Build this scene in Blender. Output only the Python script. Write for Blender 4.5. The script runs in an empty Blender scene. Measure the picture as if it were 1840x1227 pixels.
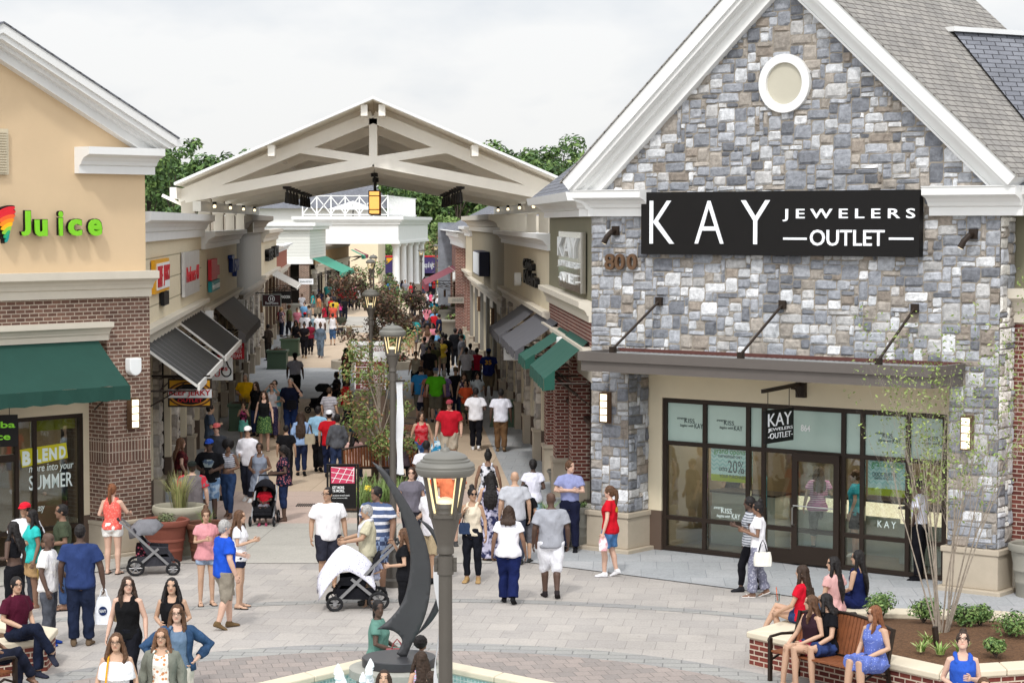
import bpy, bmesh, math, random
import numpy as np
from mathutils import Vector, Matrix
R = math.radians
random.seed(7)
sc = bpy.context.scene
col = sc.collection

# ------------------------------------------------------------------ camera, sky, sun, exposure
FPX, CX, CY, CAMH = 3900.0, 920.0, 613.5, 6.5      # measured on the 1840 px wide photograph
PITCH = math.atan((CY - 400) / FPX)
cam = bpy.data.objects.new('camera', bpy.data.cameras.new('camera'))
col.objects.link(cam)
cam.data.sensor_width = 36
cam.data.lens = FPX * 36 / 1840
cam.data.clip_end = 4000
cam.location = (0, 0, CAMH)
cam.rotation_euler = (math.pi / 2 - PITCH, 0, 0)
sc.camera = cam

SUN_EL, SUN_AZ = R(50), R(192)
W = bpy.data.worlds.new("World")
sc.world = W
W.use_nodes = True
nt = W.node_tree
nt.nodes.clear()
out = nt.nodes.new('ShaderNodeOutputWorld')
sky = nt.nodes.new('ShaderNodeTexSky')
sky.sky_type = 'NISHITA'
sky.sun_disc = False
sky.sun_elevation = SUN_EL
sky.sun_rotation = SUN_AZ
b1 = nt.nodes.new('ShaderNodeBackground')
b1.inputs[1].default_value = 0.08
nt.links.new(sky.outputs[0], b1.inputs[0])
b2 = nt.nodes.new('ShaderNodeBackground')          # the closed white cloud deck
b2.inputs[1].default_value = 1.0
tc = nt.nodes.new('ShaderNodeTexCoord')
mp = nt.nodes.new('ShaderNodeMapping')
mp.inputs['Scale'].default_value = (1.0, 1.0, 2.2)
nz = nt.nodes.new('ShaderNodeTexNoise')
nz.inputs['Scale'].default_value = 6.5
nz.inputs['Detail'].default_value = 5
nz.inputs['Roughness'].default_value = 0.55
cr = nt.nodes.new('ShaderNodeValToRGB')
cr.color_ramp.elements[0].position = 0.42
cr.color_ramp.elements[0].color = (0.82, 0.85, 0.89, 1)
cr.color_ramp.elements[1].position = 0.60
cr.color_ramp.elements[1].color = (0.985, 0.985, 0.985, 1)
nt.links.new(tc.outputs['Generated'], mp.inputs[0])
nt.links.new(mp.outputs[0], nz.inputs['Vector'])
nt.links.new(nz.outputs[0], cr.inputs[0])
nt.links.new(cr.outputs[0], b2.inputs[0])
sp = nt.nodes.new('ShaderNodeSeparateXYZ')         # an overcast sky is about three times brighter overhead than at the horizon
nt.links.new(tc.outputs['Generated'], sp.inputs[0])
mz = nt.nodes.new('ShaderNodeMath'); mz.operation = 'MULTIPLY_ADD'; mz.inputs[1].default_value = 0.65; mz.inputs[2].default_value = 0.755
mc = nt.nodes.new('ShaderNodeMath'); mc.operation = 'MAXIMUM'; mc.inputs[1].default_value = 0
nt.links.new(sp.outputs[2], mc.inputs[0]); nt.links.new(mc.outputs[0], mz.inputs[0])
dp = nt.nodes.new('ShaderNodeVectorMath'); dp.operation = 'DOT_PRODUCT'      # extra cloud glow round the sun, added behind the camera to light the fronts
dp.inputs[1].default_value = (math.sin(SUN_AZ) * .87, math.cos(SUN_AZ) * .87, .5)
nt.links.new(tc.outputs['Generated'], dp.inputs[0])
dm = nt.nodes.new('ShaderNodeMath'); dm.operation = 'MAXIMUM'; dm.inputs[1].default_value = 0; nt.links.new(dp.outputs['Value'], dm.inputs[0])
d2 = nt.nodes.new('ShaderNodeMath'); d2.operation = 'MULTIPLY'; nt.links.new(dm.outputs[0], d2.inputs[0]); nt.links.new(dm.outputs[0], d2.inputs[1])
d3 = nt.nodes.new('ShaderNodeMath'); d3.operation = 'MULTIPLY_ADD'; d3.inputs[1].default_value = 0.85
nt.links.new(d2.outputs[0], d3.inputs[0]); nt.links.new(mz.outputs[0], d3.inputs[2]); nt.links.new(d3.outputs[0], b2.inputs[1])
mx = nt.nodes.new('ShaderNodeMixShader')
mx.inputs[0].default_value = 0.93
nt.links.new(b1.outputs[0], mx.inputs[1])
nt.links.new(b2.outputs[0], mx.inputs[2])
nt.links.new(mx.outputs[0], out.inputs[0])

sun = bpy.data.objects.new('sun', bpy.data.lights.new('sun', 'SUN'))
col.objects.link(sun)
sun.data.energy = 1.5
sun.data.angle = R(5)
sun.data.color = (1.0, 0.97, 0.92)
d = Vector((math.sin(SUN_AZ) * math.cos(SUN_EL), math.cos(SUN_AZ) * math.cos(SUN_EL), math.sin(SUN_EL)))
sun.rotation_euler = d.to_track_quat('Z', 'Y').to_euler()

sc.view_settings.view_transform = 'Standard'
sc.view_settings.look = 'None'
sc.view_settings.exposure = 0.30
sc.view_settings.gamma = 1
sc.render.engine = 'CYCLES'
sc.cycles.max_bounces = 10
sc.cycles.diffuse_bounces = 6
sc.cycles.transparent_max_bounces = 12

# ------------------------------------------------------------------ measuring: photo pixel -> metres
_c, _s = math.cos(PITCH), math.sin(PITCH)
def G(px, py, z=0.0):
    "point at height z seen at a photograph pixel"
    x = (px - CX) / FPX
    y = -(py - CY) / FPX
    ry, rz = _c + y * _s, -_s + y * _c
    t = (z - CAMH) / rz
    return (x * t, ry * t)

def onf(fr, px, py, v=0.0):
    "(u, z) on a facade plane seen at a photograph pixel"
    x = (px - CX) / FPX
    y = -(py - CY) / FPX
    ry, rz = _c + y * _s, -_s + y * _c
    ox, oy, _ = fr.T(0, v, 0)
    t = (ox * fr.n[0] + oy * fr.n[1]) / (x * fr.n[0] + ry * fr.n[1])
    return ((x * t - ox) * fr.d[0] + (ry * t - oy) * fr.d[1], CAMH + rz * t)

# ------------------------------------------------------------------ materials (all procedural)
MATS = {}
def hexc(h):
    h = h.lstrip('#')
    f = lambda v: v / 12.92 if v <= .04045 else ((v + .055) / 1.055) ** 2.4
    return tuple(f(int(h[i:i + 2], 16) / 255) for i in (0, 2, 4))
def C3(c):
    return hexc(c) if isinstance(c, str) else tuple(c)
def base(name):
    m = bpy.data.materials.new(name)
    m.use_nodes = True
    n = m.node_tree.nodes
    return m, n, m.node_tree.links, n['Principled BSDF']
def mat(name, color, rough=.6, metal=0, var=.08, vs=2.5, bump=0, bs=60, spec=.4, emit=0, ecol=None):
    if name in MATS: return MATS[name]
    m, n, l, p = base(name)
    c = C3(color)
    p.inputs['Roughness'].default_value = rough
    p.inputs['Metallic'].default_value = metal
    p.inputs['Specular IOR Level'].default_value = spec
    t = n.new('ShaderNodeTexCoord')
    if var:
        a = n.new('ShaderNodeTexNoise'); a.inputs['Scale'].default_value = vs; a.inputs['Detail'].default_value = 6
        a.inputs['Roughness'].default_value = .65
        l.new(t.outputs['Object'], a.inputs['Vector'])
        r = n.new('ShaderNodeValToRGB')
        r.color_ramp.elements[0].position = .3; r.color_ramp.elements[1].position = .7
        r.color_ramp.elements[0].color = (*[x * (1 - var) for x in c], 1)
        r.color_ramp.elements[1].color = (*[min(1, x * (1 + var)) for x in c], 1)
        l.new(a.outputs[0], r.inputs[0]); l.new(r.outputs[0], p.inputs['Base Color'])
    else:
        p.inputs['Base Color'].default_value = (*c, 1)
    if bump:
        b = n.new('ShaderNodeTexNoise'); b.inputs['Scale'].default_value = bs; b.inputs['Detail'].default_value = 4
        l.new(t.outputs['Object'], b.inputs['Vector'])
        u = n.new('ShaderNodeBump'); u.inputs['Strength'].default_value = bump; u.inputs['Distance'].default_value = .02
        l.new(b.outputs[0], u.inputs['Height']); l.new(u.outputs[0], p.inputs['Normal'])
    if emit:
        p.inputs['Emission Color'].default_value = (*C3(ecol or color), 1)
        p.inputs['Emission Strength'].default_value = emit
    MATS[name] = m
    return m
def brickmat(name, c1, c2, cm, w, h, mort, coord='UV', rot=0, bump=.5, rough=.85, big=.25, bigs=.6, off=.5, squash=1.0, bias=0, spots=0):
    "courses of bricks, pavers or shingles in metres, with blotches and grain"
    if name in MATS: return MATS[name]
    m, n, l, p = base(name)
    p.inputs['Roughness'].default_value = rough
    p.inputs['Specular IOR Level'].default_value = .25
    t = n.new('ShaderNodeTexCoord'); mp = n.new('ShaderNodeMapping'); mp.inputs['Rotation'].default_value = (0, 0, rot)
    l.new(t.outputs[coord], mp.inputs[0])
    b = n.new('ShaderNodeTexBrick')
    b.inputs['Color1'].default_value = (*C3(c1), 1); b.inputs['Color2'].default_value = (*C3(c2), 1); b.inputs['Mortar'].default_value = (*C3(cm), 1)
    b.inputs['Scale'].default_value = 1; b.inputs['Brick Width'].default_value = w; b.inputs['Row Height'].default_value = h
    b.inputs['Mortar Size'].default_value = mort; b.inputs['Mortar Smooth'].default_value = .2; b.inputs['Bias'].default_value = bias
    b.offset = off; b.squash = squash
    l.new(mp.outputs[0], b.inputs['Vector'])
    a = n.new('ShaderNodeTexNoise'); a.inputs['Scale'].default_value = bigs; a.inputs['Detail'].default_value = 8; a.inputs['Roughness'].default_value = .7
    l.new(mp.outputs[0], a.inputs['Vector'])
    mr = n.new('ShaderNodeMapRange'); mr.inputs['From Min'].default_value = .3; mr.inputs['From Max'].default_value = .7
    mr.inputs['To Min'].default_value = 1 - big; mr.inputs['To Max'].default_value = 1 + big
    l.new(a.outputs[0], mr.inputs[0])
    g = n.new('ShaderNodeTexNoise'); g.inputs['Scale'].default_value = 28; g.inputs['Detail'].default_value = 3
    l.new(mp.outputs[0], g.inputs['Vector'])
    mr2 = n.new('ShaderNodeMapRange'); mr2.inputs['To Min'].default_value = .72; mr2.inputs['To Max'].default_value = 1.28
    l.new(g.outputs[0], mr2.inputs[0])
    mu = n.new('ShaderNodeMath'); mu.operation = 'MULTIPLY'; l.new(mr.outputs[0], mu.inputs[0]); l.new(mr2.outputs[0], mu.inputs[1])
    if spots:
        q = n.new('ShaderNodeTexNoise'); q.inputs['Scale'].default_value = 2.3; q.inputs['Detail'].default_value = 7; q.inputs['Roughness'].default_value = .75; q.inputs['Distortion'].default_value = .6; l.new(mp.outputs[0], q.inputs['Vector'])
        q2 = n.new('ShaderNodeMapRange'); q2.inputs['From Min'].default_value = .54; q2.inputs['From Max'].default_value = .70; q2.inputs['To Min'].default_value = 1; q2.inputs['To Max'].default_value = 1 - spots; l.new(q.outputs[0], q2.inputs[0])
        q3 = n.new('ShaderNodeMath'); q3.operation = 'MULTIPLY'; l.new(mu.outputs[0], q3.inputs[0]); l.new(q2.outputs[0], q3.inputs[1])
        w_ = n.new('ShaderNodeTexVoronoi'); w_.inputs['Scale'].default_value = 1.6; l.new(mp.outputs[0], w_.inputs['Vector'])
        w2 = n.new('ShaderNodeMapRange'); w2.inputs['From Min'].default_value = .045; w2.inputs['From Max'].default_value = .06; w2.inputs['To Min'].default_value = 1 - spots * 1.6; w2.inputs['To Max'].default_value = 1; l.new(w_.outputs['Distance'], w2.inputs[0])
        mu = n.new('ShaderNodeMath'); mu.operation = 'MULTIPLY'; l.new(q3.outputs[0], mu.inputs[0]); l.new(w2.outputs[0], mu.inputs[1])
    v = n.new('ShaderNodeVectorMath'); v.operation = 'SCALE'
    l.new(b.outputs['Color'], v.inputs[0]); l.new(mu.outputs[0], v.inputs['Scale']); l.new(v.outputs[0], p.inputs['Base Color'])
    if bump:
        u = n.new('ShaderNodeBump'); u.inputs['Strength'].default_value = bump; u.inputs['Distance'].default_value = .012; u.invert = True
        ad = n.new('ShaderNodeMath'); ad.operation = 'MULTIPLY_ADD'; ad.inputs[1].default_value = .35
        l.new(g.outputs[0], ad.inputs[0]); l.new(b.outputs['Fac'], ad.inputs[2])
        l.new(ad.outputs[0], u.inputs['Height']); l.new(u.outputs[0], p.inputs['Normal'])
    MATS[name] = m
    return m
def attrmat(name, attr='Col', rough=.8, bump=.5, bs=14, var=.2, spec=.3, sss=0):
    "colour carried by the mesh itself (each stone, leaf or patch of skin has its own)"
    if name in MATS: return MATS[name]
    m, n, l, p = base(name)
    p.inputs['Roughness'].default_value = rough; p.inputs['Specular IOR Level'].default_value = spec
    a = n.new('ShaderNodeVertexColor'); a.layer_name = attr
    t = n.new('ShaderNodeTexCoord')
    z = n.new('ShaderNodeTexNoise'); z.inputs['Scale'].default_value = bs; z.inputs['Detail'].default_value = 6; z.inputs['Roughness'].default_value = .7
    l.new(t.outputs['Object'], z.inputs['Vector'])
    mr = n.new('ShaderNodeMapRange'); mr.inputs['From Min'].default_value = .3; mr.inputs['From Max'].default_value = .7
    mr.inputs['To Min'].default_value = 1 - var; mr.inputs['To Max'].default_value = 1 + var
    l.new(z.outputs[0], mr.inputs[0])
    v = n.new('ShaderNodeVectorMath'); v.operation = 'SCALE'
    l.new(a.outputs[0], v.inputs[0]); l.new(mr.outputs[0], v.inputs['Scale']); l.new(v.outputs[0], p.inputs['Base Color'])
    if bump:
        u = n.new('ShaderNodeBump'); u.inputs['Strength'].default_value = bump; u.inputs['Distance'].default_value = .03
        l.new(z.outputs[0], u.inputs['Height']); l.new(u.outputs[0], p.inputs['Normal'])
    MATS[name] = m
    return m
def glass(name, tint=(.75, .82, .8), refl=.35):
    if name in MATS: return MATS[name]
    m = bpy.data.materials.new(name); m.use_nodes = True
    n = m.node_tree.nodes; l = m.node_tree.links; n.clear()
    o = n.new('ShaderNodeOutputMaterial'); t = n.new('ShaderNodeBsdfTransparent'); t.inputs[0].default_value = (*tint, 1)
    g = n.new('ShaderNodeBsdfGlossy'); g.inputs['Roughness'].default_value = .02; g.inputs[0].default_value = (.9, .95, .95, 1)
    f = n.new('ShaderNodeFresnel'); f.inputs[0].default_value = 1.5
    a = n.new('ShaderNodeMath'); a.operation = 'MULTIPLY_ADD'; a.inputs[1].default_value = 1.0; a.inputs[2].default_value = refl - .04; a.use_clamp = True
    l.new(f.outputs[0], a.inputs[0])
    x = n.new('ShaderNodeMixShader'); l.new(a.outputs[0], x.inputs[0]); l.new(t.outputs[0], x.inputs[1]); l.new(g.outputs[0], x.inputs[2]); l.new(x.outputs[0], o.inputs[0])
    MATS[name] = m
    return m

# ------------------------------------------------------------------ frames and mesh builder
class Fr:
    "a vertical facade plane: u along it, v out towards the viewer, z up"
    def __init__(s, ox, oy, dx, dy, side=1):
        L = math.hypot(dx, dy); s.d = (dx / L, dy / L); s.n = (s.d[1] * side, -s.d[0] * side); s.o = (ox, oy)
    def T(s, u, v, z):
        return (s.o[0] + s.d[0] * u + s.n[0] * v, s.o[1] + s.d[1] * u + s.n[1] * v, z)
    def off(s, v, u=0):
        f = Fr.__new__(Fr); f.d = s.d; f.n = s.n; f.o = s.T(u, v, 0)[:2]; return f
WORLD = Fr(0, 0, 1, 0, -1)       # u = X, v = Y
class MB:
    def __init__(s, fr=WORLD):
        s.fr = fr; s.V = []; s.F = []; s.U = []; s.M = []; s.col = []
    def add(s, pts, faces, mi=0, c=None):
        b = len(s.V)
        s.V += pts
        for f in faces:
            q = [pts[i] for i in f]
            n = [0.0, 0.0, 0.0]
            for i in range(len(q)):
                a, e = q[i], q[(i + 1) % len(q)]
                n[0] += (a[1] - e[1]) * (a[2] + e[2]); n[1] += (a[2] - e[2]) * (a[0] + e[0]); n[2] += (a[0] - e[0]) * (a[1] + e[1])
            L = math.sqrt(n[0] ** 2 + n[1] ** 2 + n[2] ** 2) or 1
            hm = math.hypot(n[0], n[1]) / L
            if hm < .2: uv = [(p[0], p[1]) for p in q]
            elif abs(n[0]) > abs(n[1]): uv = [(p[1], p[2] / hm) for p in q]
            else: uv = [(p[0], p[2] / hm) for p in q]
            s.F.append([b + i for i in f]); s.U.append(uv); s.M.append(mi); s.col.append(c)
        return s
    def box(s, u0, u1, v0, v1, z0, z1, mi=0, c=None):
        p = [(u0, v0, z0), (u1, v0, z0), (u1, v1, z0), (u0, v1, z0), (u0, v0, z1), (u1, v0, z1), (u1, v1, z1), (u0, v1, z1)]
        return s.add(p, [(0, 3, 2, 1), (4, 5, 6, 7), (0, 1, 5, 4), (1, 2, 6, 5), (2, 3, 7, 6), (3, 0, 4, 7)], mi, c)
    def ext(s, prof, u0, u1, mi=0):
        n = len(prof)
        p = [(u0, a, b) for a, b in prof] + [(u1, a, b) for a, b in prof]
        return s.add(p, [tuple(range(n)), tuple(range(2 * n - 1, n - 1, -1))] + [(i, i + n, (i + 1) % n + n, (i + 1) % n) for i in range(n)], mi)
    def extv(s, poly, v0, v1, mi=0):
        n = len(poly)
        p = [(a, v0, b) for a, b in poly] + [(a, v1, b) for a, b in poly]
        return s.add(p, [tuple(range(n)), tuple(range(2 * n - 1, n - 1, -1))] + [(i, i + n, (i + 1) % n + n, (i + 1) % n) for i in range(n)], mi)
    def extz(s, poly, z0, z1, mi=0):
        n = len(poly)
        p = [(a, b, z0) for a, b in poly] + [(a, b, z1) for a, b in poly]
        return s.add(p, [tuple(range(n)), tuple(range(2 * n - 1, n - 1, -1))] + [(i, i + n, (i + 1) % n + n, (i + 1) % n) for i in range(n)], mi)
    def poly(s, pts, mi=0, c=None):
        return s.add(list(pts), [tuple(range(len(pts)))], mi, c)
    def tube(s, pts, r, n=8, mi=0, cap=True):
        "round bar along points; r one number or one per point"
        P = [Vector(p) for p in pts]; rr = r if isinstance(r, (list, tuple)) else [r] * len(P)
        vs = []; prev = None
        for i, q in enumerate(P):
            t = (P[min(i + 1, len(P) - 1)] - P[max(i - 1, 0)]).normalized()
            a = prev if prev is not None else (Vector((1, 0, 0)) if abs(t.x) < .8 else Vector((0, 1, 0)))
            a = (a - t * a.dot(t)).normalized(); prev = a; b = t.cross(a)
            for k in range(n):
                w = 2 * math.pi * k / n
                vs.append(tuple(q + (a * math.cos(w) + b * math.sin(w)) * rr[i]))
        f = []
        for i in range(len(P) - 1):
            for k in range(n):
                f.append((i * n + k, i * n + (k + 1) % n, (i + 1) * n + (k + 1) % n, (i + 1) * n + k))
        if cap: f += [tuple(range(n - 1, -1, -1)), tuple((len(P) - 1) * n + k for k in range(n))]
        return s.add(vs, f, mi)
    def bar(s, a, b, w, h, mi=0):
        "rectangular bar from a to b: w wide (horizontal), h high"
        A, B = Vector(a), Vector(b); t = (B - A).normalized()
        x = t.cross(Vector((0, 0, 1)))
        x = x.normalized() if x.length > .01 else Vector((1, 0, 0))
        y = x.cross(t).normalized()
        p = [tuple(q + x * i * w / 2 + y * j * h / 2) for q in (A, B) for i, j in ((-1, -1), (1, -1), (1, 1), (-1, 1))]
        return s.add(p, [(3, 2, 1, 0), (4, 5, 6, 7), (0, 1, 5, 4), (1, 2, 6, 5), (2, 3, 7, 6), (3, 0, 4, 7)], mi)
    def lathe(s, prof, cu=0, cv=0, n=24, mi=0, z0=0):
        vs = []; f = []
        for r, z in prof:
            for k in range(n):
                w = 2 * math.pi * k / n
                vs.append((cu + r * math.cos(w), cv + r * math.sin(w), z0 + z))
        for i in range(len(prof) - 1):
            for k in range(n):
                f.append((i * n + k, i * n + (k + 1) % n, (i + 1) * n + (k + 1) % n, (i + 1) * n + k))
        f += [tuple(range(n - 1, -1, -1)), tuple((len(prof) - 1) * n + k for k in range(n))]
        return s.add(vs, f, mi)
    def build(s, name, mats, parent=None, smooth=False, bevel=0, colors=False):
        if not isinstance(mats, (list, tuple)): mats = [mats]
        lx, ly, lz = parent_base(parent)
        T = s.fr.T
        W_ = [T(*p) for p in s.V]
        me = bpy.data.meshes.new(name)
        me.from_pydata([(x - lx, y - ly, z - lz) for x, y, z in W_], [], s.F)
        for m in mats: me.materials.append(m)
        me.polygons.foreach_set('material_index', s.M)
        uv = me.uv_layers.new(name='UVMap')
        uv.data.foreach_set('uv', [c for f in s.U for q in f for c in q])
        if colors:
            ca = me.color_attributes.new('Col', 'FLOAT_COLOR', 'CORNER')
            ca.data.foreach_set('color', [c for f, k in zip(s.F, s.col) for _ in f for c in (*(k or (.5, .5, .5)), 1)])
        bm = bmesh.new(); bm.from_mesh(me)
        bmesh.ops.recalc_face_normals(bm, faces=bm.faces)
        bm.to_mesh(me); bm.free()
        if smooth:
            me.polygons.foreach_set('use_smooth', [True] * len(me.polygons))
            me.set_sharp_from_angle(angle=R(38)) if hasattr(me, 'set_sharp_from_angle') else None
        o = bpy.data.objects.new(name, me); col.objects.link(o)
        if parent is not None: o.parent = parent
        if bevel:
            b = o.modifiers.new('Bevel', 'BEVEL'); b.width = bevel; b.segments = 2; b.limit_method = 'ANGLE'
        return o
_BASE = {}
def parent_base(p):
    while p is not None and p.parent is not None: p = p.parent
    return _BASE.get(p.name, (0, 0, 0)) if p is not None else (0, 0, 0)
def tag(o, label=None, cat=None, group=None, kind=None):
    if label: o['label'] = label
    if cat: o['category'] = cat
    if group: o['group'] = group
    if kind: o['kind'] = kind
    return o
def thing(name, label, cat, loc=(0, 0, 0), group=None):
    o = bpy.data.objects.new(name, None); col.objects.link(o)
    o.empty_display_size = .2; o.location = loc
    _BASE[o.name] = tuple(loc)
    return tag(o, label, cat, group)
def struct(mb, name, m, **k):
    return tag(mb.build(name, m, None, **k), kind='structure')
def text(s, fr, u0, u1, z0, z1, v, depth, m, parent, name='lettering', shear=0, bold=0, mirror=False):
    "letters fitted to a box of a facade plane"
    cu = bpy.data.curves.new('t', 'FONT'); cu.body = s; cu.extrude = .02; cu.shear = shear; cu.offset = bold
    cu.resolution_u = 3
    o = bpy.data.objects.new('t', cu); col.objects.link(o)
    dg = bpy.context.evaluated_depsgraph_get()
    me = bpy.data.meshes.new_from_object(o.evaluated_get(dg))
    bpy.data.objects.remove(o); bpy.data.curves.remove(cu)
    a = np.empty(len(me.vertices) * 3); me.vertices.foreach_get('co', a); a = a.reshape(-1, 3)
    lo, hi = a.min(0), a.max(0); sp = np.maximum(hi - lo, 1e-6)
    lx, ly, lz = parent_base(parent)
    b = []
    for x, y, z in (a - lo) / sp:
        if mirror: x = 1 - x
        w = fr.T(u0 + x * (u1 - u0), v + z * depth, z0 + y * (z1 - z0))
        b += [w[0] - lx, w[1] - ly, w[2] - lz]
    me.vertices.foreach_set('co', b); me.update()
    bm = bmesh.new(); bm.from_mesh(me); bmesh.ops.recalc_face_normals(bm, faces=bm.faces); bm.to_mesh(me); bm.free()
    me.name = name; me.materials.clear(); me.materials.append(m)
    o = bpy.data.objects.new(name, me); col.objects.link(o)
    if parent is not None: o.parent = parent
    return o
def dup(root, loc, rotz=0, label=None, scale=1):
    r = root.copy(); col.objects.link(r); r.location = loc; r.rotation_euler = (0, 0, rotz); r.scale = (scale,) * 3
    if label: r['label'] = label
    for ch in list(root.children):
        c = ch.copy(); col.objects.link(c); c.parent = r
        for g in list(ch.children):
            e = g.copy(); col.objects.link(e); e.parent = c
    return r
# ------------------------------------------------------------------ ground
GRASS = mat('grass_ground', (.06, .09, .03), .95, var=.4, vs=.2)
m0 = MB(); m0.poly([(-900, -60, -.03), (900, -60, -.03), (900, 1600, -.03), (-900, 1600, -.03)])
struct(m0, 'ground', GRASS)
PAVE = brickmat('plaza_pavers', '#aea8a2', '#a19c98', '#918c88', .46, .62, .007, 'Object', R(7), bump=.2, big=.13, bigs=.35, spots=.14, off=.37, squash=1.0)
PAVE2 = brickmat('small_pavers', '#9c918b', '#8b8480', '#78716d', .24, .30, .008, 'Object', R(-12), bump=.25, big=.10, bigs=.7, off=.45)
BAND = brickmat('grey_band_pavers', '#9c9b97', '#908f8e', '#777675', .55, .27, .012, 'Object', R(5), bump=.2, big=.08)
SLATE = brickmat('bluish_sidewalk_pavers', '#abacae', '#9fa2a5', '#8c8f92', .6, .9, .008, 'Object', R(3), bump=.2, big=.1, off=.5, spots=.14)
CONC = brickmat('light_concrete', '#b0aca4', '#a9a59d', '#8d8a83', 2.6, 2.4, .012, 'Object', R(3.4), bump=.1, big=.07, off=0, spots=.12)
PINK = brickmat('rose_concrete', '#bda99d', '#b6a297', '#a6948a', 3.2, 3.0, .014, 'Object', R(3.4), bump=.1, big=.07, off=0, spots=.12)
TAN = brickmat('tan_concrete', '#c3b09a', '#bda993', '#aa9782', 4, 4, .014, 'Object', R(3.4), bump=.1, big=.08, off=0, spots=.12)
ASPH = mat('asphalt', (.07, .07, .072), .9, var=.2, vs=1.2)
def sheet(name, pts, z, m): 
    b = MB(); b.poly([(x, y, z) for x, y in pts]); return struct(b, name, m)
def Lx(Y): return -4.345 - .074 * Y        # left row of shop fronts
def Rx(Y): return .965 - .0555 * (Y - 55.3)    # right row
sheet('plaza_paving', [(-40, 2), (40, 2), (40, 60), (-40, 60)], 0, PAVE)
sheet('street_paving', [(Lx(42) - 3, 42), (Rx(42) + 1, 42), (Rx(240) + 1, 240), (Lx(240) - 4, 240)], .004, TAN)
sheet('concrete_band', [(Lx(42) - 1, 41.2), (-.4, 41.2), (.1, 46.7), (Lx(46.7) - 1, 46.7)], .008, CONC)
sheet('rose_paving_band', [(Lx(46.7) - 1, 46.7), (.05, 46.7), (-.1, 52.3), (Lx(52.3) - 1, 52.3)], .008, PINK)
for k, (a, b_) in enumerate(((80, 97), (128, 150))):
    sheet('grey_paving_band', [(Lx(a) - 1, a), (Rx(a), a), (Rx(b_), b_), (Lx(b_) - 1, b_)], .008, SLATE if k == 0 else CONC)
sheet('right_sidewalk', [(Rx(45) - 1.15, 45.5), (Rx(45) + 1, 44), (Rx(240) + 1, 240), (Rx(240) - 1.15, 240)], .012, SLATE)
sheet('left_sidewalk', [(Lx(44) - 1, 44), (Lx(44) + 1.2, 44), (Lx(240) + 1.2, 240), (Lx(240) - 1, 240)], .012, SLATE)
K = Fr(1.57, 43.0, math.cos(R(38)), -math.sin(R(38)))
J = Fr(-7.12 - .669 * 10, 42.6 - .743 * 10, .669, .743)
sheet('shopfront_sidewalk', [K.T(u, v, 0)[:2] for u, v in ((-1.2, 2.1), (16, 2.6), (16, -4), (-1.2, -4))], .016, SLATE)
sheet('shopfront_sidewalk_left', [J.T(u, v, 0)[:2] for u, v in ((-10, -4), (10.6, -4), (10.6, 1.2), (-10, 1.2))], .016, CONC)
def ring(name, r0, r1, z, m, cx=-1.5, cy=26.6, n=96):
    b = MB()
    for k in range(n):
        a, c = 2 * math.pi * k / n, 2 * math.pi * (k + 1) / n
        q = [(cx + r * math.cos(t), cy + r * math.sin(t), z) for r, t in ((r0, a), (r1, a), (r1, c), (r0, c))]
        b.poly(q if r0 else q[1:3] + [(cx, cy, z)])
    return struct(b, name, m)
ring('outer_paving_ring', 10.35, 10.7, .004, BAND)
ring('inner_paving_ring', 6.15, 6.75, .004, BAND)
ring('inner_circle_paving', 0, 6.15, .004, PAVE2)
sheet('far_road', [(-60, 240), (60, 240), (60, 262), (-60, 262)], .004, ASPH)
sheet('far_lot', [(-120, 262), (120, 262), (120, 330), (-120, 330)], .004, CONC)

# ------------------------------------------------------------------ wall materials
WHITE = mat('white_trim_paint', (.78, .78, .77), .55, var=.03, vs=1.5, bump=.05)
CREAMT = mat('cream_trim', '#cdc5b6', .6, var=.04, bump=.05)
PLINTH = mat('cast_stone_plinth', '#b3a795', .75, var=.07, bump=.12, bs=90)
TANST = mat('tan_stucco', '#d5bb98', .85, var=.05, vs=.6, bump=.25, bs=140)
CREAMW = mat('cream_stucco', '#d6cab0', .85, var=.04, vs=1, bump=.2, bs=140)
OLIVE = mat('olive_stucco', '#77735f', .85, var=.05, bump=.2, bs=140)
GREYW = mat('grey_panel_wall', '#85827c', .8, var=.06, vs=1.5, bump=.1)
DARKCORN = mat('taupe_cornice_paint', '#8a8175', .7, var=.05)
BROWNW = mat('brown_stucco', '#9a7f5c', .85, var=.06, bump=.2, bs=120)
TERRA = mat('terracotta_stucco', '#a4604b', .85, var=.05, bump=.2)
BROWNB = mat('dark_taupe_base', '#5d4d42', .8, var=.05)
SIDING = brickmat('cream_lap_siding', '#dccfb4', '#d8cbb0', '#a99e84', 60, .52, .018, 'UV', bump=.4, big=.03, off=0)
WSIDING = brickmat('white_lap_siding', '#dcdcd6', '#d6d6d0', '#b5b5ae', 60, .22, .012, 'UV', bump=.4, big=.03, off=0)
BRICK_J = brickmat('brown_brick', '#7d5f52', '#5f463d', '#b3a596', .205, .0775, .0105, 'UV', bump=.6, big=.2, bigs=1.2)
BRICK_R = brickmat('red_brick', '#7a443b', '#5c322d', '#b8a79a', .205, .0775, .010, 'UV', bump=.6, big=.15, bigs=1.2)
SOLDIER = brickmat('soldier_course_brick', '#7d5f52', '#5f463d', '#b3a596', .0775, .205, .0105, 'UV', bump=.6, big=.2, off=0)
SHINGLE = brickmat('grey_shingles', '#96928c', '#86837f', '#4f4845', .32, .15, .012, 'UV', bump=.8, big=.16, bigs=.8)
SHINGLE_D = brickmat('slate_shingles', '#7b7d84', '#6b6d74', '#3b3b40', .32, .15, .012, 'UV', bump=.8, big=.16, bigs=.8)
BRONZE = mat('dark_bronze_metal', '#30261f', .45, .3, var=.08)
GREYMET = mat('taupe_metal', '#67615d', .5, .25, var=.05)
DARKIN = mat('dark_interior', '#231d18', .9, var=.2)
GLASSC = glass('shop_glass', (.90, .94, .93), .07)
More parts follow.
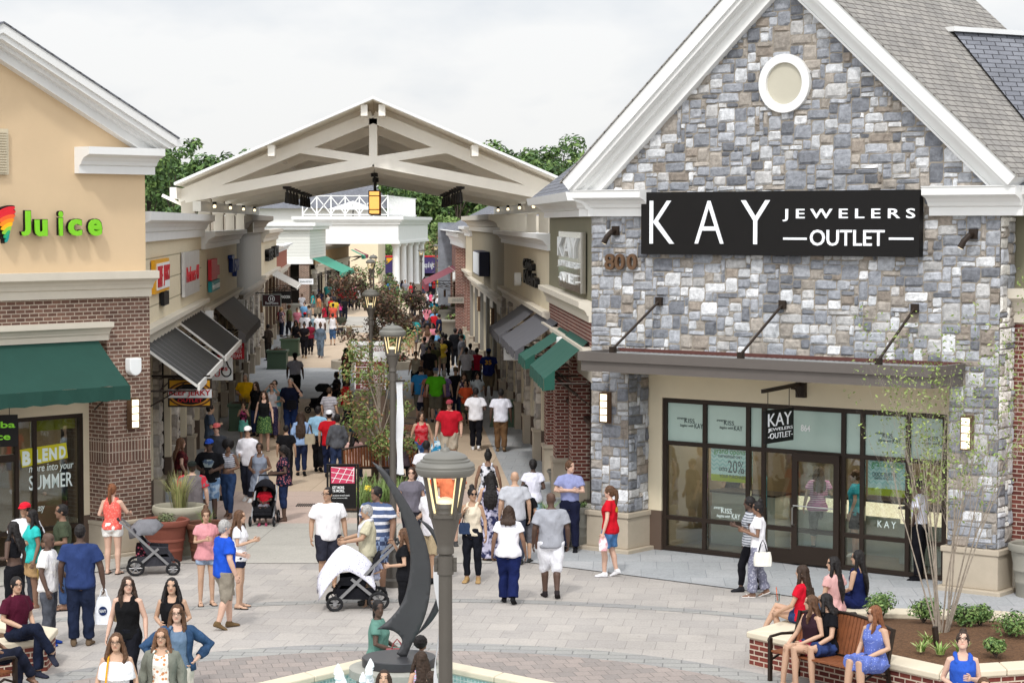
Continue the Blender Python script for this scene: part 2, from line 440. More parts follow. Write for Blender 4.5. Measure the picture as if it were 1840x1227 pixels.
GLASSD = glass('dark_shop_glass', (.45, .47, .46), .16)
FROST = mat('frosted_teal_pane', '#b2c8bf', .15, var=.06, vs=.8, spec=.6)
MORTAR = mat('stone_mortar', '#8f877c', .9, var=.1, bump=.3)
STONE = attrmat('chiselled_stone', bump=.9, bs=11, var=.34, rough=.85)
RSTONE = attrmat('rough_river_stone', bump=.7, bs=9, var=.25, rough=.85)
BLACK = mat('black_sign_paint', '#121010', .5, var=.1, spec=.25)
SIGNW = mat('white_sign_face', (.85, .87, .9), .4, var=.02, emit=.12)
PLAINW = mat('white_lettering', (.82, .84, .84), .5, var=0)

PAL = [((.275, .287, .318), 5), ((.37, .382, .412), 4), ((.53, .54, .56), 2), ((.63, .635, .65), 1.3), ((.175, .183, .205), 2.6), ((.345, .31, .275), 2.2), ((.28, .24, .205), 1.3), ((.45, .443, .44), 2)]
PAL_R = [((.34, .31, .28), 3), ((.42, .38, .33), 3), ((.26, .24, .22), 2), ((.48, .44, .39), 2), ((.55, .52, .48), 1)]
def stones(mb, u0, u1, z0, z1, inside, rnd, cell=.092, pal=PAL, v=0.0, mxw=5, mxh=4):
    "a random coursed jigsaw of chiselled blocks"
    nu, nz_ = max(1, round((u1 - u0) / cell)), max(1, round((z1 - z0) / cell))
    cu, cz = (u1 - u0) / nu, (z1 - z0) / nz_
    occ = np.zeros((nu, nz_), bool)
    cols, wts = zip(*pal)
    for j in range(nz_):
        for i in range(nu):
            if occ[i, j]: continue
            if not inside(u0 + (i + .5) * cu, z0 + (j + .5) * cz): continue
            w = rnd.choices(range(1, mxw + 1), (1, 4, 6, 4, 2)[:mxw])[0]; h = rnd.choices(range(1, mxh + 1), (4, 8, 3, .5)[:mxh])[0]
            if h > w: h = w
            w = min(w, nu - i); h = min(h, nz_ - j)
            while w > 1 and (occ[i:i + w, j].any() or not inside(u0 + (i + w - .5) * cu, z0 + (j + .5) * cz)): w -= 1
            while h > 1 and (occ[i:i + w, j:j + h].any() or not inside(u0 + (i + .5) * cu, z0 + (j + h - .5) * cz) or not inside(u0 + (i + w - .5) * cu, z0 + (j + h - .5) * cz)): h -= 1
            occ[i:i + w, j:j + h] = True
            c = rnd.choices(cols, wts)[0]; k = rnd.uniform(.85, 1.18); c = tuple(x * k for x in c)
            a0, a1 = u0 + i * cu + .006, u0 + (i + w) * cu - .006
            b0, b1 = z0 + j * cz + .006, z0 + (j + h) * cz - .006
            dep = rnd.uniform(.014, .034)
            jit = lambda s_: rnd.uniform(-s_, s_)
            P = []
            n = 4
            for jj in range(n):
                for ii in range(n):
                    fu, fz = (0, .16, .84, 1)[ii], (0, .18, .82, 1)[jj]
                    e = ii in (0, n - 1) or jj in (0, n - 1)
                    s_ = .010
                    P.append((a0 + (a1 - a0) * fu + jit(s_), v + (-.005 if e else dep + jit(.016)), b0 + (b1 - b0) * fz + jit(s_)))
            mb.add(P, [(jj * n + ii, jj * n + ii + 1, (jj + 1) * n + ii + 1, (jj + 1) * n + ii) for jj in range(n - 1) for ii in range(n - 1)], 0, c)
def cornice(mb, u0, u1, z0, z1, p, mi=0, v=0):
    h = z1 - z0
    mb.ext([(v - .02, z0), (v + .28 * p, z0), (v + .28 * p, z0 + .30 * h), (v + .40 * p, z0 + .34 * h), (v + .46 * p, z0 + .46 * h), (v + .62 * p, z0 + .60 * h), (v + .88 * p, z0 + .68 * h), (v + p, z0 + .72 * h), (v + p, z1), (v - .02, z1)], u0, u1, mi)
def frame_bars(mb, rect, us, zs, w=.07, v0=-.03, v1=.06, mi=0):
    u0, u1, z0, z1 = rect
    mb.box(u0, u1, v0, v1, z1 - w, z1, mi).box(u0, u1, v0, v1, z0, z0 + w, mi)
    for i, u in enumerate([u0] + list(us) + [u1 - w]): mb.box(u if i in (0, len(us) + 1) else u - w / 2, (u if i in (0, len(us) + 1) else u - w / 2) + w, v0 + .001, v1 + .003, z0 + w, z1 - w, mi)
    e = [u0 + w] + [x for u in us for x in (u - w / 2, u + w / 2)] + [u1 - w]
    for z in zs:
        for a, b in zip(e[::2], e[1::2]): mb.box(a, b, v0 + .002, v1, z - w / 2, z + w / 2, mi)

# ------------------------------------------------------------------ stone gabled jeweller's building
kay = thing('stone_gable_shop', 'grey ashlar stone gabled shop with a black sign, metal canopy and glazed front', 'building', K.T(4.4, -3, 0))
rnd = random.Random(3)
ROOF0, SL = 7.30, .90                      # eave height and slope of the gable
UC = 4.45
def zr(u): return ROOF0 + (4.80 - abs(u - UC)) * SL + .0
def k_in(u, z):
    if z > zr(u) - .62: return False
    if (u - 4.43) ** 2 + (z - 9.06) ** 2 < .46 ** 2: return False
    return 0 <= u <= 8.74
b = MB(K)
stones(b, 0, 8.74, 3.62, 11.4, k_in, rnd)
stones(b, 0, .90, .80, 3.62, lambda u, z: True, rnd)
stones(b, 7.79, 8.74, .80, 3.62, lambda u, z: True, rnd)
KL = Fr(*K.T(.90, 0, 0)[:2], -K.n[0], -K.n[1], 1); KL.n = K.d       # return of the first pier into the recess
KR = Fr(*K.T(8.74, 0, 0)[:2], -K.n[0], -K.n[1], 1); KR.n = K.d       # right flank
b.build('stone_cladding', STONE, kay, colors=True)
b = MB(KL); stones(b, 0.02, .70, .80, 3.62, lambda u, z: True, rnd); b.build('pier_return_stone', STONE, kay, colors=True)
b = MB(KR); stones(b, 0.02, .60, .80, 6.6, lambda u, z: True, rnd, pal=PAL + [((.74, .72, .68), 9)]); b.build('corner_stone', STONE, kay, colors=True)
b = MB(K)
b.extv([(0.01, 3.62), (8.72, 3.62), (8.72, zr(8.72) - .6), (UC, zr(UC) - .6), (.01, zr(.01) - .6)], -.30, -.004)
b.box(.01, .89, -.75, -.004, .7, 3.62).box(7.80, 8.72, -.75, -.004, .7, 3.62)
b.box(8.0, 8.72, -.66, -.30, 3.62, 6.7)
b.build('stone_backing_wall', MORTAR, kay)
for a, e in ((-.05, .95), (7.74, 8.80)):
    b = MB(K)
    b.box(a, e, -.72, .08, .09, .70).box(a - .03, e + .03, -.74, .11, .70, .80).box(a - .10, e + .10, -.74, .20, 0, .09)
    b.build('pier_plinth', PLINTH, kay, bevel=.015)
# recessed front
b = MB(K)
b.box(.90, 1.22, -.9, -.70, .80, 3.75).box(7.42, 7.79, -.9, -.70, .80, 3.75).box(1.22, 7.42, -.9, -.70, 3.05, 3.75)
b.build('recess_wall', CREAMW, kay)
for a, e in ((.90, 1.22), (7.42, 7.79)):
    b = MB(K); b.box(a, e, -.9, -.69, 0, .80); b.build('recess_base', BROWNB, kay)
b = MB(K); b.box(.0, 8.72, -.70, -.01, 3.55, 3.61); b.build('canopy_soffit', CREAMW, kay)
win = MB(K.off(-.78)); frame_bars(win, (1.24, 7.40, .03, 3.04), [2.21, 3.20, 3.55, 5.28, 5.68, 6.62], [2.16, .68], .085)
win.box(3.25, 5.32, -.02, .062, .03, .30)
wf = win.build('shop_window', BRONZE, kay)
KW = K.off(-.78)
us = [1.24, 2.21, 3.20, 3.55, 5.28, 5.68, 6.62, 7.40]
for a, e in zip(us, us[1:]):
    for z0, z1, mm in ((2.20, 2.97, FROST), (.72, 2.12, GLASSC), (.11, .64, GLASSC)):
        p = MB(KW); p.box(a + .045, e - .045, -.006, .006, z0, z1); p.build('pane', mm, wf)
dr = MB(KW)      # the door leaf standing proud of the frame
DU0, DU1 = 4.22, 5.24
dr.box(DU0, DU0 + .12, .07, .13, .06, 2.16).box(DU1 - .12, DU1, .07, .13, .06, 2.16).box(DU0 + .12, DU1 - .12, .07, .13, 2.0, 2.16).box(DU0 + .12, DU1 - .12, .07, .13, .06, .40)
dro = dr.build('door', BRONZE, kay)
MB(KW).box(DU0 + .12, DU1 - .12, .095, .105, .40, 2.0).build('pane', GLASSC, dro)
h = MB(KW); h.tube([(DU0 + .06, .13, .78), (DU0 + .06, .2, .80), (DU0 + .06, .2, 1.12), (DU0 + .06, .13, 1.14)], .014).tube([(DU0 + .06, .17, 1.16), (DU1 - .1, .17, 1.16)], .012)
h.build('handle', mat('brushed_steel', (.55, .55, .53), .3, 1, var=0), dro)
# inside the shop
INB = mat('shop_beige_wall', '#8d7c63', .8, var=.06)
b = MB(KW); b.box(1.0, 7.6, -5.5, -5.4, 0, 3.3).box(1.0, 1.1, -5.4, -.05, 0, 3.3).box(7.5, 7.6, -5.4, -.05, 0, 3.3); b.build('inner_wall', INB, kay)
b = MB(KW); b.box(1.0, 7.6, -5.4, -.04, -.02, .02); b.build('inner_floor', mat('dark_shop_floor', '#6b6054', .35, var=.15), kay)
b = MB(KW); b.box(1.0, 7.6, -5.4, -.04, 3.25, 3.3); b.build('inner_ceiling', mat('shop_ceiling', (.6, .6, .58), .8), kay)
LIT = mat('shop_light_panel', (1, .9, .72), emit=7, var=0)
for k in range(3):
    b = MB(KW); b.box(1.8 + 1.9 * k, 2.9 + 1.9 * k, -3.0, -1.4, 3.2, 3.24); b.build('ceiling_light', LIT, kay)
CASEW = mat('white_case_base', '#a9a89c', .5, var=.05)
CASEL = mat('lit_display_case', (.9, .74, .48), emit=.9, var=.85, vs=13)
for k, (a, e, v) in enumerate(((1.5, 3.0, -1.3), (3.1, 4.3, -1.9), (4.5, 5.6, -1.9), (5.75, 7.3, -1.3))):
    t = thing('display_case', ['beige cash counter inside the jeweller beside the first window', 'lit glass jewellery case behind the window next to the counter', 'lit glass jewellery case seen through the open door', 'lit glass jewellery case behind the last shop window'][k], 'display case', KW.T((a + e) / 2, v, 0), 'display cases in the jeweller')
    MB(KW).box(a, e, v - .6, v, .02, .78).build('case_base', CASEW, t)
    MB(KW).box(a + .01, e - .01, v - .58, v - .02, .78, 1.06).build('case_glow', CASEL if k else CASEW, t)
    MB(KW).box(a - .02, e + .02, v - .62, v + .02, 1.06, 1.10).build('case_top', BRONZE, t)
# eaves, rakes, roof
def rake(mb, lo, hi, v0, v1):
    L = [(-.36, hi), (UC, hi), (UC, lo), (-.36, lo)]
    for sg in (-1, 1):
        pts = []
        cut = lambda o: min(4.80, (7.3 + 4.32 + o - 7.138) / .9)
        for du, off in ((cut(hi), hi), (0, hi), (0, lo), (cut(lo), lo)):
            u = UC + sg * du; pts.append((u, zr(u) + off))
        mb.extv(pts, v0, v1)
b = MB(K)
rake(b, -.30, -.0, -.1, .50); rake(b, -.40, -.30, -.1, .44); rake(b, -.52, -.40, -.1, .26); rake(b, -.74, -.52, -.1, .13); rake(b, -.79, -.74, -.1, .17)
b.build('gable_rake_trim', WHITE, kay)
b = MB(K)
for sg in (-1, 1):
    pts = []
    for du, off in ((4.84, .004), (0, .004), (0, .035), (4.84, .035)):
        u = UC + sg * du; pts.append((u, zr(u) + off))
    b.extv(pts, -6.35, .53)
b.build('roof', SHINGLE, kay)
for a, e in ((-.22, 1.45), (7.43, 9.2)):
    b = MB(K); cornice(b, a, e, 6.62, 7.12, .42); b.box(a, e, .0, .44, 7.12, 7.135); b.build('cornice_return', WHITE, kay)
b = MB(K); n = 40
o_, i_ = [(4.43 + .54 * math.cos(2 * math.pi * k / n), 9.06 + .54 * math.sin(2 * math.pi * k / n)) for k in range(n)], [(4.43 + .385 * math.cos(2 * math.pi * k / n), 9.06 + .385 * math.sin(2 * math.pi * k / n)) for k in range(n)]
for k in range(n):
    q = [o_[k], o_[(k + 1) % n], i_[(k + 1) % n], i_[k]]
    b.add([(u, v, z) for v in (-.02, .09) for u, z in q], [(4, 5, 6, 7), (0, 1, 5, 4), (2, 3, 7, 6)])
rw = b.build('round_window', WHITE, kay, smooth=True)
b = MB(K); b.extv(i_, -.02, .03); b.build('blank_panel', mat('stone_grey_panel', '#bdb8a8', .8, var=.03, bump=.1), rw)
# the wing beyond the corner
wing = [(-7.6, -.6), (9, -.6)]
b = MB(K); b.box(8.72, 20, -.95, -.62, .75, 4.75); b.build('brick_wing_wall', BRICK_R, kay)
b = MB(K); b.box(8.72, 20, -.95, -.62, 5.35, 6.65); b.build('olive_wing_wall', OLIVE, kay)
b = MB(K); cornice(b, 8.72, 20, 4.75, 5.35, .3, v=-.62); b.box(8.74, 20, -.95, -.52, 0, .75); b.build('ledge', CREAMT, kay)
b = MB(K); cornice(b, 8.75, 20, 6.62, 7.12, .42, v=-.45); b.build('wing_cornice', WHITE, kay)
b = MB(K); b.ext([(.12, 7.04), (.12, 7.10), (-.4, 7.45), (-6, 10.2), (-6, 7.04)], 8.9, 24); b.build('wing_roof', SHINGLE_D, kay)
b = MB(K); b.ext([(.02, 6.98), (.16, 6.98), (.2, 7.13), (.02, 7.13)], 8.8, 24); b.build('gutter', WHITE, kay)
# cross roof rising behind the gable with a white ridge cap
RA, RDIR = Vector((8.42, 41.73, 10.16)), Vector((.85, .53, 0))
RV = Vector((.91, -2.01, -1.76))
b = MB(); q = [RA, RA + RDIR * 16, RA + RDIR * 16 + RV * 1.9, RA + RV * 1.9]
b.add([tuple(p) for p in q], [(0, 1, 2, 3)]); b.build('cross_roof', SHINGLE_D, kay)
b = MB(); b.bar(tuple(RA + Vector((0, 0, .02)) - RDIR * .1), tuple(RA + RDIR * 16 + Vector((0, 0, .02))), .3, .09); b.build('ridge_cap', WHITE, kay)
# street flank: olive wall, ledge, brick, pent roof
S = Fr(1.60, 43.0, -.0555, 1, -1)
SE = 11.9
b = MB(S); b.box(.05, SE, -.3, 0, 4.9, 6.68); b.build('olive_flank_wall', OLIVE, kay)
b = MB(S); cornice(b, .0, SE, 4.52, 4.93, .28); b.build('flank_ledge', CREAMT, kay)
b = MB(S); b.box(.03, SE, -.3, 0, 3.98, 4.54); b.build('flank_brick_band', BRICK_R, kay)
b = MB(S); cornice(b, .04, SE, 3.62, 4.0, .2); b.box(.05, SE, -.28, -.01, 3.3, 3.63); b.build('flank_shopfront_header', CREAMT, kay)
for u in (3.6, 8.2, 11.3):
    pp = MB(S); pp.box(u, u + .65, -.28, .12, .92, 3.64); po = pp.build('brick_pier', BRICK_R, kay)
    MB(S).box(u - .05, u + .70, -.26, .17, .0, .84).box(u - .08, u + .73, -.26, .2, .84, .92).build('plinth', PLINTH, po)
b = MB(S.off(-.2)); frame_bars(b, (.3, SE - .2, .05, 3.3), [2.0, 5, 6.3, 7.5, 9.5], [2.3, .5], .09); fw = b.build('flank_shop_window', BRONZE, kay)
MB(S.off(-.22)).box(.36, SE - .3, -.01, .0, .1, 3.2).build('pane', GLASSD, fw)
MB(S.off(-.9)).box(.3, SE - .2, -.05, 0, 0, 3.4).build('dark_shop_interior', DARKIN, kay)
b = MB(S); cornice(b, -.18, SE + .3, 6.62, 7.05, .40); b.build('flank_cornice', WHITE, kay)
b = MB(S); b.ext([(.38, 6.93), (.52, 6.93), (.56, 7.10), (.38, 7.10)], -.2, SE + .35); b.build('gutter', WHITE, kay)
b = MB(S)
b.add([(-.1, .5, 7.07), (SE + .35, .5, 7.07), (SE - 3.2, -2.9, 9.9), (-.1, -2.9, 9.9), (SE + .35, -6.3, 7.07)], [(0, 1, 2, 3), (1, 4, 2)])
b.build('pent_roof', SHINGLE_D, kay)
# metal canopy on hanger rods
can = thing('metal_canopy', 'flat taupe metal canopy hung on rods over the jeweller front', 'canopy', K.T(4.4, .6, 4))
b = MB(K)
b.box(.62, 8.12, 1.18, 1.30, 3.86, 4.03).box(.66, 8.08, 1.12, 1.24, 3.66, 3.86)
b.box(.62, .74, .03, 1.18, 3.86, 4.03).box(8.00, 8.12, .03, 1.18, 3.86, 4.03).box(.66, .78, .03, 1.12, 3.66, 3.86).box(7.96, 8.08, .03, 1.12, 3.66, 3.86)
b.build('fascia', GREYMET, can)
b = MB(K); b.box(.74, 8.0, .03, 1.18, 3.92, 3.955); 
for k in range(60): b.box(.78 + k * .12, .81 + k * .12, .03, 1.17, 3.955, 3.985)
b.build('ribbed_deck', mat('pale_metal_deck', (.55, .57, .57), .4, .4, var=.05), can)
b = MB(K); b.box(.70, 8.04, .03, .07, 3.985, 4.05); b.build('wall_flashing', mat('rust_brown_flashing', '#54302a', .6), can)
for u, uw in ((1.32, 1.66), (4.18, 4.42), (7.0, 7.14)):
    r_ = MB(K); r_.tube([(uw, .06, 4.98), (u, 1.12, 4.10)], .026).box(uw - .07, uw + .07, .03, .09, 4.90, 5.06).box(u - .05, u + .05, 1.06, 1.17, 3.98, 4.14)
    r_.build('hanger_rod', BRONZE, can)

# ------------------------------------------------------------------ tan juice shop on the left corner
jam = thing('tan_gable_shop', 'tan stucco gabled shop with a brown brick base and white eaves at the plaza corner', 'building', J.T(6, -3, 0))
ZJ, SJ, UJ = 8.06, .49, 6.31
def zj(u): return ZJ + .08 + (4.00 - abs(u - UJ)) * SJ
b = MB(J); b.extv([(3.4, 5.4), (9.93, 5.4), (9.93, zj(9.93) - .30), (UJ, zj(UJ) - .3), (3.4, zj(3.4) - .3)], -.35, -.02); b.build('stucco_wall', TANST, jam)
JR = Fr(*J.T(9.93, 0, 0)[:2], -J.n[0], -J.n[1], 1); JR.n = J.d
b = MB(JR); b.box(0.03, 9, -.3, 0, 4.4, 7.45); b.build('flank_stucco_wall', TANST, jam)
b = MB(J); cornice(b, -2, 9.98, 5.06, 5.56, .34); b.build('stone_ledge', CREAMT, jam)
b = MB(JR); cornice(b, -.0, 9, 5.06, 5.56, .3); b.build('flank_ledge', CREAMT, jam)
b = MB(J)
JP = onf(J, 195, 850)[0]
b.extv([(JP, .70), (10.0, .70), (10.0, 1.85), (JP, 1.85)], -.95, 0).extv([(JP, 2.3), (10.0, 2.3), (10.0, 5.08), (3.2, 5.08), (3.2, 4.25), (JP, 4.25)], -.95, 0)
b.build('brick_wall', BRICK_J, jam)
b = MB(J); b.box(JP + .002, 9.998, -.95, -.003, 1.85, 2.3); b.build('soldier_course', SOLDIER, jam)
b = MB(J); b.box(JP - .04, 10.05, -.95, .06, .08, .62).box(JP - .06, 10.07, -.95, .09, .62, .70).box(JP - .12, 10.12, -.95, .16, 0, .08); b.build('plinth', PLINTH, jam, bevel=.015)
b = MB(J); cornice(b, 3.2, 8.95, 4.24, 4.60, .24); b.build('window_header', CREAMT, jam)
b = MB(J); JE = onf(J, 150, 850, -.6)[0]; b.box(3.2, JP, -.75, -.6, 2.80, 4.25).box(JE, JP, -.75, -.6, .8, 2.80); b.build('recess_wall', CREAMW, jam)
b = MB(J); b.box(JE - .01, JP, -.76, -.59, 0, .8); b.build('recess_base', BROWNB, jam)
JW = J.off(-.66)
JM = [onf(JW, px, 850)[0] for px in (0, 30, 62)]
b = MB(JW); frame_bars(b, (3.4, JE, .03, 2.80), [JM[0] - .25, JM[1] - .03, JM[2] - .02], [.62], .08); b.box(JM[0] - .25, JM[1] - .03, -.028, .058, 1.98, 2.12)
wf = b.build('shop_window', BRONZE, jam)
for a, e in ((3.4, JM[0] - .25), (JM[0] - .25, JM[1] - .03), (JM[1] - .03, JM[2] - .02), (JM[2] - .02, JE)):
    p = MB(JW); p.box(a + .05, e - .05, -.006, .006, .66, 2.72); p.build('pane', GLASSC, wf)
b = MB(JW); b.box(2, JE + .4, -3.6, -3.5, 0, 3).box(JE + .3, JE + .4, -3.5, -.05, 0, 3); b.build('inner_wall', mat('juice_bar_wall', '#77664f', .8, var=.2, vs=1), jam)
b = MB(JW); b.box(2, JE + .4, -3.5, -.04, -.02, .02); b.build('inner_floor', mat('juice_bar_floor', '#3a322c', .4, var=.2), jam)
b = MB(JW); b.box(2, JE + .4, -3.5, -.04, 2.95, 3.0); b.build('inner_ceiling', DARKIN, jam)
for a in (4.2, 7.1):
    b = MB(JW); b.box(a, a + .9, -2, -1, 2.9, 2.93); b.build('ceiling_light', LIT, jam)
b = MB(JW); b.box(JM[2] + .02, JE - .05, -.16, -.12, 2.5, 2.71); b.build('yellow_banner', mat('olive_yellow_paper', '#8f8b12', .6), jam)
def jrake(mb, lo, hi, v0, v1):
    for sg in (-1, 1):
        pts = []
        cut = lambda o: min(4.0, (zj(UJ) + o - 7.933) / SJ)
        for du, off in ((cut(hi), hi), (0, hi), (0, lo), (cut(lo), lo)):
            u = UJ + sg * du; pts.append((u, zj(u) + off))
        mb.extv(pts, v0, v1)
b = MB(J); jrake(b, -.17, 0, -.1, .52); jrake(b, -.28, -.17, -.1, .46); jrake(b, -.35, -.28, -.1, .28); jrake(b, -.50, -.35, -.1, .14); jrake(b, -.54, -.50, -.1, .18)
b.build('gable_rake_trim', WHITE, jam)
b = MB(J)
for sg in (-1, 1):
    pts = [(UJ + sg * du, zj(UJ + sg * du) + off) for du, off in ((4.04, .004), (0, .004), (0, .03), (4.04, .03))]
    b.extv(pts, -8, .55)
b.build('roof', SHINGLE_D, jam)
b = MB(J); cornice(b, 8.25, 10.07, 7.43, 7.93, .44); b.build('cornice_return', WHITE, jam)
b = MB(JR); b.ext([(.38, 7.98), (.52, 7.98), (.56, 8.12), (.38, 8.12)], -.5, 8); b.build('gutter', WHITE, jam)
b = MB(J); b.box(5.9, 6.72, 0, .05, 7.38, 8.22)
for k in range(16): b.box(5.95, 6.67, .05, .075, 7.42 + k * .048, 7.445 + k * .048)
b.build('louvre_vent', mat('cream_louvre', '#c9bda4', .6), jam)

# ------------------------------------------------------------------ the two rows of shop fronts
LF = Fr(Lx(43), 43, -.074, 1, 1)
RF = Fr(Rx(55.3), 55.3, -.0555, 1, -1)
def lu(Y): return (Y - 43) * 1.0027
def row_shop(fr, label, u0, u1, ztop, zc, zl, wallm, cornm, pierm, step=4.6, grooves=None, plinth=PLINTH, cp=.4, lp=.24, pier_w=.6, lower=CREAMT, base_z=.85, seed=1, glassm=GLASSD):
    t = thing('row_shop', label, 'shop', fr.T((u0 + u1) / 2, -1, 0))
    MB(fr).box(u0 + .02, u1 - .02, -.35, 0, zl, zc + .02).build('wall', wallm, t)
    b = MB(fr); cornice(b, u0, u1, zc, ztop, cp); b.box(u0 + .02, u1 - .02, -3, 0, zc, ztop - .06); b.build('cornice', cornm, t)
    b = MB(fr); cornice(b, u0, u1, zl - .38, zl, lp)
    n = max(1, round((u1 - u0) / step))
    b.box(u0 + .03, u1 - .03, -.33, -.03, zl - .75, zl - .37)
    b.build('ledge', lower, t)
    for k in range(n + 1):
        u = u0 + .05 + (u1 - u0 - pier_w - .1) * k / n
        p = MB(fr)
        if pierm is RSTONE:
            stones(p, u, u + pier_w, base_z, zl - .4, lambda a, c: True, random.Random(seed * 50 + k), cell=.14, pal=PAL_R, v=.1)
            q = Fr(*fr.T(u, .1, 0)[:2], -fr.n[0], -fr.n[1], 1); q.n = (-fr.d[0], -fr.d[1])
            po = p.build('stone_pier', RSTONE, t, colors=True)
            p = MB(q); stones(p, 0, .35, base_z, zl - .4, lambda a, c: True, random.Random(seed * 70 + k), cell=.14, pal=PAL_R)
            p.build('pier_side', RSTONE, po, colors=True)
            MB(fr).box(u + .01, u + pier_w - .01, -.3, .09, base_z, zl - .4).build('pier_core', MORTAR, po)
        else:
            p.box(u, u + pier_w, -.3, .1, base_z, zl - .36); po = p.build('pier', pierm, t)
        MB(fr).box(u - .06, u + pier_w + .06, -.28, .16, 0, base_z - .07).box(u - .09, u + pier_w + .09, -.28, .19, base_z - .07, base_z).build('plinth', plinth, po)
        if k < n:
            e0, e1 = u + pier_w + .35, u0 + .05 + (u1 - u0 - pier_w - .1) * (k + 1) / n
            e1 -= .35
            for q0, q1 in ((u + pier_w, e0), (e1, e1 + .35)): MB(fr).box(q0, q1, -.3, -.04, .85, zl - .7).box(q0, q1, -.3, -.035, 0, .85, 1).build('front_panel', [CREAMW if wallm is not GREYW else CREAMT, BROWNB], t)
            w_ = MB(fr.off(-.25)); frame_bars(w_, (e0, e1, .04, zl - .75), [e0 + (e1 - e0) * x for x in (.3, .5, .7)], [2.35], .08)
            wo = w_.build('shop_window', BRONZE, t)
            MB(fr.off(-.26)).box(e0 + .05, e1 - .05, -.01, 0, .1, zl - .82).build('pane', glassm, wo)
    MB(fr.off(-1.3)).box(u0, u1, -.1, 0, 0, zl).build('dark_interior', DARKIN, t)
    return t
row_shop(LF, 'cream lap sided shop front next to the tan corner shop, under black ribbed awnings', -.2, 20, 6.72, 6.10, 4.32, SIDING, WHITE, RSTONE, 4.8, seed=1)
row_shop(LF, 'cream shop front with a blue wall sign beside the tall grey front', 20.02, 39.5, 6.24, 5.72, 4.05, CREAMW, WHITE, RSTONE, 4.8, seed=2)
row_shop(LF, 'tall grey panelled shop front with a taupe cornice on the restroom side', 39.52, 62, 6.80, 6.05, 3.75, GREYW, DARKCORN, RSTONE, 5.5, lower=DARKCORN, cp=.6, seed=3)
row_shop(LF, 'cream shop front with small black wall signs beyond the tall grey front', 62.02, 83.5, 6.15, 5.55, 3.95, CREAMW, CREAMT, BROWNB, 5, seed=4)
row_shop(LF, 'terracotta shop front next to a brown brick pier', 83.52, 104, 5.15, 4.75, 3.7, TERRA, WHITE, BRICK_J, 5, seed=5)
row_shop(Fr(-15.0, 165.5, -.011, 1, 1), 'brown stucco shop front with a green awning under the white portico', 0, 40, 4.7, 4.3, 3.3, BROWNW, DARKCORN, RSTONE, 9, seed=6)
row_shop(RF, 'cream shop front with black cut letters above two charcoal awnings', -.75, 22.6, 6.22, 5.79, 4.24, CREAMW, WHITE, RSTONE, 4.7, seed=7)
row_shop(RF, 'tall taupe shop front with a navy and white sign and lit wall lamps', 22.62, 53.5, 6.80, 6.10, 3.8, mat('taupe_wall', '#9c917a', .85, var=.06), CREAMT, GREYW, 6.2, lower=CREAMT, cp=.55, seed=8)
row_shop(RF, 'narrow cream shop front between taupe and red brick fronts', 53.52, 63, 6.3, 5.8, 4.0, CREAMW, WHITE, BRICK_R, 4.5, seed=9)
t = row_shop(RF, 'red brick shop front with a maroon awning and a grey stone end', 63.02, 90, 5.9, 5.1, 3.6, BRICK_R, WHITE, BRICK_R, 6.5, seed=10)
e = MB(RF); e.box(63, 63.6, -3, .55, 0, 5.1); e.build('brick_end_pier', BRICK_R, t)
e = MB(RF); e.box(90.02, 91.2, -3, .9, 0, 6.5); e.build('grey_stone_end', mat('far_grey_stone', '#7d8188', .9, var=.3, vs=1.6, bump=.5, bs=4), t)
e = MB(RF); e.add([(62, .7, 6.0), (92, .7, 6.0), (88, -4, 8.4), (66, -4, 8.4)], [(0, 1, 2, 3)]); e.add([(62, .7, 6.0), (66, -4, 8.4), (62, -8, 6.0)], [(0, 1, 2)]); e.build('roof', SHINGLE_D, t)
e = MB(RF); cornice(e, 62, 92, 5.9, 6.05, .8); e.build('white_eave', WHITE, t)
# set-back roofs above the right row
t = thing('roof_block', 'pale flat roof block set back behind the cream front on the canopy side', 'building', RF.T(8, -6, 0))
MB(RF).box(-6, 22, -12, -2.2, 5, 6.9).build('parapet_wall', WHITE, t)
# white sided block jutting out on the left
t = thing('white_siding_shop', 'white lap sided shop block jutting into the street above a brown brick pier', 'shop', (-17.2, 156, 0))
b = MB(); b.box(-21, -14.15, 152, 165, 3.9, 6.0); b.build('siding_wall', WSIDING, t)
b = MB(); b.box(-22, -13.9, 151.6, 165.4, 6.0, 6.25).box(-22, -13.7, 151.4, 165.4, 6.25, 6.5).box(-21.5, -13.9, 151.8, 152.0, 3.6, 3.95); b.build('cornice', WHITE, t)
b = MB(); b.box(-16.4, -15.6, 151.9, 152.9, .8, 3.7).box(-14.9, -14.2, 151.9, 152.9, .8, 3.7); b.build('brick_pier', BRICK_J, t)
b = MB(); b.box(-16.5, -15.5, 151.8, 153, 0, .8).box(-15, -14.1, 151.8, 153, 0, .8); b.build('plinth', PLINTH, t)
b = MB(); b.box(-21, -14.4, 154, 154.2, 0, 3.7); b.build('dark_interior', DARKIN, t)

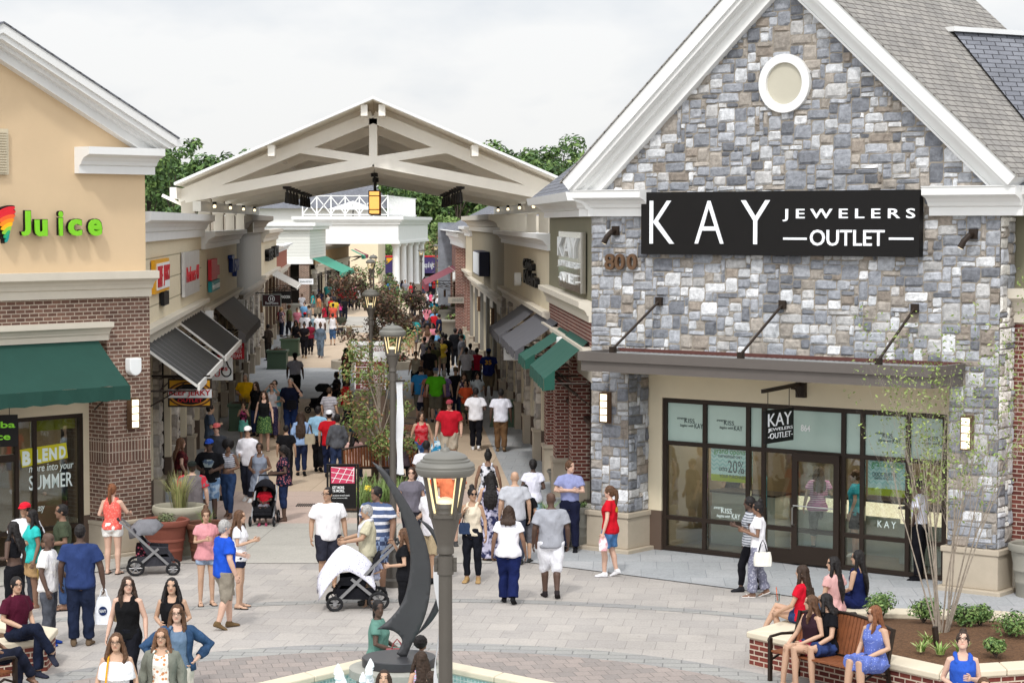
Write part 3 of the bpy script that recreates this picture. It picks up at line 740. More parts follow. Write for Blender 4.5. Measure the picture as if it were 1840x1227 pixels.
# ------------------------------------------------------------------ white portico with columns at the far end
por = thing('white_portico', 'white columned portico with a railed roof deck at the far end of the street', 'portico', (-12, 185, 0))
PA, PB, PC = (-17.6, 178.0), (-9.3, 178.0), (-7.95, 205.0)
b = MB(); 
def ent(poly, z0, z1, grow):
    cx_, cy_ = sum(p[0] for p in poly) / len(poly), sum(p[1] for p in poly) / len(poly)
    b.extz([(x + (grow if x > cx_ else -grow), y + (grow if y > cy_ else -grow)) for x, y in poly], z0, z1)
EP = [PA, PB, PC, (-17.6, 205)]
ent(EP, 4.85, 6.35, 0); ent(EP, 4.75, 4.95, .12); ent(EP, 6.35, 6.55, .15); ent(EP, 6.55, 6.72, .28); ent(EP, 6.72, 7.0, .42)
b.build('entablature', WHITE, por)
for k in range(5):
    f = k / 4; x, y = -9.55 + 1.1 * f, 179 + 23 * f
    q = MB(); q.lathe([(.34, .95), (.42, .97), (.42, 1.05), (.33, 1.12), (.31, 1.2), (.285, 4.4), (.30, 4.5), (.38, 4.56), (.40, 4.66), (.40, 4.76)], x, y, 20); co = q.build('column', WHITE, por, smooth=True)
    MB().box(x - .5, x + .5, y - .5, y + .5, 0, .95).build('pedestal', PLINTH, co)
rl = MB()
def rail(a, c, n):
    for i in range(n + 1):
        x, y = a[0] + (c[0] - a[0]) * i / n, a[1] + (c[1] - a[1]) * i / n
        rl.box(x - .05, x + .05, y - .05, y + .05, 7.0, 8.75)
        if i < n:
            x2, y2 = a[0] + (c[0] - a[0]) * (i + 1) / n, a[1] + (c[1] - a[1]) * (i + 1) / n
            for z0, z1 in ((8.68, 8.68), (7.15, 7.15), (7.2, 8.62), (8.62, 7.2)): rl.bar((x, y, z0), (x2, y2, z1), .08, .08)
rail((-17.2, 178.6), (-10.2, 178.6), 6)
for i in range(30): 
    y = 178.6 + i * .8; x = -10.2 + i * .8 * .052; rl.box(x - .03, x + .03, y - .03, y + .03, 7.0, 8.68)
rl.bar((-10.2, 178.6, 8.68), (-8.9, 202, 8.68), .08, .08); rl.bar((-10.2, 178.6, 7.15), (-8.9, 202, 7.15), .08, .08)
rl.build('deck_railing', WHITE, por)
gz = thing('white_umbrella', 'white pyramid umbrella on the railed deck of the portico', 'umbrella', (-14, 186, 7))
b = MB(); b.add([(-15.6, 184, 7.6), (-11.6, 184, 7.6), (-11.6, 188, 7.6), (-15.6, 188, 7.6), (-13.6, 186, 8.35)], [(0, 1, 4), (1, 2, 4), (2, 3, 4), (3, 0, 4)]); b.build('canopy', PLAINW, gz)
MB().tube([(-13.6, 186, 7), (-13.6, 186, 8.3)], .05).build('pole', BRONZE, gz)
fb = thing('far_shingled_building', 'white far building with a grey shingled roof behind the portico railing', 'building', (-20, 235, 0))
b = MB(); b.box(-31, -14.2, 232, 245, 4.6, 8.1); b.build('wall', WHITE, fb)
b = MB(); b.box(-31, -14.3, 232.1, 245, 0, 4.6); b.build('lower_wall', CREAMW, fb)
b = MB(); b.add([(-32, 231, 8.0), (-13.3, 231, 8.0), (-16.5, 240, 12.2), (-30, 240, 12.2), (-13.3, 248, 8.0)], [(0, 1, 2, 3), (1, 4, 2)]); b.build('roof', SHINGLE_D, fb)

# ------------------------------------------------------------------ timber-look truss canopy across the street
trs = thing('street_canopy', 'cream gabled truss canopy spanning the street between the shop rows', 'canopy', (-4, 84, 0))
CF = Fr(-3.82, 60, 1, 0, -1)      # u across (X - axis), v = depth beyond the front truss
def axis_x(v): return -.059 * v
CREAMS = mat('cream_steel_paint', '#f5f0e5', .55, var=.03)
SOFF = mat('cream_soffit', '#eee8da', .7, var=.05)
HW, ZE, ZA = 5.30, 7.42, 9.70      # half width, eave and ridge of the truss top chord
def roofslab(name, m, v0, v1, d0, d1, hw):
    b = MB(CF)
    for sg in (-1, 1):
        P = []
        for v in (v0, v1):
            for u, zz in ((hw, ZE - (hw - HW) * (ZA - ZE) / HW), (0, ZA)):
                for dz in (d0, d1): P.append((axis_x(v) + sg * u, v, zz + dz))
        b.add(P, [(0, 1, 3, 2), (4, 6, 7, 5), (0, 4, 5, 1), (2, 3, 7, 6), (0, 2, 6, 4), (1, 5, 7, 3)])
    b.build(name, m, trs)
VE = 28
roofslab('roof_panel', WHITE, -1.5, VE, .11, .18, HW + .06)
roofslab('soffit', SOFF, -1.4, VE - .1, .09, .109, HW + .03)
def truss(v, nm='truss', full=True):
    b = MB(CF); ax = axis_x(v)
    slope = (ZA - ZE) / HW
    for sg in (-1, 1):
        L = lambda u, z, du=0: (ax + sg * u, v, z)
        b.bar(L(HW + .1, 7.20), L(0, 9.40), .22, .33)
        b.bar(L(HW - .1, 7.18), L(0, 8.18), .20, .29)
        b.bar(L(2.05, 8.52), L(0, 8.20), .18, .22)
    b.bar((ax, v, 8.10), (ax, v, 9.35), .22, .22)
    b.build(nm, CREAMS, trs)
for v in (0, 6.8, 13.6, 20.4, 27.5): truss(v)
for sg in (-1, 1):
    for u in (.24, 2.75, HW + .1):
        b = MB(CF); zz = ZE + (HW - u) * (ZA - ZE) / HW
        b.bar((axis_x(-1.3) + sg * u, -1.3, zz - .08), (axis_x(VE - .3) + sg * u, VE - .3, zz - .08), .18, .30); b.build('purlin', CREAMS, trs)
    b = MB(CF)
    for k in range(14):       # cross ribs under the roof
        v = 1 + k * 1.9
        b.bar((axis_x(v) + sg * (HW - .1), v, ZE + .02), (axis_x(v) + sg * .2, v, ZA - .05), .08, .14)
    b.build('roof_ribs', CREAMS, trs)
    b = MB(CF); b.bar((sg * (HW - .45), -.2, 6.95), (axis_x(VE) + sg * (HW - .45), VE, 6.95), .22, .28); b.build('side_beam', mat('pale_gutter_beam', '#e2dfd6', .4), trs)
    for k in range(6):
        v = .1 + k * 5.4; x = axis_x(v) + sg * (HW - .75)
        b = MB(CF); x += sg * .55; b.box(x - .15, x + .15, v - .15, v + .15, 6.1, 7.3).box(x - .19, x + .19, v - .19, v + .19, 6.75, 7.2); b.build('post', CREAMT, trs)
        b = MB(CF); b.bar((x, v, 6.9), (x + sg * .75, v + .1, 7.25), .08, .08); b.build('bracket', CREAMS, trs)
# fixtures under the canopy
FIXB = mat('black_fixture', '#1d1a19', .5)
AMBER = mat('amber_lantern_glass', (1.0, .62, .22), .4, emit=1.0, var=.25, vs=3, ecol=(1.0, .5, .12))
BULB = mat('warm_bulb', (1, .8, .5), emit=1.6, var=0)
first = None
for sg in (-1, 1):
    for k in range(8):
        v = 1.5 + k * 2.3 + (1.6 if k > 3 else 0); u = 2.45; zz = 7.52
        x = -3.82 + axis_x(v) + sg * u
        if first is None:
            first = thing('hanging_spotlight', 'x', 'spotlight', (x, 60 + v, zz), 'black spotlights hanging under the street canopy')
            MB().lathe([(.13, 0), (.12, -.07), (.03, -.09), (.03, -.16)], x, 60 + v, 10, z0=zz).build('mount', FIXB, first)
            MB().lathe([(.055, -.16), (.06, -.3), (.075, -.46), (.04, -.48)], x, 60 + v, 10, z0=zz).build('lamp_can', FIXB, first)
            o = first
        else: o = dup(first, (x, 60 + v, zz))
        o['label'] = 'black spotlight under the ' + ('restroom' if sg < 0 else 'jeweller') + ' side of the canopy, ' + ['first', 'second', 'third', 'fourth', 'fifth', 'sixth', 'seventh', 'last'][k] + ' from its front'
for k, v in enumerate((7, 16)):
    x = -3.82 + axis_x(v); 
    t = thing('pendant_lantern', ['amber glass lantern hanging near the front of the street canopy', 'amber glass lantern hanging deeper under the street canopy, behind the front one'][k], 'lantern', (x, 60 + v, 8.1), 'amber lanterns of the street canopy')
    MB().tube([(x, 60 + v, 8.1), (x, 60 + v, 7.9)], .11, 8).tube([(x, 60 + v, 8.0), (x, 60 + v, 7.45)], .03, 6).build('chain', FIXB, t)
    MB().box(x - .16, x + .16, 60 + v - .16, 60 + v + .16, 6.78, 7.45).build('lantern_glass', AMBER, t)
    b = MB()
    for z in (6.74, 6.88, 7.3, 7.45): b.box(x - .175, x + .175, 60 + v - .175, 60 + v + .175, z, z + .03)
    for i in (-1, 1):
        for j in (-1, 1): b.box(x + i * .165 - .015, x + i * .165 + .015, 60 + v + j * .165 - .015, 60 + v + j * .165 + .015, 6.76, 7.46)
    b.build('lantern_frame', mat('amber_frame', '#6b3a12', .5), t)
fl = None
for sg in (-1, 1):
    for k in range(4):
        v = 3 + k * 6.5; x = -3.82 + axis_x(v) + sg * (HW - .68)
        if fl is None:
            fl = thing('festoon_bulb', 'x', 'light bulb', (x, 60 + v, 6.98), 'small warm bulbs along the canopy side beams'); o = fl
            MB().lathe([(.015, 0), (.045, -.03), (.05, -.07), (.03, -.10)], x, 60 + v, 10, z0=7.02).build('bulb', BULB, fl)
            MB().box(x - .05, x + .05, 60 + v - .05, 60 + v + .05, 7.02, 7.10).build('socket', FIXB, fl)
        else: o = dup(fl, (x, 60 + v, 6.98))
        o['label'] = 'small warm bulb on the ' + ('restroom' if sg < 0 else 'jeweller') + ' side beam of the canopy, ' + ['first', 'second', 'third', 'last'][k] + ' along it'
# ------------------------------------------------------------------ signs, awnings, lamps on the walls
RED = mat('sign_red', '#c01a28', .5, var=.03)
def tx(s, fr, v, box, m, parent, depth=.03, name='lettering', **k):
    "lettering whose box is measured on the photograph"
    x0, y0, x1, y1 = box
    ua, ub = onf(fr, x0, (y0 + y1) / 2, v)[0], onf(fr, x1, (y0 + y1) / 2, v)[0]
    za, zb = onf(fr, (x0 + x1) / 2, y1, v)[1], onf(fr, (x0 + x1) / 2, y0, v)[1]
    return text(s, fr, ua, ub, za, zb, v, depth, m, parent, name, **k)
def sign(label, fr, u0, u1, z0, z1, v0, v1, m, name='shop_sign', group=None, part='panel', edge=None):
    t = thing(name, label, 'sign', fr.T((u0 + u1) / 2, v0, z0), group)
    MB(fr).box(u0, u1, v0, v1, z0, z1).build(part, m, t)
    if edge:
        b = MB(fr); w = .035
        b.box(u0 - w, u1 + w, v0 - .01, v1 + .015, z1, z1 + w).box(u0 - w, u1 + w, v0 - .01, v1 + .015, z0 - w, z0).box(u0 - w, u0, v0 - .01, v1 + .015, z0, z1).box(u1, u1 + w, v0 - .01, v1 + .015, z0, z1)
        b.build('border', edge, t)
    return t
s1 = sign('long black fascia sign with white letters across the grey stone gable', K, onf(K, 1152, 400, .2)[0], onf(K, 1652, 400, .2)[0], 5.89, 7.08, .05, .20, BLACK)
for ch, bx in (('K', (1168, 361, 1212, 438)), ('A', (1249, 361, 1301, 438)), ('Y', (1332, 360, 1384, 439))): tx(ch, K, .20, bx, SIGNW, s1, .02, bold=-.012)
tx('J E W E L E R S', K, .20, (1407, 375, 1645, 398), SIGNW, s1, .02, bold=.012)
tx('OUTLET', K, .20, (1456, 413, 1590, 442), SIGNW, s1, .02, bold=.01)
for bx in ((1408, 1450), (1598, 1642)):
    (a, z), (c, _) = onf(K, bx[0], 429, .2), onf(K, bx[1], 429, .2); MB(K).box(a, c, .20, .22, z - .02, z + .02).build('dash', SIGNW, s1)
t = thing('house_number', 'bronze numerals 800 on the grey stone beside the long black sign', 'number', K.T(.7, .06, 5.6))
BRZ = mat('bronze_numerals', '#6a513d', .5, .3)
for ch, a in (('8', 1089), ('0', 1107), ('0', 1129)): tx(ch, K, .06, (a, 456, a + 17, 485), BRZ, t, .06, 'numeral', bold=.02)
# mirrored sign on the street flank
S2 = sign('polished metal sign on the olive flank wall facing the street', S, 1.2, 7.0, 5.05, 6.30, .03, .14, mat('polished_sign_metal', (.5, .47, .42), .12, .85, var=.15, vs=.5))
text('KAY', S, 1.5, 6.8, 5.75, 6.18, .14, .05, PLAINW, S2, mirror=True)
text('JEWELERS', S, 1.5, 6.7, 5.5, 5.66, .14, .05, PLAINW, S2, mirror=True)
text('-OUTLET-', S, 1.7, 6.5, 5.2, 5.4, .14, .05, PLAINW, S2, mirror=True)
# hanging blade sign
ub = onf(K, 1441, 705, -.68)[0]
SB = Fr(*K.T(ub, .55, 0)[:2], -K.n[0], -K.n[1], 1)
(a0, zt), (a1, zb) = onf(SB, 1376, 738, .03), onf(SB, 1426, 790, .03)
t = sign('small square black hanging sign on an iron bracket over the shop door', SB, a0, a1, zb, zt, -.03, .03, BLACK, 'hanging_sign')
for s_, bx in (('KAY', (1380, 741, 1422, 764)), ('JEWELERS', (1380, 767, 1424, 774)), ('-OUTLET-', (1380, 776, 1424, 786))): tx(s_, SB, .03, bx, SIGNW, t, .008)
b = MB(SB); zbr = zt + .36
b.bar((a0 - .08, 0, zbr), (1.23, 0, zbr + .06), .05, .07).box(1.16, 1.24, -.1, .1, zbr - .2, zbr + .22); b.tube([(1.1, 0, zbr - .16), (1.0, 0, zbr - .02), (.85, 0, zbr)], .025)
for a in (a0 + .12, a1 - .12): b.tube([(a, 0, zt - .01), (a, 0, zbr)], .008)
b.build('iron_bracket', BRONZE, t)
# window graphics of the jeweller
INKD = mat('dark_window_ink', (.06, .08, .08), .6, var=0)
INKW = mat('white_window_ink', (.75, .85, .83), .6, var=0)
t = thing('window_lettering', 'dark slogan lettering on the frosted upper panes of the jeweller', 'lettering', KW.T(2, 0, 2.6), 'window graphics of the jeweller')
for x, y in ((1217, 750), (1288, 754), (1573, 777), (1655, 782)):
    tx('every', KW, .012, (x, y, x + 17, y + 5), INKD, t, .004, shear=.3); tx('KISS', KW, .012, (x + 13, y + 2, x + 31, y + 10), INKD, t, .004)
    tx('begins with', KW, .012, (x + 5, y + 12, x + 29, y + 18), INKD, t, .004, shear=.3); tx('KAY', KW, .012, (x + 31, y + 11, x + 46, y + 20), INKD, t, .004)
t = thing('window_lettering', 'white slogan, shop name and number 864 lettering on the clear panes', 'lettering', KW.T(2, 0, .7), 'window graphics of the jeweller')
tx('864', KW, .012, (1439, 763, 1456, 775), PLAINW, t, .004, bold=.02)
tx('every', KW, .012, (1283, 910, 1300, 916), INKW, t, .004, shear=.3); tx('KISS', KW, .012, (1296, 913, 1315, 922), INKW, t, .004)
tx('begins with', KW, .012, (1288, 924, 1312, 931), INKW, t, .004, shear=.3); tx('KAY', KW, .012, (1315, 923, 1330, 933), INKW, t, .004)
tx('K A Y', KW, .012, (1577, 936, 1610, 948), INKW, t, .004)
CHEV = mat('teal_poster', '#d3e8e4', .6, var=.05, vs=4)
CHEV2 = mat('teal_poster_stripe', '#a9d2ce', .6, var=0)
LIME = mat('lime_green_ink', '#4aa03a', .6, var=0)
LIMEB = mat('lime_band', '#b6bd2a', .6, var=0)
def poster(label, x0, y0, x1, y1, lines):
    (u0, zt_), (u1, zb_) = onf(KW, x0, y0, -.05), onf(KW, x1, y1, -.05)
    t = thing('window_poster', label, 'poster', KW.T(u0, -.05, zb_), 'window graphics of the jeweller')
    MB(KW).box(u0, u1, -.06, -.05, zb_, zt_).build('sheet', CHEV, t)
    b = MB(KW); n = 14
    for k in range(6):
        z = zb_ + .2 + k * (zt_ - zb_ - .2) / 6
        for i in range(n):
            a, c = u0 + (u1 - u0) * i / n, u0 + (u1 - u0) * (i + 1) / n; h0, h1 = (0, .05) if i % 2 else (.05, 0)
            b.add([(a, -.049, z + h0), (c, -.049, z + h1), (c, -.049, z + h1 + .035), (a, -.049, z + h0 + .035)], [(0, 1, 2, 3)])
    b.build('zigzag_pattern', CHEV2, t)
    MB(KW).box(u0 + .002, u1 - .002, -.055, -.046, zb_ + .002, zb_ + .13).build('lime_band', LIMEB, t)
    for s_, bx, m in lines: tx(s_, KW, -.046, bx, m, t, .004)
poster('teal zigzag poster with green headline and 20% offer in the second window', 1278, 800, 1352, 869, [('grand opening', (1283, 806, 1347, 819), LIME), ('THIS WEEKEND ONLY', (1290, 818, 1334, 823), INKD), ('extra', (1292, 838, 1307, 846), INKD), ('20%', (1308, 828, 1337, 850), INKD), ('OFF', (1327, 846, 1338, 852), INKD), ('YOUR PURCHASE', (1293, 853, 1338, 859), INKD)])
poster('teal zigzag poster with a ring drawing and door buster headline in the fifth window', 1560, 822, 1632, 894, [('grand opening', (1566, 828, 1632, 844), LIME), ('DOOR BUSTER', (1568, 849, 1611, 857), INKD), ('LIMITED TIME ONLY', (1571, 858, 1607, 862), INKD)])
# juice shop signs
GREEN = mat('lime_sign_face', '#7ac428', .45, var=.02, emit=.12)
t = thing('shop_sign', 'lime green channel letters Juice on the tan stucco beside a rainbow swirl', 'sign', J.T(7.9, .02, 6.3))
for ch, bx in (('J', (38, 379, 54, 424)), ('u', (62, 395, 84, 425)), ('i', (105, 380, 112, 424)), ('c', (122, 394, 146, 424)), ('e', (158, 394, 182, 424))): tx(ch, J, .16, bx, GREEN, t, .03, 'letter', bold=.035); tx(ch, J, .03, (bx[0] - 4, bx[1] - 1, bx[2] - 5, bx[3] - 1), BLACK, t, .125, 'letter_return', bold=.03)
t = thing('swirl_sign', 'rainbow coloured spiral cone emblem on the tan stucco wall', 'sign', J.T(6.7, .02, 6.2))
cols_ = ['#d8232f', '#d8232f', '#e8622c', '#f08a1e', '#f4b81a', '#8cc63f', '#2aa36b', '#1b8f8a']
for k in range(8):
    y = 378 + k * 7.2; hw = (15, 16, 15, 13, 10, 7.5, 5, 3)[k]; cx_ = 11
    (a, z), (c, _) = onf(J, cx_ - hw, y, .12), onf(J, cx_ + hw, y, .12); m_ = (a + c) / 2; r_ = (c - a) / 2
    pts = [(m_ + r_ * math.cos(w), z + .055 * math.sin(w) + .05 * math.cos(w)) for w in [2 * math.pi * i / 20 for i in range(20)]]
    MB(J).extv([(m_ + (a_ - m_) * 1.14 - .015, q_ + (.02 if q_ > z else -.02)) for a_, q_ in pts], .02, .12).build('swirl_outline', BLACK, t)
    MB(J).extv(pts, .03, .14 + k * .004).build('swirl_band', mat('swirl_' + cols_[k][1:], cols_[k], .5, var=0, emit=.05), t)
JBF = Fr(-9.19 - .9 * .95, 40.2 - .9 * .3, .95, .31, 1)
zt, zb, a1 = 2.94, 2.35, .9
t = sign('small black hanging sign with lime letters under the green awning edge', JBF, a1 - .9, a1, zb, zt, -.03, .03, BLACK, 'hanging_sign')
text('Jamba', JBF, a1 - .78, a1 - .05, (zt + zb) / 2 + .02, zt - .12, .03, .01, GREEN, t, bold=.02); text('Juice', JBF, a1 - .7, a1 - .14, zb + .09, (zt + zb) / 2 - .04, .03, .01, GREEN, t, bold=.02)
b = MB(JBF); b.tube([(a1 - .15, 0, zt), (a1 - .15, 0, zt + .3)], .008).tube([(a1 - .75, 0, zt), (a1 - .75, 0, zt + .3)], .008); b.build('hanger', BRONZE, t)
t = thing('window_lettering', 'white and yellow BLEND more into your SUMMER lettering on the juice shop window', 'lettering', JW.T(7.3, 0, 1.6))
(p0, q0), (p1, q1), (p2, q2), (p3, q3) = onf(JW, 36, 808, .02), onf(JW, 119, 795, .02), onf(JW, 122, 822, .02), onf(JW, 40, 840, .02)
MB(JW).extv([(p0, q0), (p1, q1), (p2, q2), (p3, q3)], .012, .02).build('yellow_patch', mat('yellow_window_ink', '#c9c325', .6, var=0), t)
for ch, bx in (('B', (40, 810, 55, 836)), ('L', (64, 807, 74, 831)), ('E', (76, 805, 86, 828)), ('N', (88, 804, 102, 826)), ('D', (106, 801, 118, 823))): tx(ch, JW, .021, bx, INKW, t, .004, bold=.05)
tx('more into your', JW, .012, (52, 832, 132, 849), INKW, t, .004, shear=.2); tx('SUMMER', JW, .012, (52, 851, 130, 877), INKW, t, .004, bold=.01); tx('easy', JW, .012, (64, 909, 80, 922), INKW, t, .004, shear=.3)
# signs on the left row
YEL = mat('sign_yellow', '#e0a012', .5, var=.03); SILV = mat('silver_sign', (.62, .62, .63), .3, .5, var=.15, vs=3); TEAL = mat('sign_teal', '#118a92', .5, var=0); BLUE = mat('sign_blue', '#27418f', .5, var=0)
t = sign('yellow wall sign with white panels and red lettering on cream siding', LF, 3.9, 7.6, 4.95, 5.68, .02, .10, YEL)
MB(LF).box(4.3, 5.6, .10, .12, 5.02, 5.6).build('white_panel', PLAINW, t); MB(LF).box(5.75, 7.5, .10, .12, 5.02, 5.6).build('white_panel', PLAINW, t)
text('BEEF', LF, 4.36, 5.52, 5.08, 5.54, .12, .02, RED, t); text('JERKY', LF, 5.83, 7.42, 5.08, 5.54, .12, .02, RED, t); MB(LF).box(6.0, 7.3, .03, .12, 4.62, 4.93).build('hanging_tab', BLACK, t)
t = sign('silver square wall sign with red lettering on cream siding', LF, 12.2, 17.6, 4.60, 5.74, .03, .11, SILV); text('Perfumes 4U', LF, 12.8, 17.2, 4.95, 5.35, .11, .02, RED, t)
t = sign('red and teal stacked wall sign between the silver sign and the blue letters', LF, 22.4, 25.2, 4.75, 5.38, .03, .14, RED); MB(LF).box(22.4, 26.4, .03, .14, 4.4, 4.72).build('teal_panel', TEAL, t); text('ice cream', LF, 22.8, 26.2, 4.46, 4.66, .14, .02, PLAINW, t); MB(LF).box(25.2, 26.4, .05, .14, 4.85, 5.15).build('red_tab', RED, t)
t = thing('wall_lettering', 'blue wall lettering on the cream front beside the tall grey front', 'sign', LF.T(34, 0, 4.8)); text('Toys', LF, 33.2, 38.0, 4.55, 5.35, .02, .15, BLUE, t, bold=.03)
t = thing('wall_lettering', 'small black wall lettering on the cream front past the tall grey front', 'sign', LF.T(70, 0, 4.8)); text('STEVE', LF, 66, 72.5, 4.55, 5.15, .02, .2, BLACK, t, bold=.03); text('MADDEN', LF, 74.5, 81, 4.6, 5.2, .02, .2, BLACK, t, bold=.03)
def blade(label, x0, y0, x1, y1, Y, m, edge=None, name='blade_sign', wall=-1):
    f = Fr(0, Y, 1, 0, 1); (a, zt_), (c, zb_) = onf(f, x0, y0), onf(f, x1, y1)
    t = sign(label, f, a, c, zb_, zt_, -.04, .03, m, name, edge=edge)
    b = MB(f); wx = (Lx(Y) if wall < 0 else Rx(Y)); b.bar((wx, 0, zt_ + .09), (c if wall < 0 else a, 0, zt_ + .09), .04, .04)
    for x in (a + .1, c - .1): b.tube([(x, 0, zt_ - .01), (x, 0, zt_ + .09)], .01)
    b.build('hanger', BRONZE, t)
    return t, f
t, f = blade('yellow hanging sign with red BEEF JERKY OUTLET lettering under the black ribbed awning', 305, 683, 378, 728, 47, YEL, BRONZE)
b = MB(f); cxs, czs = onf(f, 342, 708); 
for rr, vv, mm in ((.50, .04, mat('sign_brown', '#5a3413', .6, var=0)), (.45, .045, mat('sign_ochre', '#c98a2a', .6, var=0)), (.40, .05, BLACK)):
    MB(f).extv([(cxs + rr * math.cos(2 * math.pi * i / 32), czs + rr * .56 * math.sin(2 * math.pi * i / 32)) for i in range(32)], .031, vv).build('oval', mm, t)
MB(f).box(cxs - .47, cxs + .47, .031, .06, czs - .075, czs + .11).build('letter_band', PLAINW, t)
text('BEEF JERKY', f, cxs - .45, cxs + .45, czs - .06, czs + .10, .06, .015, RED, t, bold=.02); text('OUTLET', f, cxs - .27, cxs + .27, czs - .17, czs - .09, .05, .015, RED, t, bold=.02)
t, f = blade('white hanging sign with red lettering and a black droplet behind the yellow sign', 352, 642, 418, 683, 60.5, PLAINW)
tx('Perfumes', f, .03, (352, 657, 409, 666), RED, t, .01, bold=.01); tx('4U', f, .03, (377, 667, 395, 677), RED, t, .01, bold=.01)
px_, pz_ = onf(f, 407, 666); dr_ = [(px_ + .13 * math.cos(w), pz_ - .02 + .14 * math.sin(w)) for w in [R(a) for a in range(120, 421, 20)]] + [(px_ - .01, pz_ + .3)]
MB(f).tube([(a, .035, c) for a, c in dr_] , .02, 6).build('droplet', BLACK, t)
t, f = blade('red hanging sign with white candies and ice cream lettering under the charcoal awning', 385, 612, 439, 645, 68, RED)
for s_, bx in (('FUDGES', (405, 616, 435, 625)), ('CANDIES', (400, 627, 434, 634)), ('ICE CREAM', (400, 636, 434, 643))): tx(s_, f, .03, bx, PLAINW, t, .01)
t, f = blade('maroon restroom sign with a grey frame hanging over the street', 472, 530, 504, 549, 98, mat('maroon_sign', '#3a1d20', .5, var=.05), mat('grey_sign_frame', '#7e8079', .5))
tx('Restrooms', f, .03, (477, 542, 500, 547), PLAINW, t, .01)
ix, iz = onf(f, 488, 537); MB(f).tube([(ix + .14 * math.cos(R(a)), .035, iz + .14 * math.sin(R(a))) for a in range(0, 361, 30)], .012, 6).build('round_icon', PLAINW, t)
for dx_ in (-.04, .05): MB(f).box(ix + dx_ - .015, ix + dx_ + .02, .03, .045, iz - .07, iz + .07).build('figure_icon', PLAINW, t)
t, f = blade('black hanging sign with white lettering behind the restroom sign', 489, 523, 523, 545, 112, BLACK); tx('MADDEN', f, .03, (505, 531, 521, 536), PLAINW, t, .01)
t, f = blade('pale grey hanging sign near the green awning of the portico shops', 537, 501, 563, 511, 140, SIGNW); tx('BANANA REPUBLIC', f, .03, (539, 504, 561, 508), INKD, t, .01)
t, f = blade('white hanging sign with dark lettering under the charcoal awnings', 905, 611, 951, 647, 62, PLAINW, wall=1); tx('Calvin Klein', f, .03, (909, 624, 957, 636), INKD, t, .01)
t, f = blade('weathered grey hanging sign beside the red brick front', 805, 534, 838, 545, 118, mat('weathered_sign', '#9c958a', .7), wall=1); tx('LEVIS OUTLET', f, .03, (812, 537, 832, 542), INKD, t, .01)
t = thing('wall_lettering', 'black raised wall lettering on the cream front above the charcoal awnings', 'sign', RF.T(6, 0, 4.8)); text('Calvin', RF, 5.2, 9.2, 5.15, 5.45, .02, .12, BLACK, t, mirror=True, bold=.02); text('Klein', RF, 3.6, 9.0, 4.72, 5.12, .02, .12, BLACK, t, mirror=True, bold=.02)
t = sign('navy and white box sign on the tall taupe front', RF, 33.5, 39.5, 4.3, 5.3, .03, .45, mat('navy_sign', '#1b2140', .4)); MB(RF).box(33.6, 39.4, .45, .48, 4.36, 5.24).build('white_face', SIGNW, t)
# awnings
def fabric(name, c, bs=8): return mat(name, c, .85, var=.07, vs=3, bump=.12, bs=bs)
def awning(label, fr, u0, u1, zt, zf, e, m, val=.22, ribs=None, trim=None, v0=.03, bars=True):
    t = thing('awning', label, 'awning', fr.T((u0 + u1) / 2, 0, zf), None)
    b = MB(fr); n = 14
    sag = lambda f_: -.02 * math.sin(math.pi * f_)
    if ribs:
        k = int((u1 - u0) / ribs)
        for i in range(k):
            a, c = u0 + (u1 - u0) * i / k, u0 + (u1 - u0) * (i + 1) / k; m_ = a + (c - a) * .5
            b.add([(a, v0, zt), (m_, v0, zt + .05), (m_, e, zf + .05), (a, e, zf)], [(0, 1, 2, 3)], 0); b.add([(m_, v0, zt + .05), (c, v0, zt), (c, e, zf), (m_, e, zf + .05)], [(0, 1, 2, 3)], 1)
        b.add([(u0, v0, zt - .03), (u1, v0, zt - .03), (u1, e, zf - .03), (u0, e, zf - .03)], [(0, 1, 2, 3)])
    else:
        k = max(6, int((u1 - u0) / .25))
        rw = []
        for j in range(7):
            for i in range(k + 1):
                f_, g = j / 6, i / k; w = .012 * math.sin(g * 37 + j) + .008 * math.sin(g * 91)
                rw.append((u0 + (u1 - u0) * g, v0 + (e - v0) * f_, zt + (zf - zt) * f_ - .03 * math.sin(math.pi * f_) + w * f_))
        b.add(rw, [(j * (k + 1) + i, j * (k + 1) + i + 1, (j + 1) * (k + 1) + i + 1, (j + 1) * (k + 1) + i) for j in range(6) for i in range(k)])
    b.build('fabric' if not ribs else 'ribbed_panel', m if not ribs else [m, RIB2], t, smooth=not ribs)
    if val:
        b = MB(fr); k = max(4, int((u1 - u0) / .18)); top = [(u0 + (u1 - u0) * i / k, e + .006 + .012 * math.sin(i * 1.7), zf + .005) for i in range(k + 1)]; bot = [(x, y + .015 * math.sin(x * 9), zf - val - .015 * math.sin(x * 21)) for x, y, z in top]
        b.add(top + bot, [(i, i + 1, k + 2 + i, k + 1 + i) for i in range(k)])
        for u in (u0, u1): b.add([(u, e, zf), (u, e - .22, zf + .22 * (zt - zf) / (e - v0)), (u, e - .22, zf - val * .9), (u, e, zf - val)], [(0, 1, 2, 3)])
        b.build('valance', m, t)
    if trim:
        b = MB(fr); b.box(u0 - .02, u1 + .02, e, e + .05, zf - .09, zf + .045); b.build('front_trim', trim, t)
        for u in (u0, u1): MB(fr).bar((u, v0, zt + .0), (u, e, zf + .0), .04, .05).build('side_trim', trim, t)
    if bars:
        b = MB(fr)
        for u in (u0 + .1, (u0 + u1) / 2, u1 - .1): b.tube([(u, v0, zf - .1), (u, e - .04, zf - .1)], .022, 6).tube([(u, v0, zf - .5), (u, e * .6, zf - .12)], .018, 6)
        for v in (.35, .7): b.tube([(u0 + .05, v, zf - .1), (u1 - .05, v, zf - .1)], .016, 6)
        b.build('support_frame', BRONZE, t)
    return t
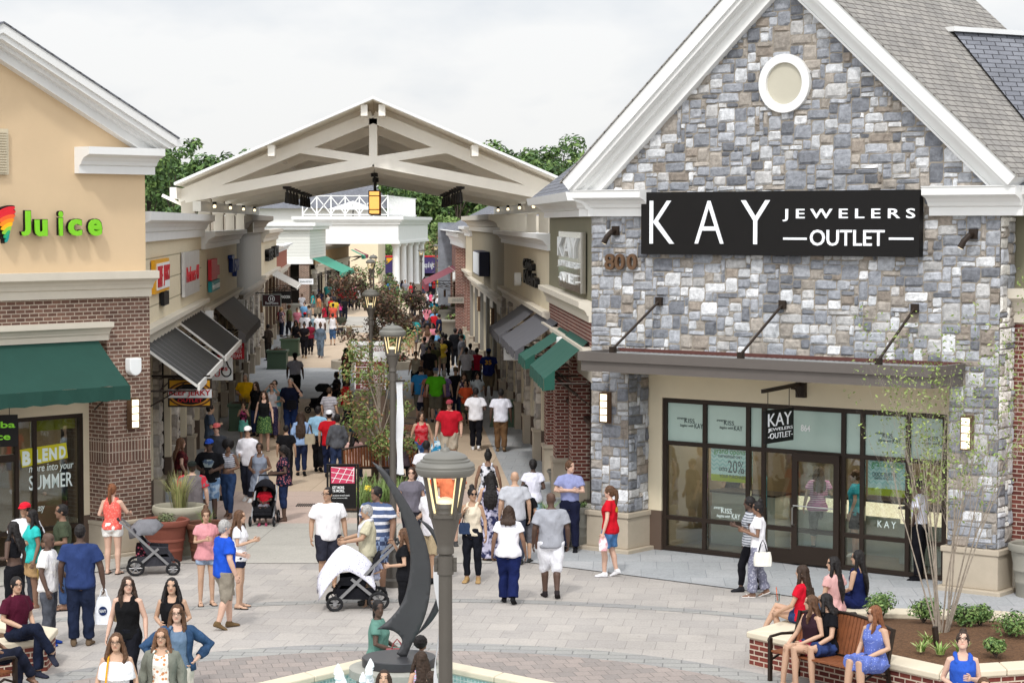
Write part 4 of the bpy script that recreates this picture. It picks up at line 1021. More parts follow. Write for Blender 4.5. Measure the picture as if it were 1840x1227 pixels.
GREENF = fabric('dark_green_canvas', '#1a4239'); GREEN2 = fabric('green_canvas', '#1f5044'); CHAR = fabric('charcoal_canvas', '#737173'); CHAR2 = fabric('dark_charcoal_canvas', '#56565b'); MAROON = fabric('maroon_canvas', '#7a3a46')
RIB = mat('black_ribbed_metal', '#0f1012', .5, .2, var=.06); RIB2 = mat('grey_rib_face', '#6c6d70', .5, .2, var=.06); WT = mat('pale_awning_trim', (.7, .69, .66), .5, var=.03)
awning('long dark green canvas awning over the juice shop window', J, 3.2, 8.72, 4.24, 3.42, 1.0, GREENF, .26, v0=.04)
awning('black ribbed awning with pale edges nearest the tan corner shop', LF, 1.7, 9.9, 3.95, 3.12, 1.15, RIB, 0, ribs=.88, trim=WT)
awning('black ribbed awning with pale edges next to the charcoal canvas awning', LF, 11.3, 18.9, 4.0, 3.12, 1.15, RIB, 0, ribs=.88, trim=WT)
awning('wide charcoal canvas awning on the restroom side of the street', LF, 24.2, 35, 3.95, 3.02, 1.05, CHAR, .25)
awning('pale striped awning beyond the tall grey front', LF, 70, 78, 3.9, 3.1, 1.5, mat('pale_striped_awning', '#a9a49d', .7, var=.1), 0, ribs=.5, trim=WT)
GR3 = fabric('bright_green_canvas', '#3f9179')
PF = Fr(-15.0, 165.5, -.011, 1, 1)
awning('green canvas awning on the brown shop front under the portico', Fr(-14.0, 152, 0, 1, 1), -.5, 11, 4.0, 3.0, 2.2, GR3, .3)
awning('small green awning far down the street below the portico', PF, 42, 45, 3.9, 3.3, 1.3, GR3, .3); awning('small maroon awning far down the street below the portico', PF, 47, 50, 3.9, 3.3, 1.3, MAROON, .3)
awning('charcoal canvas awning next to the tall taupe front', RF, 4.4, 10.1, 4.12, 3.38, 1.08, CHAR2, .2)
awning('charcoal canvas awning next to the narrow green awning', RF, -3.3, 3.4, 4.12, 3.42, 1.08, CHAR2, .2)
awning('narrow green canvas awning between the charcoal and the wide green awning', S, 5.6, 8.0, 4.05, 3.42, 1.0, GREEN2, .2)
awning('wide green canvas awning beside the grey stone pier', S, .7, 5.2, 4.1, 3.35, .92, GREEN2, .24)
awning('maroon canvas awning on the red brick front', RF, 76, 88, 3.7, 2.75, 2.0, MAROON, .4)
# wall fittings
LAMPG = mat('warm_lamp_glass', (1, .86, .62), .4, var=.1, vs=12, emit=1.6, ecol=(1, .82, .52))
def wall_lamp(label, fr, u, z, h=.56, v=.05, w=.17):
    t = thing('wall_lamp', label, 'wall lamp', fr.T(u, v, z), 'lit wall lamps')
    MB(fr).box(u - w / 2, u + w / 2, v + .02, v + .11, z - h / 2, z + h / 2).build('lit_glass', LAMPG, t)
    b = MB(fr); b.box(u - w / 2 - .02, u + w / 2 + .02, v - .02, v + .02, z - h / 2 - .03, z + h / 2 + .03)
    for k in range(5): zz = z - h / 2 + h * k / 4; b.box(u - w / 2 - .012, u + w / 2 + .012, v + .02, v + .118, zz - .009, zz + .009)
    for s_ in (-1, 1): b.box(u + s_ * (w / 2 + .006) - .008, u + s_ * (w / 2 + .006) + .008, v + .02, v + .118, z - h / 2 - .02, z + h / 2 + .02)
    b.build('frame', BRZ, t)
wall_lamp('lit wall lamp on the stone pier beside the green awning', K, .42, 2.86)
wall_lamp('lit wall lamp on the stone pier behind the bare multi-stem tree', K, 8.2, 2.82)
wall_lamp('lit wall lamp on the brown brick corner pier', J, 9.5, 2.79)
wall_lamp('lit wall lamp on the taupe front, nearer the charcoal awnings', RF, 28, 2.9, .6, .12, .3); wall_lamp('lit wall lamp on the taupe front, beyond the other one', RF, 41, 2.9, .6, .12, .3); wall_lamp('small lit wall lamp below the restroom sign', LF, 58, 2.6, .5, .12, .3)
wall_lamp('small lit lamp under the maroon awning', RF, 83, 2.0, .4, .6, .3)
def speaker(label, fr, u, z, s=1, v=0):
    t = thing('wall_speaker', label, 'speaker', fr.T(u, v, z), 'white wall speakers')
    w = .14 * s; pts = [(u - w, z + .17 * s), (u - w, z - .04 * s)] + [(u - w * math.cos(R(a)), z - .04 * s - .13 * s * math.sin(R(a))) for a in range(15, 180, 15)] + [(u + w, z - .04 * s), (u + w, z + .17 * s)]
    MB(fr).extv(pts, v + .03, v + .2 * s).build('housing', PLAINW, t, bevel=.02); MB(fr).box(u - .04, u + .04, v - .01, v + .04, z - .06, z + .06).build('mount', BRONZE, t)
speaker('white speaker on the brown brick pier above the lit lamp', J, 9.5, 3.70); speaker('white speaker at the end of the black ribbed awnings', LF, 19.6, 3.75, 1.3, .1); speaker('white speaker beside the charcoal awning of the restroom side', LF, 37.5, 3.4, 1.4, .1)
speaker('white speaker between the two green awnings', S, 5.4, 3.78, 1, .1); speaker('white speaker on the cream wall beside the black lettering', RF, 11.8, 4.75, 1.2); speaker('white speaker beside the maroon awning', RF, 73, 3.3, 1.6, .1)
def spot(label, fr, u, z):
    t = thing('wall_spotlight', label, 'spotlight', fr.T(u, .03, z), 'bronze wall spotlights')
    MB(fr).box(u - .08, u + .08, .02, .07, z - .09, z + .09).build('mount', BRONZE, t)
    MB(fr).tube([(u, .06, z), (u - .02, .16, z - .02), (u - .1, .2, z - .12), (u - .16, .22, z - .24)], [.03, .05, .055, .06], 10).build('lamp_can', BRONZE, t)
    MB(fr).tube([(u - .155, .218, z - .232), (u - .163, .222, z - .248)], .045, 10).build('lit_lens', LAMPG, t)
spot('bronze spotlight above the numerals on the stone gable shop', K, .62, 6.34); spot('bronze spotlight beyond the end of the long black sign', K, 8.25, 6.30)

# ------------------------------------------------------------------ street lamps
IRON = mat('grey_brown_iron', '#5c5751', .45, .35, var=.06, bump=.05, bs=200)
CAPM = mat('grey_cast_cap', '#74726c', .5, .2, var=.05)
GLOW = mat('amber_lamp_strip', (.9, .66, .32), .4, var=.5, vs=20, emit=.75, ecol=(1, .76, .42))
LG = glass('lantern_glass', (.93, .93, .9), .04)
def make_lamp(x, y):
    t = thing('street_lamp', 'x', 'street lamp', (x, y, 0), 'street lamps along the walk')
    MB().lathe([(.20, 0), (.20, .12), (.15, .16), (.13, .5), (.10, .56), (.075, .62)], x, y, 20).build('pole_base', IRON, t, smooth=True)
    MB().lathe([(.062, .6), (.054, 3.86)], x, y, 20).build('pole', IRON, t, smooth=True)
    MB().lathe([(.054, 3.84), (.07, 3.85), (.07, 3.88), (.066, 3.9), (.066, 3.93), (.12, 4.14), (.132, 4.145), (.132, 4.17), (.10, 4.18), (.095, 4.20), (.098, 4.215), (.085, 4.22), (.08, 4.25), (.06, 4.255)], x, y, 24).build('lamp_cup', IRON, t, smooth=True)
    MB().lathe([(.07, 4.25), (.07, 4.27), (.05, 4.295), (.01, 4.305)], x, y, 20).build('lit_burner', mat('warm_burner', (1, .85, .6), .5, emit=.25, ecol=(1, .75, .4), var=0), t, smooth=True)
    for k in range(4):
        w = R(35 + 90 * k); c_, s_ = math.cos(w), math.sin(w)
        MB().bar((x + .125 * c_, y + .125 * s_, 4.14), (x + .195 * c_, y + .195 * s_, 4.49), .024, .024).build('arm', IRON, t)
        MB().bar((x + .100 * c_, y + .100 * s_, 4.18), (x + .168 * c_, y + .168 * s_, 4.49), .018, .010).build('glow_strip', GLOW, t)
    MB().lathe([(.205, 4.475), (.225, 4.49), (.24, 4.52), (.24, 4.535), (.236, 4.54), (.238, 4.56), (.225, 4.58), (.20, 4.59), (.20, 4.602), (.186, 4.606), (.18, 4.61), (.18, 4.626), (.16, 4.645), (.10, 4.668), (.04, 4.675), (.036, 4.69), (.03, 4.70), (.012, 4.705), (.006, 4.735)], x, y, 32).build('cap', CAPM, t, smooth=True)
    b = MB(); b.box(x - .092, x + .092, y - .012, y + .012, 3.70, 3.815); b.lathe([(.066, 3.68), (.066, 3.83)], x, y, 20)
    for i in (-1, 1):
        for z in (3.725, 3.79): b.tube([(x + i * .076, y - .012, z), (x + i * .076, y - .022, z)], .011, 8)
    b.build('bracket_plate', IRON, t)
    return t
lx_, ly_ = G(800, 822, 4.62)
lamp = make_lamp(lx_, ly_)
lamp['label'] = 'tall bronze lantern lamp post standing in front of the fountain sculpture'
LAMPS = [((705, 585, 4.73), 'lantern lamp post with a white banner beside the slim green tree'), ((666, 522, 4.73), 'lantern lamp post rising out of the dark purple tree'), ((757, 443, 4.73), 'lantern lamp post in front of the last white columns'), ((783.5, 436, 4.73), 'lantern lamp post between the white columns and the maroon awning'), ((666, 461, 4.73), 'lantern lamp post over the crown of the dark purple tree'), ((671, 449, 4.73), 'lantern lamp post under the portico beam, above the other one there')]
YS = [38.6, 59.4, 153, 183, 108, 122]
for ((px, py, z), lab), Y in zip(LAMPS, YS):
    dup(lamp, ((px - CX) * Y / FPX, Y, 0), 0, lab)
BANM = mat('white_banner_cloth', (.74, .75, .77), .8, var=.06, vs=2)
def banner(label, x, y, z0, z1, w, ang):
    t = thing('banner', label, 'banner', (x, y, z0))
    f = Fr(x, y, math.cos(ang), math.sin(ang), 1); b = MB(f); n = 20
    P = []
    for i in range(n + 1):
        for j in (0, 1, 2): P.append((.07 + w * j / 2, .03 * math.sin(i * .5 + j), z0 + (z1 - z0) * i / n))
    b.add(P, [(i * 3 + j, i * 3 + j + 1, i * 3 + j + 4, i * 3 + j + 3) for i in range(n) for j in (0, 1)]); b.build('cloth', BANM, t, smooth=True)
    MB(f).tube([(.0, 0, z1), (w + .1, 0, z1)], .018).build('upper_rod', BRONZE, t); MB(f).tube([(.0, 0, z0), (w + .1, 0, z0)], .018).build('lower_rod', BRONZE, t)
banner('white banner seen edge-on along the post of the front lamp', lx_ - .05, ly_ + .02, 2.3, 3.72, .5, R(94))
x2 = (705 - CX) * 38.6 / FPX
banner('white banner hanging from the lamp post beside the slim green tree', x2, 38.6, 2.0, 3.68, .13, R(25))

# ------------------------------------------------------------------ planted things
LEAF = attrmat('leaf_surface', bump=0, var=.3, bs=1.5, rough=.6, spec=.3)
BARK = mat('pale_bark', '#9b9083', .9, var=.25, vs=12, bump=.3)
BARKD = mat('dark_bark', '#4a4038', .9, var=.25, vs=10, bump=.3)
SOIL = mat('potting_soil', '#4a3426', .95, var=.3, vs=20, bump=.6, bs=40)
def leaves(blobs, n, size, cols, rnd, flat=.0, droop=0):
    "many small leaf faces through ellipsoid clumps"
    V = []; F = []; Cc = []
    wts = [b[3] ** 2 for b in blobs]
    for _ in range(n):
        bx, by, bz, br = rnd.choices(blobs, wts)[0]
        while True:
            a = [rnd.uniform(-1, 1) for _ in range(3)]; q = sum(x * x for x in a)
            if q <= 1 and q > .12: break
        p = Vector((bx + a[0] * br, by + a[1] * br, bz + a[2] * br * .8))
        nrm = Vector((a[0] + rnd.uniform(-.7, .7), a[1] + rnd.uniform(-.7, .7), a[2] + rnd.uniform(-.2, 1.0))).normalized()
        t = nrm.orthogonal().normalized(); t.rotate(Matrix.Rotation(rnd.uniform(0, 6.28), 3, nrm)); w = nrm.cross(t)
        s = size * rnd.uniform(.6, 1.3)
        c = rnd.choice(cols); k = rnd.uniform(.75, 1.3); c = (c[0] * k, c[1] * k, c[2] * k)
        i = len(V); V += [tuple(p - t * s), tuple(p + w * s * .45 + nrm * s * .1), tuple(p + t * s), tuple(p - w * s * .45 + nrm * s * .1)]; F.append((i, i + 1, i + 2, i + 3)); Cc.append(c)
    m = MB(); m.V = V; m.F = [list(f) for f in F]; m.U = [[(0, 0), (1, 0), (1, 1), (0, 1)]] * len(F); m.M = [0] * len(F); m.col = Cc
    return m
def grass_tuft(x, y, z, n, h, spread, cols, rnd, w=.006):
    V = []; F = []; Cc = []
    for _ in range(n):
        a = rnd.uniform(0, 6.28); r0 = rnd.uniform(0, spread * .35); sp = rnd.uniform(.2, 1) * spread; hh = h * rnd.uniform(.6, 1.05); dx, dy = math.cos(a), math.sin(a)
        c = rnd.choice(cols); k = rnd.uniform(.8, 1.3); i = len(V)
        for f in (0, .5, 1): 
            px_ = x + dx * (r0 + sp * f * f); py_ = y + dy * (r0 + sp * f * f); zz = z + hh * (f - .18 * f * f); ww = w * (1 - f * .9)
            V += [(px_ - dy * ww - .3 * ww, py_ + dx * ww, zz), (px_ + dy * ww + .3 * ww, py_ - dx * ww, zz)]
        F += [(i, i + 1, i + 3, i + 2), (i + 2, i + 3, i + 5, i + 4)]; Cc += [tuple(q * k for q in c)] * 2
    m = MB(); m.V = V; m.F = [list(f) for f in F]; m.U = [[(0, 0), (1, 0), (1, 1), (0, 1)]] * len(F); m.M = [0] * len(F); m.col = Cc
    return m
GRN = [(.10, .17, .05), (.14, .22, .07), (.07, .12, .04)]
def tree(name, label, x, y, h, crown, n, size, cols, rnd, trunk_r=.2, group=None, bark=None, z=0, limbs=8, crown_h=.55):
    t = thing(name, label, 'tree', (x, y, z), group)
    b = MB(); P = [(x, y, z), (x + rnd.uniform(-.1, .1) * crown, y, z + h * .35), (x + rnd.uniform(-.15, .15) * crown, y + rnd.uniform(-.1, .1), z + h * .85)]
    b.tube(P, [trunk_r, trunk_r * .7, trunk_r * .2], 8)
    blobs = []
    for k in range(limbs):
        a = rnd.uniform(0, 6.28); zz = z + h * (1 - crown_h) + h * crown_h * (k + .5) / limbs; rr = crown * math.sqrt(max(.1, 1 - ((zz - z) / h * 2 - 1.25) ** 2)) * rnd.uniform(.45, .9)
        q = (x + rr * math.cos(a), y + rr * math.sin(a), zz); blobs.append((*q, crown * rnd.uniform(.32, .5)))
        b.tube([(x, y, z + (zz - z) * .6), ((x + q[0]) / 2, (y + q[1]) / 2, zz - .1 * h * .3), q], [trunk_r * .4, trunk_r * .25, trunk_r * .08], 5)
    for k in range(limbs): 
        q = rnd.choice(blobs[:limbs]); blobs.append((q[0] + rnd.uniform(-.5, .5) * crown, q[1] + rnd.uniform(-.5, .5) * crown, q[2] + rnd.uniform(-.3, .3) * crown, crown * rnd.uniform(.15, .3)))
    b.build('trunk', bark or BARKD, t)
    leaves(blobs, n, size, cols, rnd).build('crown', LEAF, t, colors=True)
    return t
rnd = random.Random(11)
BG = [(.10, .18, .05), (.075, .14, .042), (.14, .22, .06), (.06, .11, .04)]
BGL = [(.17, .25, .07), (.13, .21, .06), (.20, .27, .09)]
k = 0
WHERE = ['behind the tan corner shop', 'behind the cream siding shop', 'beyond the street canopy', 'beyond the portico', 'beyond the end of the street', 'behind the jeweller pent roof']
for row, (Y0, n_, zt_) in enumerate(((300, 24, 15.0), (335, 22, 17.5))):
    for i in range(n_):
        px = 235 + (1075 - 235) * (i + rnd.uniform(-.3, .3)) / (n_ - 1); Y = Y0 + rnd.uniform(-9, 9); x = (px - CX) * Y / FPX
        hh = zt_ + rnd.uniform(-2.2, 2.0) - (2.5 if 420 < px < 850 else 0)
        w_ = WHERE[0 if px < 320 else 1 if px < 470 else 2 if px < 620 else 3 if px < 760 else 4 if px < 850 else 5]
        tree('broadleaf_tree', ('dense green tree ' if row == 0 else 'taller dark green tree ') + w_, x, Y, hh, 4.6, 3000, .42, BG if rnd.random() < .75 else BG + BGL, rnd, .3, 'dense green trees ' + w_ if row == 0 else 'taller dark green trees ' + w_, limbs=13, crown_h=.85)
        k += 1
for i, px in enumerate((690, 700, 752, 768, 782, 798, 812, 830)):
    Y = 275 + rnd.uniform(-8, 8)
    tree('broadleaf_tree', 'light yellow green young tree at the end of the street', (px - CX) * Y / FPX, Y, 6.4 + rnd.uniform(-1.5, 1.2), 2.2, 1300, .26, BGL, rnd, .12, 'light young trees at the end of the street', limbs=8, crown_h=.9)
for i, px in enumerate((795, 812)):
    Y = 215 + i * 9
    tree('bare_tree', 'thin brownish tree in front of the purple container' if i == 0 else 'thin brownish tree beside the grey stone end', (px - CX) * Y / FPX, Y, 5.6, 2.1, 700, .12, [(.20, .16, .09), (.16, .15, .07), (.25, .14, .08)], rnd, .08, limbs=9, crown_h=.8)
# dark purple tree in mid street, slim green tree, bare multi-stem tree
tree('purple_tree', 'dark purple brown tree in a bed in mid street', (668 - CX) * 97 / FPX, 97, 3.6, 1.7, 4600, .085, [(.10, .06, .045), (.15, .085, .055), (.075, .06, .04), (.24, .12, .07), (.11, .11, .05)], rnd, .07, limbs=16, crown_h=.85, z=.35)
tree('purple_tree', 'low dark purple tree beyond the first one, toward the maroon awning', (735 - CX) * 112 / FPX, 112, 2.5, 1.2, 2200, .10, [(.045, .05, .025), (.06, .04, .03), (.10, .05, .04)], rnd, .06, limbs=9, crown_h=.9, z=.35)
for i, (px, Y, h_) in enumerate(((690, 150, 3.6), (655, 160, 3.0), (704, 125, 2.6))):
    tree('young_tree', ['loose green street tree before the portico columns', 'loose green street tree beneath the portico beam', 'loose green bushy tree behind the purple tree'][i], (px - CX) * Y / FPX, Y, h_, 1.2, 700, .12, GRN + [(.2, .12, .06)], rnd, .06, limbs=8, crown_h=.85)
tx_, ty_ = (682 - CX) * 52.5 / FPX, 52.5
t = tree('young_tree', 'slim young green tree in the planting bed behind the directory', tx_, ty_, 3.6, .92, 3600, .05, [(.16, .22, .06), (.12, .19, .05), (.22, .26, .09), (.30, .17, .08)], rnd, .045, limbs=16, crown_h=.78, bark=BARK, z=.1)
# planting bed with edging
bed = thing('planting_bed', 'raised bed of strappy leaves and yellow flowers behind the pink map board', 'planting bed', (tx_, 50.5, 0))
MB().extz([(-3.9, 47.6), (-2.2, 47.4), (-1.9, 54.0), (-3.7, 54.2)], 0, .14).build('edging', CONC, bed); MB().extz([(-3.75, 47.75), (-2.35, 47.55), (-2.05, 53.9), (-3.6, 54.05)], .13, .17).build('soil', SOIL, bed)
m = grass_tuft(-3.1, 48.5, .16, 1, .5, .3, GRN, rnd)
for i in range(26):
    q = grass_tuft(rnd.uniform(-3.6, -2.3), rnd.uniform(47.8, 51), .16, 26, .62, .32, [(.12, .2, .05), (.18, .25, .08)], rnd, .012); o_ = len(m.V); m.V += q.V; m.F += [[a + o_ for a in f] for f in q.F]; m.U += q.U; m.M += q.M; m.col += q.col
m.build('strappy_leaves', LEAF, bed, colors=True)
leaves([(-3.2, 48.0, .62, .07), (-3.0, 48.2, .55, .06), (-2.6, 48.0, .6, .07), (-2.4, 48.6, .58, .06), (-3.5, 48.6, .5, .05)], 90, .05, [(.85, .7, .08), (.9, .78, .2)], rnd).build('flowers', LEAF, bed, colors=True)
for i, (x, y) in enumerate(((-5.9, 97), (-4.7, 113))):
    bb = thing('planting_bed', ['low stone edged bed around the dark purple tree', 'low stone edged bed around the low dark purple tree'][i], 'planting bed', (x, y, 0))
    MB().lathe([(2.0, 0), (2.0, .36), (1.7, .36), (1.7, .3)], x - .2, y, 28).build('edging', PLINTH, bb)
    leaves([(x - .2 + math.cos(a), y + 1.1 * math.sin(a), .5, .5) for a in range(7)], 900, .09, [(.06, .04, .03), (.09, .11, .04), (.22, .07, .05), (.05, .07, .03)], rnd).build('ground_foliage', LEAF, bb, colors=True)
# pots
def pot(label, x, y, r, h, m, prof, plant=None, grp='plant pots'):
    t = thing('plant_pot', label, 'plant pot', (x, y, 0), grp)
    MB().lathe([(a * r, b * h) for a, b in prof], x, y, 36).build('pot', m, t, smooth=True)
    MB().lathe([(.86 * r, .86 * h), (.02, .9 * h)], x, y, 20).build('soil', SOIL, t)
    if plant: plant(t, x, y, h)
    return t
BOWL = [(.62, 0), (.66, .12), (.60, .2), (.80, .55), (.93, .82), (1.0, .86), (1.03, .93), (1.0, .99), (.93, 1.0), (.87, .95), (.86, .85)]
URN = [(.68, 0), (.72, .25), (.75, .27), (.75, .31), (.73, .33), (.78, .48), (.82, .50), (.82, .54), (.80, .56), (.90, .84), (.98, .86), (1.02, .92), (1.0, .98), (.94, 1.0), (.88, .97), (.86, .86)]
TERRAC = mat('terracotta_clay', '#7d4638', .75, var=.1, bump=.08); BROWNP = mat('brown_glazed_clay', '#5d3a2b', .6, var=.12, bump=.08); GREYP = mat('grey_cast_pot', '#8d8a80', .8, var=.07, bump=.1); GREENP = mat('green_planter_paint', '#4a5e4a', .6, var=.06)
def p_grass(h_, sp, n=160, cols=((.30, .30, .12), (.22, .26, .08), (.38, .34, .16))):
    return lambda t, x, y, h: grass_tuft(x, y, h * .88, n, h_, sp, list(cols), rnd, .007).build('grass_plant', LEAF, t, colors=True)
def p_bush(s_, cols=GRN, n=260, lf=.035):
    return lambda t, x, y, h: leaves([(x + rnd.uniform(-.4, .4) * s_, y + rnd.uniform(-.4, .4) * s_, h * .9 + s_ * .5, s_) for _ in range(6)], n, lf, list(cols), rnd).build('leafy_plant', LEAF, t, colors=True)
def at(px, py): return G(px, py)
x, y = at(323, 996); pot('wide grey stone bowl planted with tall feathery grass by the brick corner', x, y, .52, .98, mat('pale_stone_bowl', '#aaa593', .8, var=.08, bump=.1), BOWL, p_grass(.95, .42, 260))
x, y = at(297, 1008); pot('terracotta pot with a ribbed body behind the grey stroller', x, y, .47, .82, TERRAC, URN, p_bush(.16, [(.20, .22, .12), (.15, .18, .08)]))
x, y = at(372, 1006); pot('brown glazed pot with strappy plants behind the girl in pink', x, y, .43, .74, BROWNP, URN, p_grass(.42, .22, 90, ((.2, .3, .06), (.15, .25, .05))))
x, y = at(1042, 982); pot('grey ribbed pot between the medic and the stone pier', x, y, .36, .84, GREYP, URN, p_bush(.13))
x, y = at(985, 986); pot('brown pot with long grass blades beside the medic', x, y, .38, .72, BROWNP, URN, p_grass(.45, .3, 110, ((.15, .28, .05), (.2, .32, .08))))
x, y = at(1858, 1072); pot('grey ribbed pot at the corner of the red brick wing', x, y, .45, .95, GREYP, URN, p_bush(.2, GRN, 300))
x, y = at(1000, 880); pot('low grey pot in front of the brick pier with maroon rim', x + .1, y, .34, .5, GREYP, URN, p_bush(.12))
for px, py, lab, r_ in ((518, 578, 'large grey pot by the restroom corner', .8), (796, 590, 'grey bowl pot nearest the maroon awning', .7), (818, 584, 'grey round pot behind the bowl pots', .75), (812, 612, 'wide grey bowl pot at the foot of the taupe front', .9)):
    x, y = at(px, py); pot(lab, x, y, r_, 1.2, GREYP, URN if 'round' in lab or 'restroom' in lab else BOWL, p_bush(.3, [(.16, .22, .07), (.12, .06, .05)], 260, .10))
def planter_box(label, px, py, w, h, plant):
    x, y = at(px, py); t = thing('square_planter', label, 'planter', (x, y, 0), 'green square planters'); y += w / 2
    MB().box(x - w / 2, x + w / 2, y - w / 2, y + w / 2, .07, h - .1).box(x - w / 2 - .05, x + w / 2 + .05, y - w / 2 - .05, y + w / 2 + .05, h - .1, h).box(x - w / 2 - .03, x + w / 2 + .03, y - w / 2 - .03, y + w / 2 + .03, 0, .07).build('box', GREENP, t, bevel=.01)
    MB().box(x - w / 2 + .05, x + w / 2 - .05, y - w / 2 + .05, y + w / 2 - .05, h - .02, h + .01).build('soil', SOIL, t)
    plant(t, x, y, h)
planter_box('green square planter in front of the man in yellow', 436, 775, .85, .86, p_grass(.5, .4, 140, ((.18, .10, .07), (.22, .16, .08))))
planter_box('green square planter by the seated man in a brown coat', 497, 664, .85, .85, p_bush(.2, [(.2, .08, .06), (.12, .14, .06)]))
planter_box('green square planter behind the one by the brown coat', 520, 640, .85, .85, p_bush(.2, [(.2, .10, .07), (.12, .16, .06)]))
x, y = at(908, 768); t = thing('litter_bin', 'green boxy litter bin behind the two men in white shirts', 'litter bin', (x, y, 0)); y += .3
MB().box(x - .48, x + .42, y - .3, y + .3, .08, .78).box(x - .52, x + .46, y - .34, y + .34, .78, .86).box(x - .5, x + .44, y - .32, y + .32, 0, .08).build('body', GREENP, t, bevel=.01); MB().box(x - .3, x + .24, y - .355, y - .341, .60, .72).build('opening', DARKIN, t)

# raised brick planters
def poly_off(P, d):
    out = []
    n = len(P)
    for i in range(n):
        a, b_, c_ = Vector(P[i - 1]), Vector(P[i]), Vector(P[(i + 1) % n]); e1, e2 = (b_ - a).normalized(), (c_ - b_).normalized(); n1, n2 = Vector((-e1.y, e1.x)), Vector((-e2.y, e2.x))
        m_ = (n1 + n2).normalized(); out.append(tuple(b_ + m_ * d / max(.3, m_.dot(n1))))
    return out
BRICK_P = brickmat('planter_brick', '#7e4036', '#5a2c28', '#c4b4a2', .205, .0775, .011, 'UV', bump=.5, big=.12)
COPE = mat('cream_coping_stone', '#d3c8b2', .7, var=.05, bump=.12, bs=70)
MULCH = mat('brown_mulch', '#60452f', .95, var=.45, vs=22, bump=1.0, bs=45)
def brick_planter(label, P, h=.40, cw=.42):
    t = thing('brick_planter', label, 'planter', (*P[0], 0))
    inn = poly_off(P, cw); o2 = poly_off(P, -.04); i2 = poly_off(P, cw + .02)
    b = MB(); n = len(P)
    for i in range(n):
        j = (i + 1) % n; L = (Vector(P[j]) - Vector(P[i])).length; f = Fr(*P[i], P[j][0] - P[i][0], P[j][1] - P[i][1], 1)
        q = [(*P[i], 0), (*P[j], 0), (*P[j], h), (*P[i], h)]; b.add(q, [(0, 1, 2, 3)]); b.U[-1] = [(0, 0), (L, 0), (L, h), (0, h)]
    b.build('brick_wall', BRICK_P, t)
    b = MB()
    for i in range(n):
        j = (i + 1) % n
        A, B_, C_, D_ = Vector(o2[i]), Vector(o2[j]), Vector(i2[j]), Vector(i2[i]); L = (B_ - A).length; m_ = max(1, round(L / 1.1))
        for s_ in range(m_):
            f0, f1 = s_ / m_ + .004 / L, (s_ + 1) / m_ - .004 / L
            b.extz([tuple(A.lerp(B_, f0)), tuple(A.lerp(B_, f1)), tuple(D_.lerp(C_, f1)), tuple(D_.lerp(C_, f0))], h, h + .09)
    b.build('coping', COPE, t, bevel=.018)
    b = MB(); ns = 3
    cx_, cy_ = sum(p[0] for p in inn) / n, sum(p[1] for p in inn) / n; rr = random.Random(5)
    rings_ = [[(p[0] + (cx_ - p[0]) * f, p[1] + (cy_ - p[1]) * f, h + .0 + .16 * f) for p in inn] for f in (0, .35, .7)]
    for k_ in range(2):
        for i in range(n): b.poly([rings_[k_][i], rings_[k_][(i + 1) % n], rings_[k_ + 1][(i + 1) % n], rings_[k_ + 1][i]])
    b.poly(rings_[2]); b.build('mulch', MULCH, t)
    return t, inn
PP = [(3.50, 31.70), (5.72, 28.75), (8.6, 29.6), (9.4, 31.6), (7.6, 33.4), (5.0, 33.75)]
brick_planter('large octagonal brick planter with pale coping and mulch beside the jeweller', PP)
PL_ = [(-6.78, 31.95), (-9.0, 33.6), (-12.5, 33.8), (-12.5, 29.0), (-8.4, 29.9), (-6.75, 31.2)]
brick_planter('brick planter wall with pale coping where the man in maroon sits', PL_)
# shrubs and flowers in the planter
shr = [(1583, 1098, .30, 'round clipped green shrub nearest the seated women'), (1660, 1105, .30, 'round green shrub in front of the bare tree'), (1735, 1115, .28, 'round green shrub at the far side of the bare tree'), (1762, 1112, .26, 'second round green shrub beyond the bare tree'), (1815, 1135, .33, 'loose green shrub at the planter end'), (1790, 1165, .2, 'small low green plant near the planter end')]
for px, py, r_, lab in shr:
    x, y = G(px, py, .58); t = thing('shrub', lab, 'shrub', (x, y, .5), 'shrubs in the brick planter')
    b = MB()
    for i in range(7): b.tube([(x, y, .46), (x + rnd.uniform(-.2, .2), y + rnd.uniform(-.2, .2), .5 + r_)], [.012, .004], 5)
    b.build('stem', BARKD, t)
    leaves([(x + rnd.uniform(-.4, .4) * r_, y + rnd.uniform(-.4, .4) * r_, .52 + r_ * .55 + rnd.uniform(-.1, .15) * r_, r_ * .62) for _ in range(7)], 900, .03, [(.10, .18, .05), (.14, .23, .06), (.07, .13, .04), (.2, .28, .09)], rnd).build('foliage', LEAF, t, colors=True)
for px, py, lab in ((1655, 1165, 'pale striped hosta in the mulch near the uplight'), (1690, 1170, 'small hosta in the mulch beyond the uplight'), (1727, 1168, 'small hosta behind the woman in the blue tank top'), (1668, 1150, 'tiny green plant by the tree foot')):
    x, y = G(px, py, .52); t = thing('hosta_plant', lab, 'plant', (x, y, .5), 'small plants in the mulch')
    grass_tuft(x, y, .48, 34, .2, .14, [(.25, .36, .09), (.18, .3, .07), (.5, .55, .25)], rnd, .02).build('leaf_rosette', LEAF, t, colors=True)
bx, by = G(1692, 1128, .56)
t = thing('bare_tree', 'nearly leafless multi-stem tree with pale bark in the brick planter', 'tree', (bx, by, .5))
b = MB(); tips = []
rt = random.Random(21)
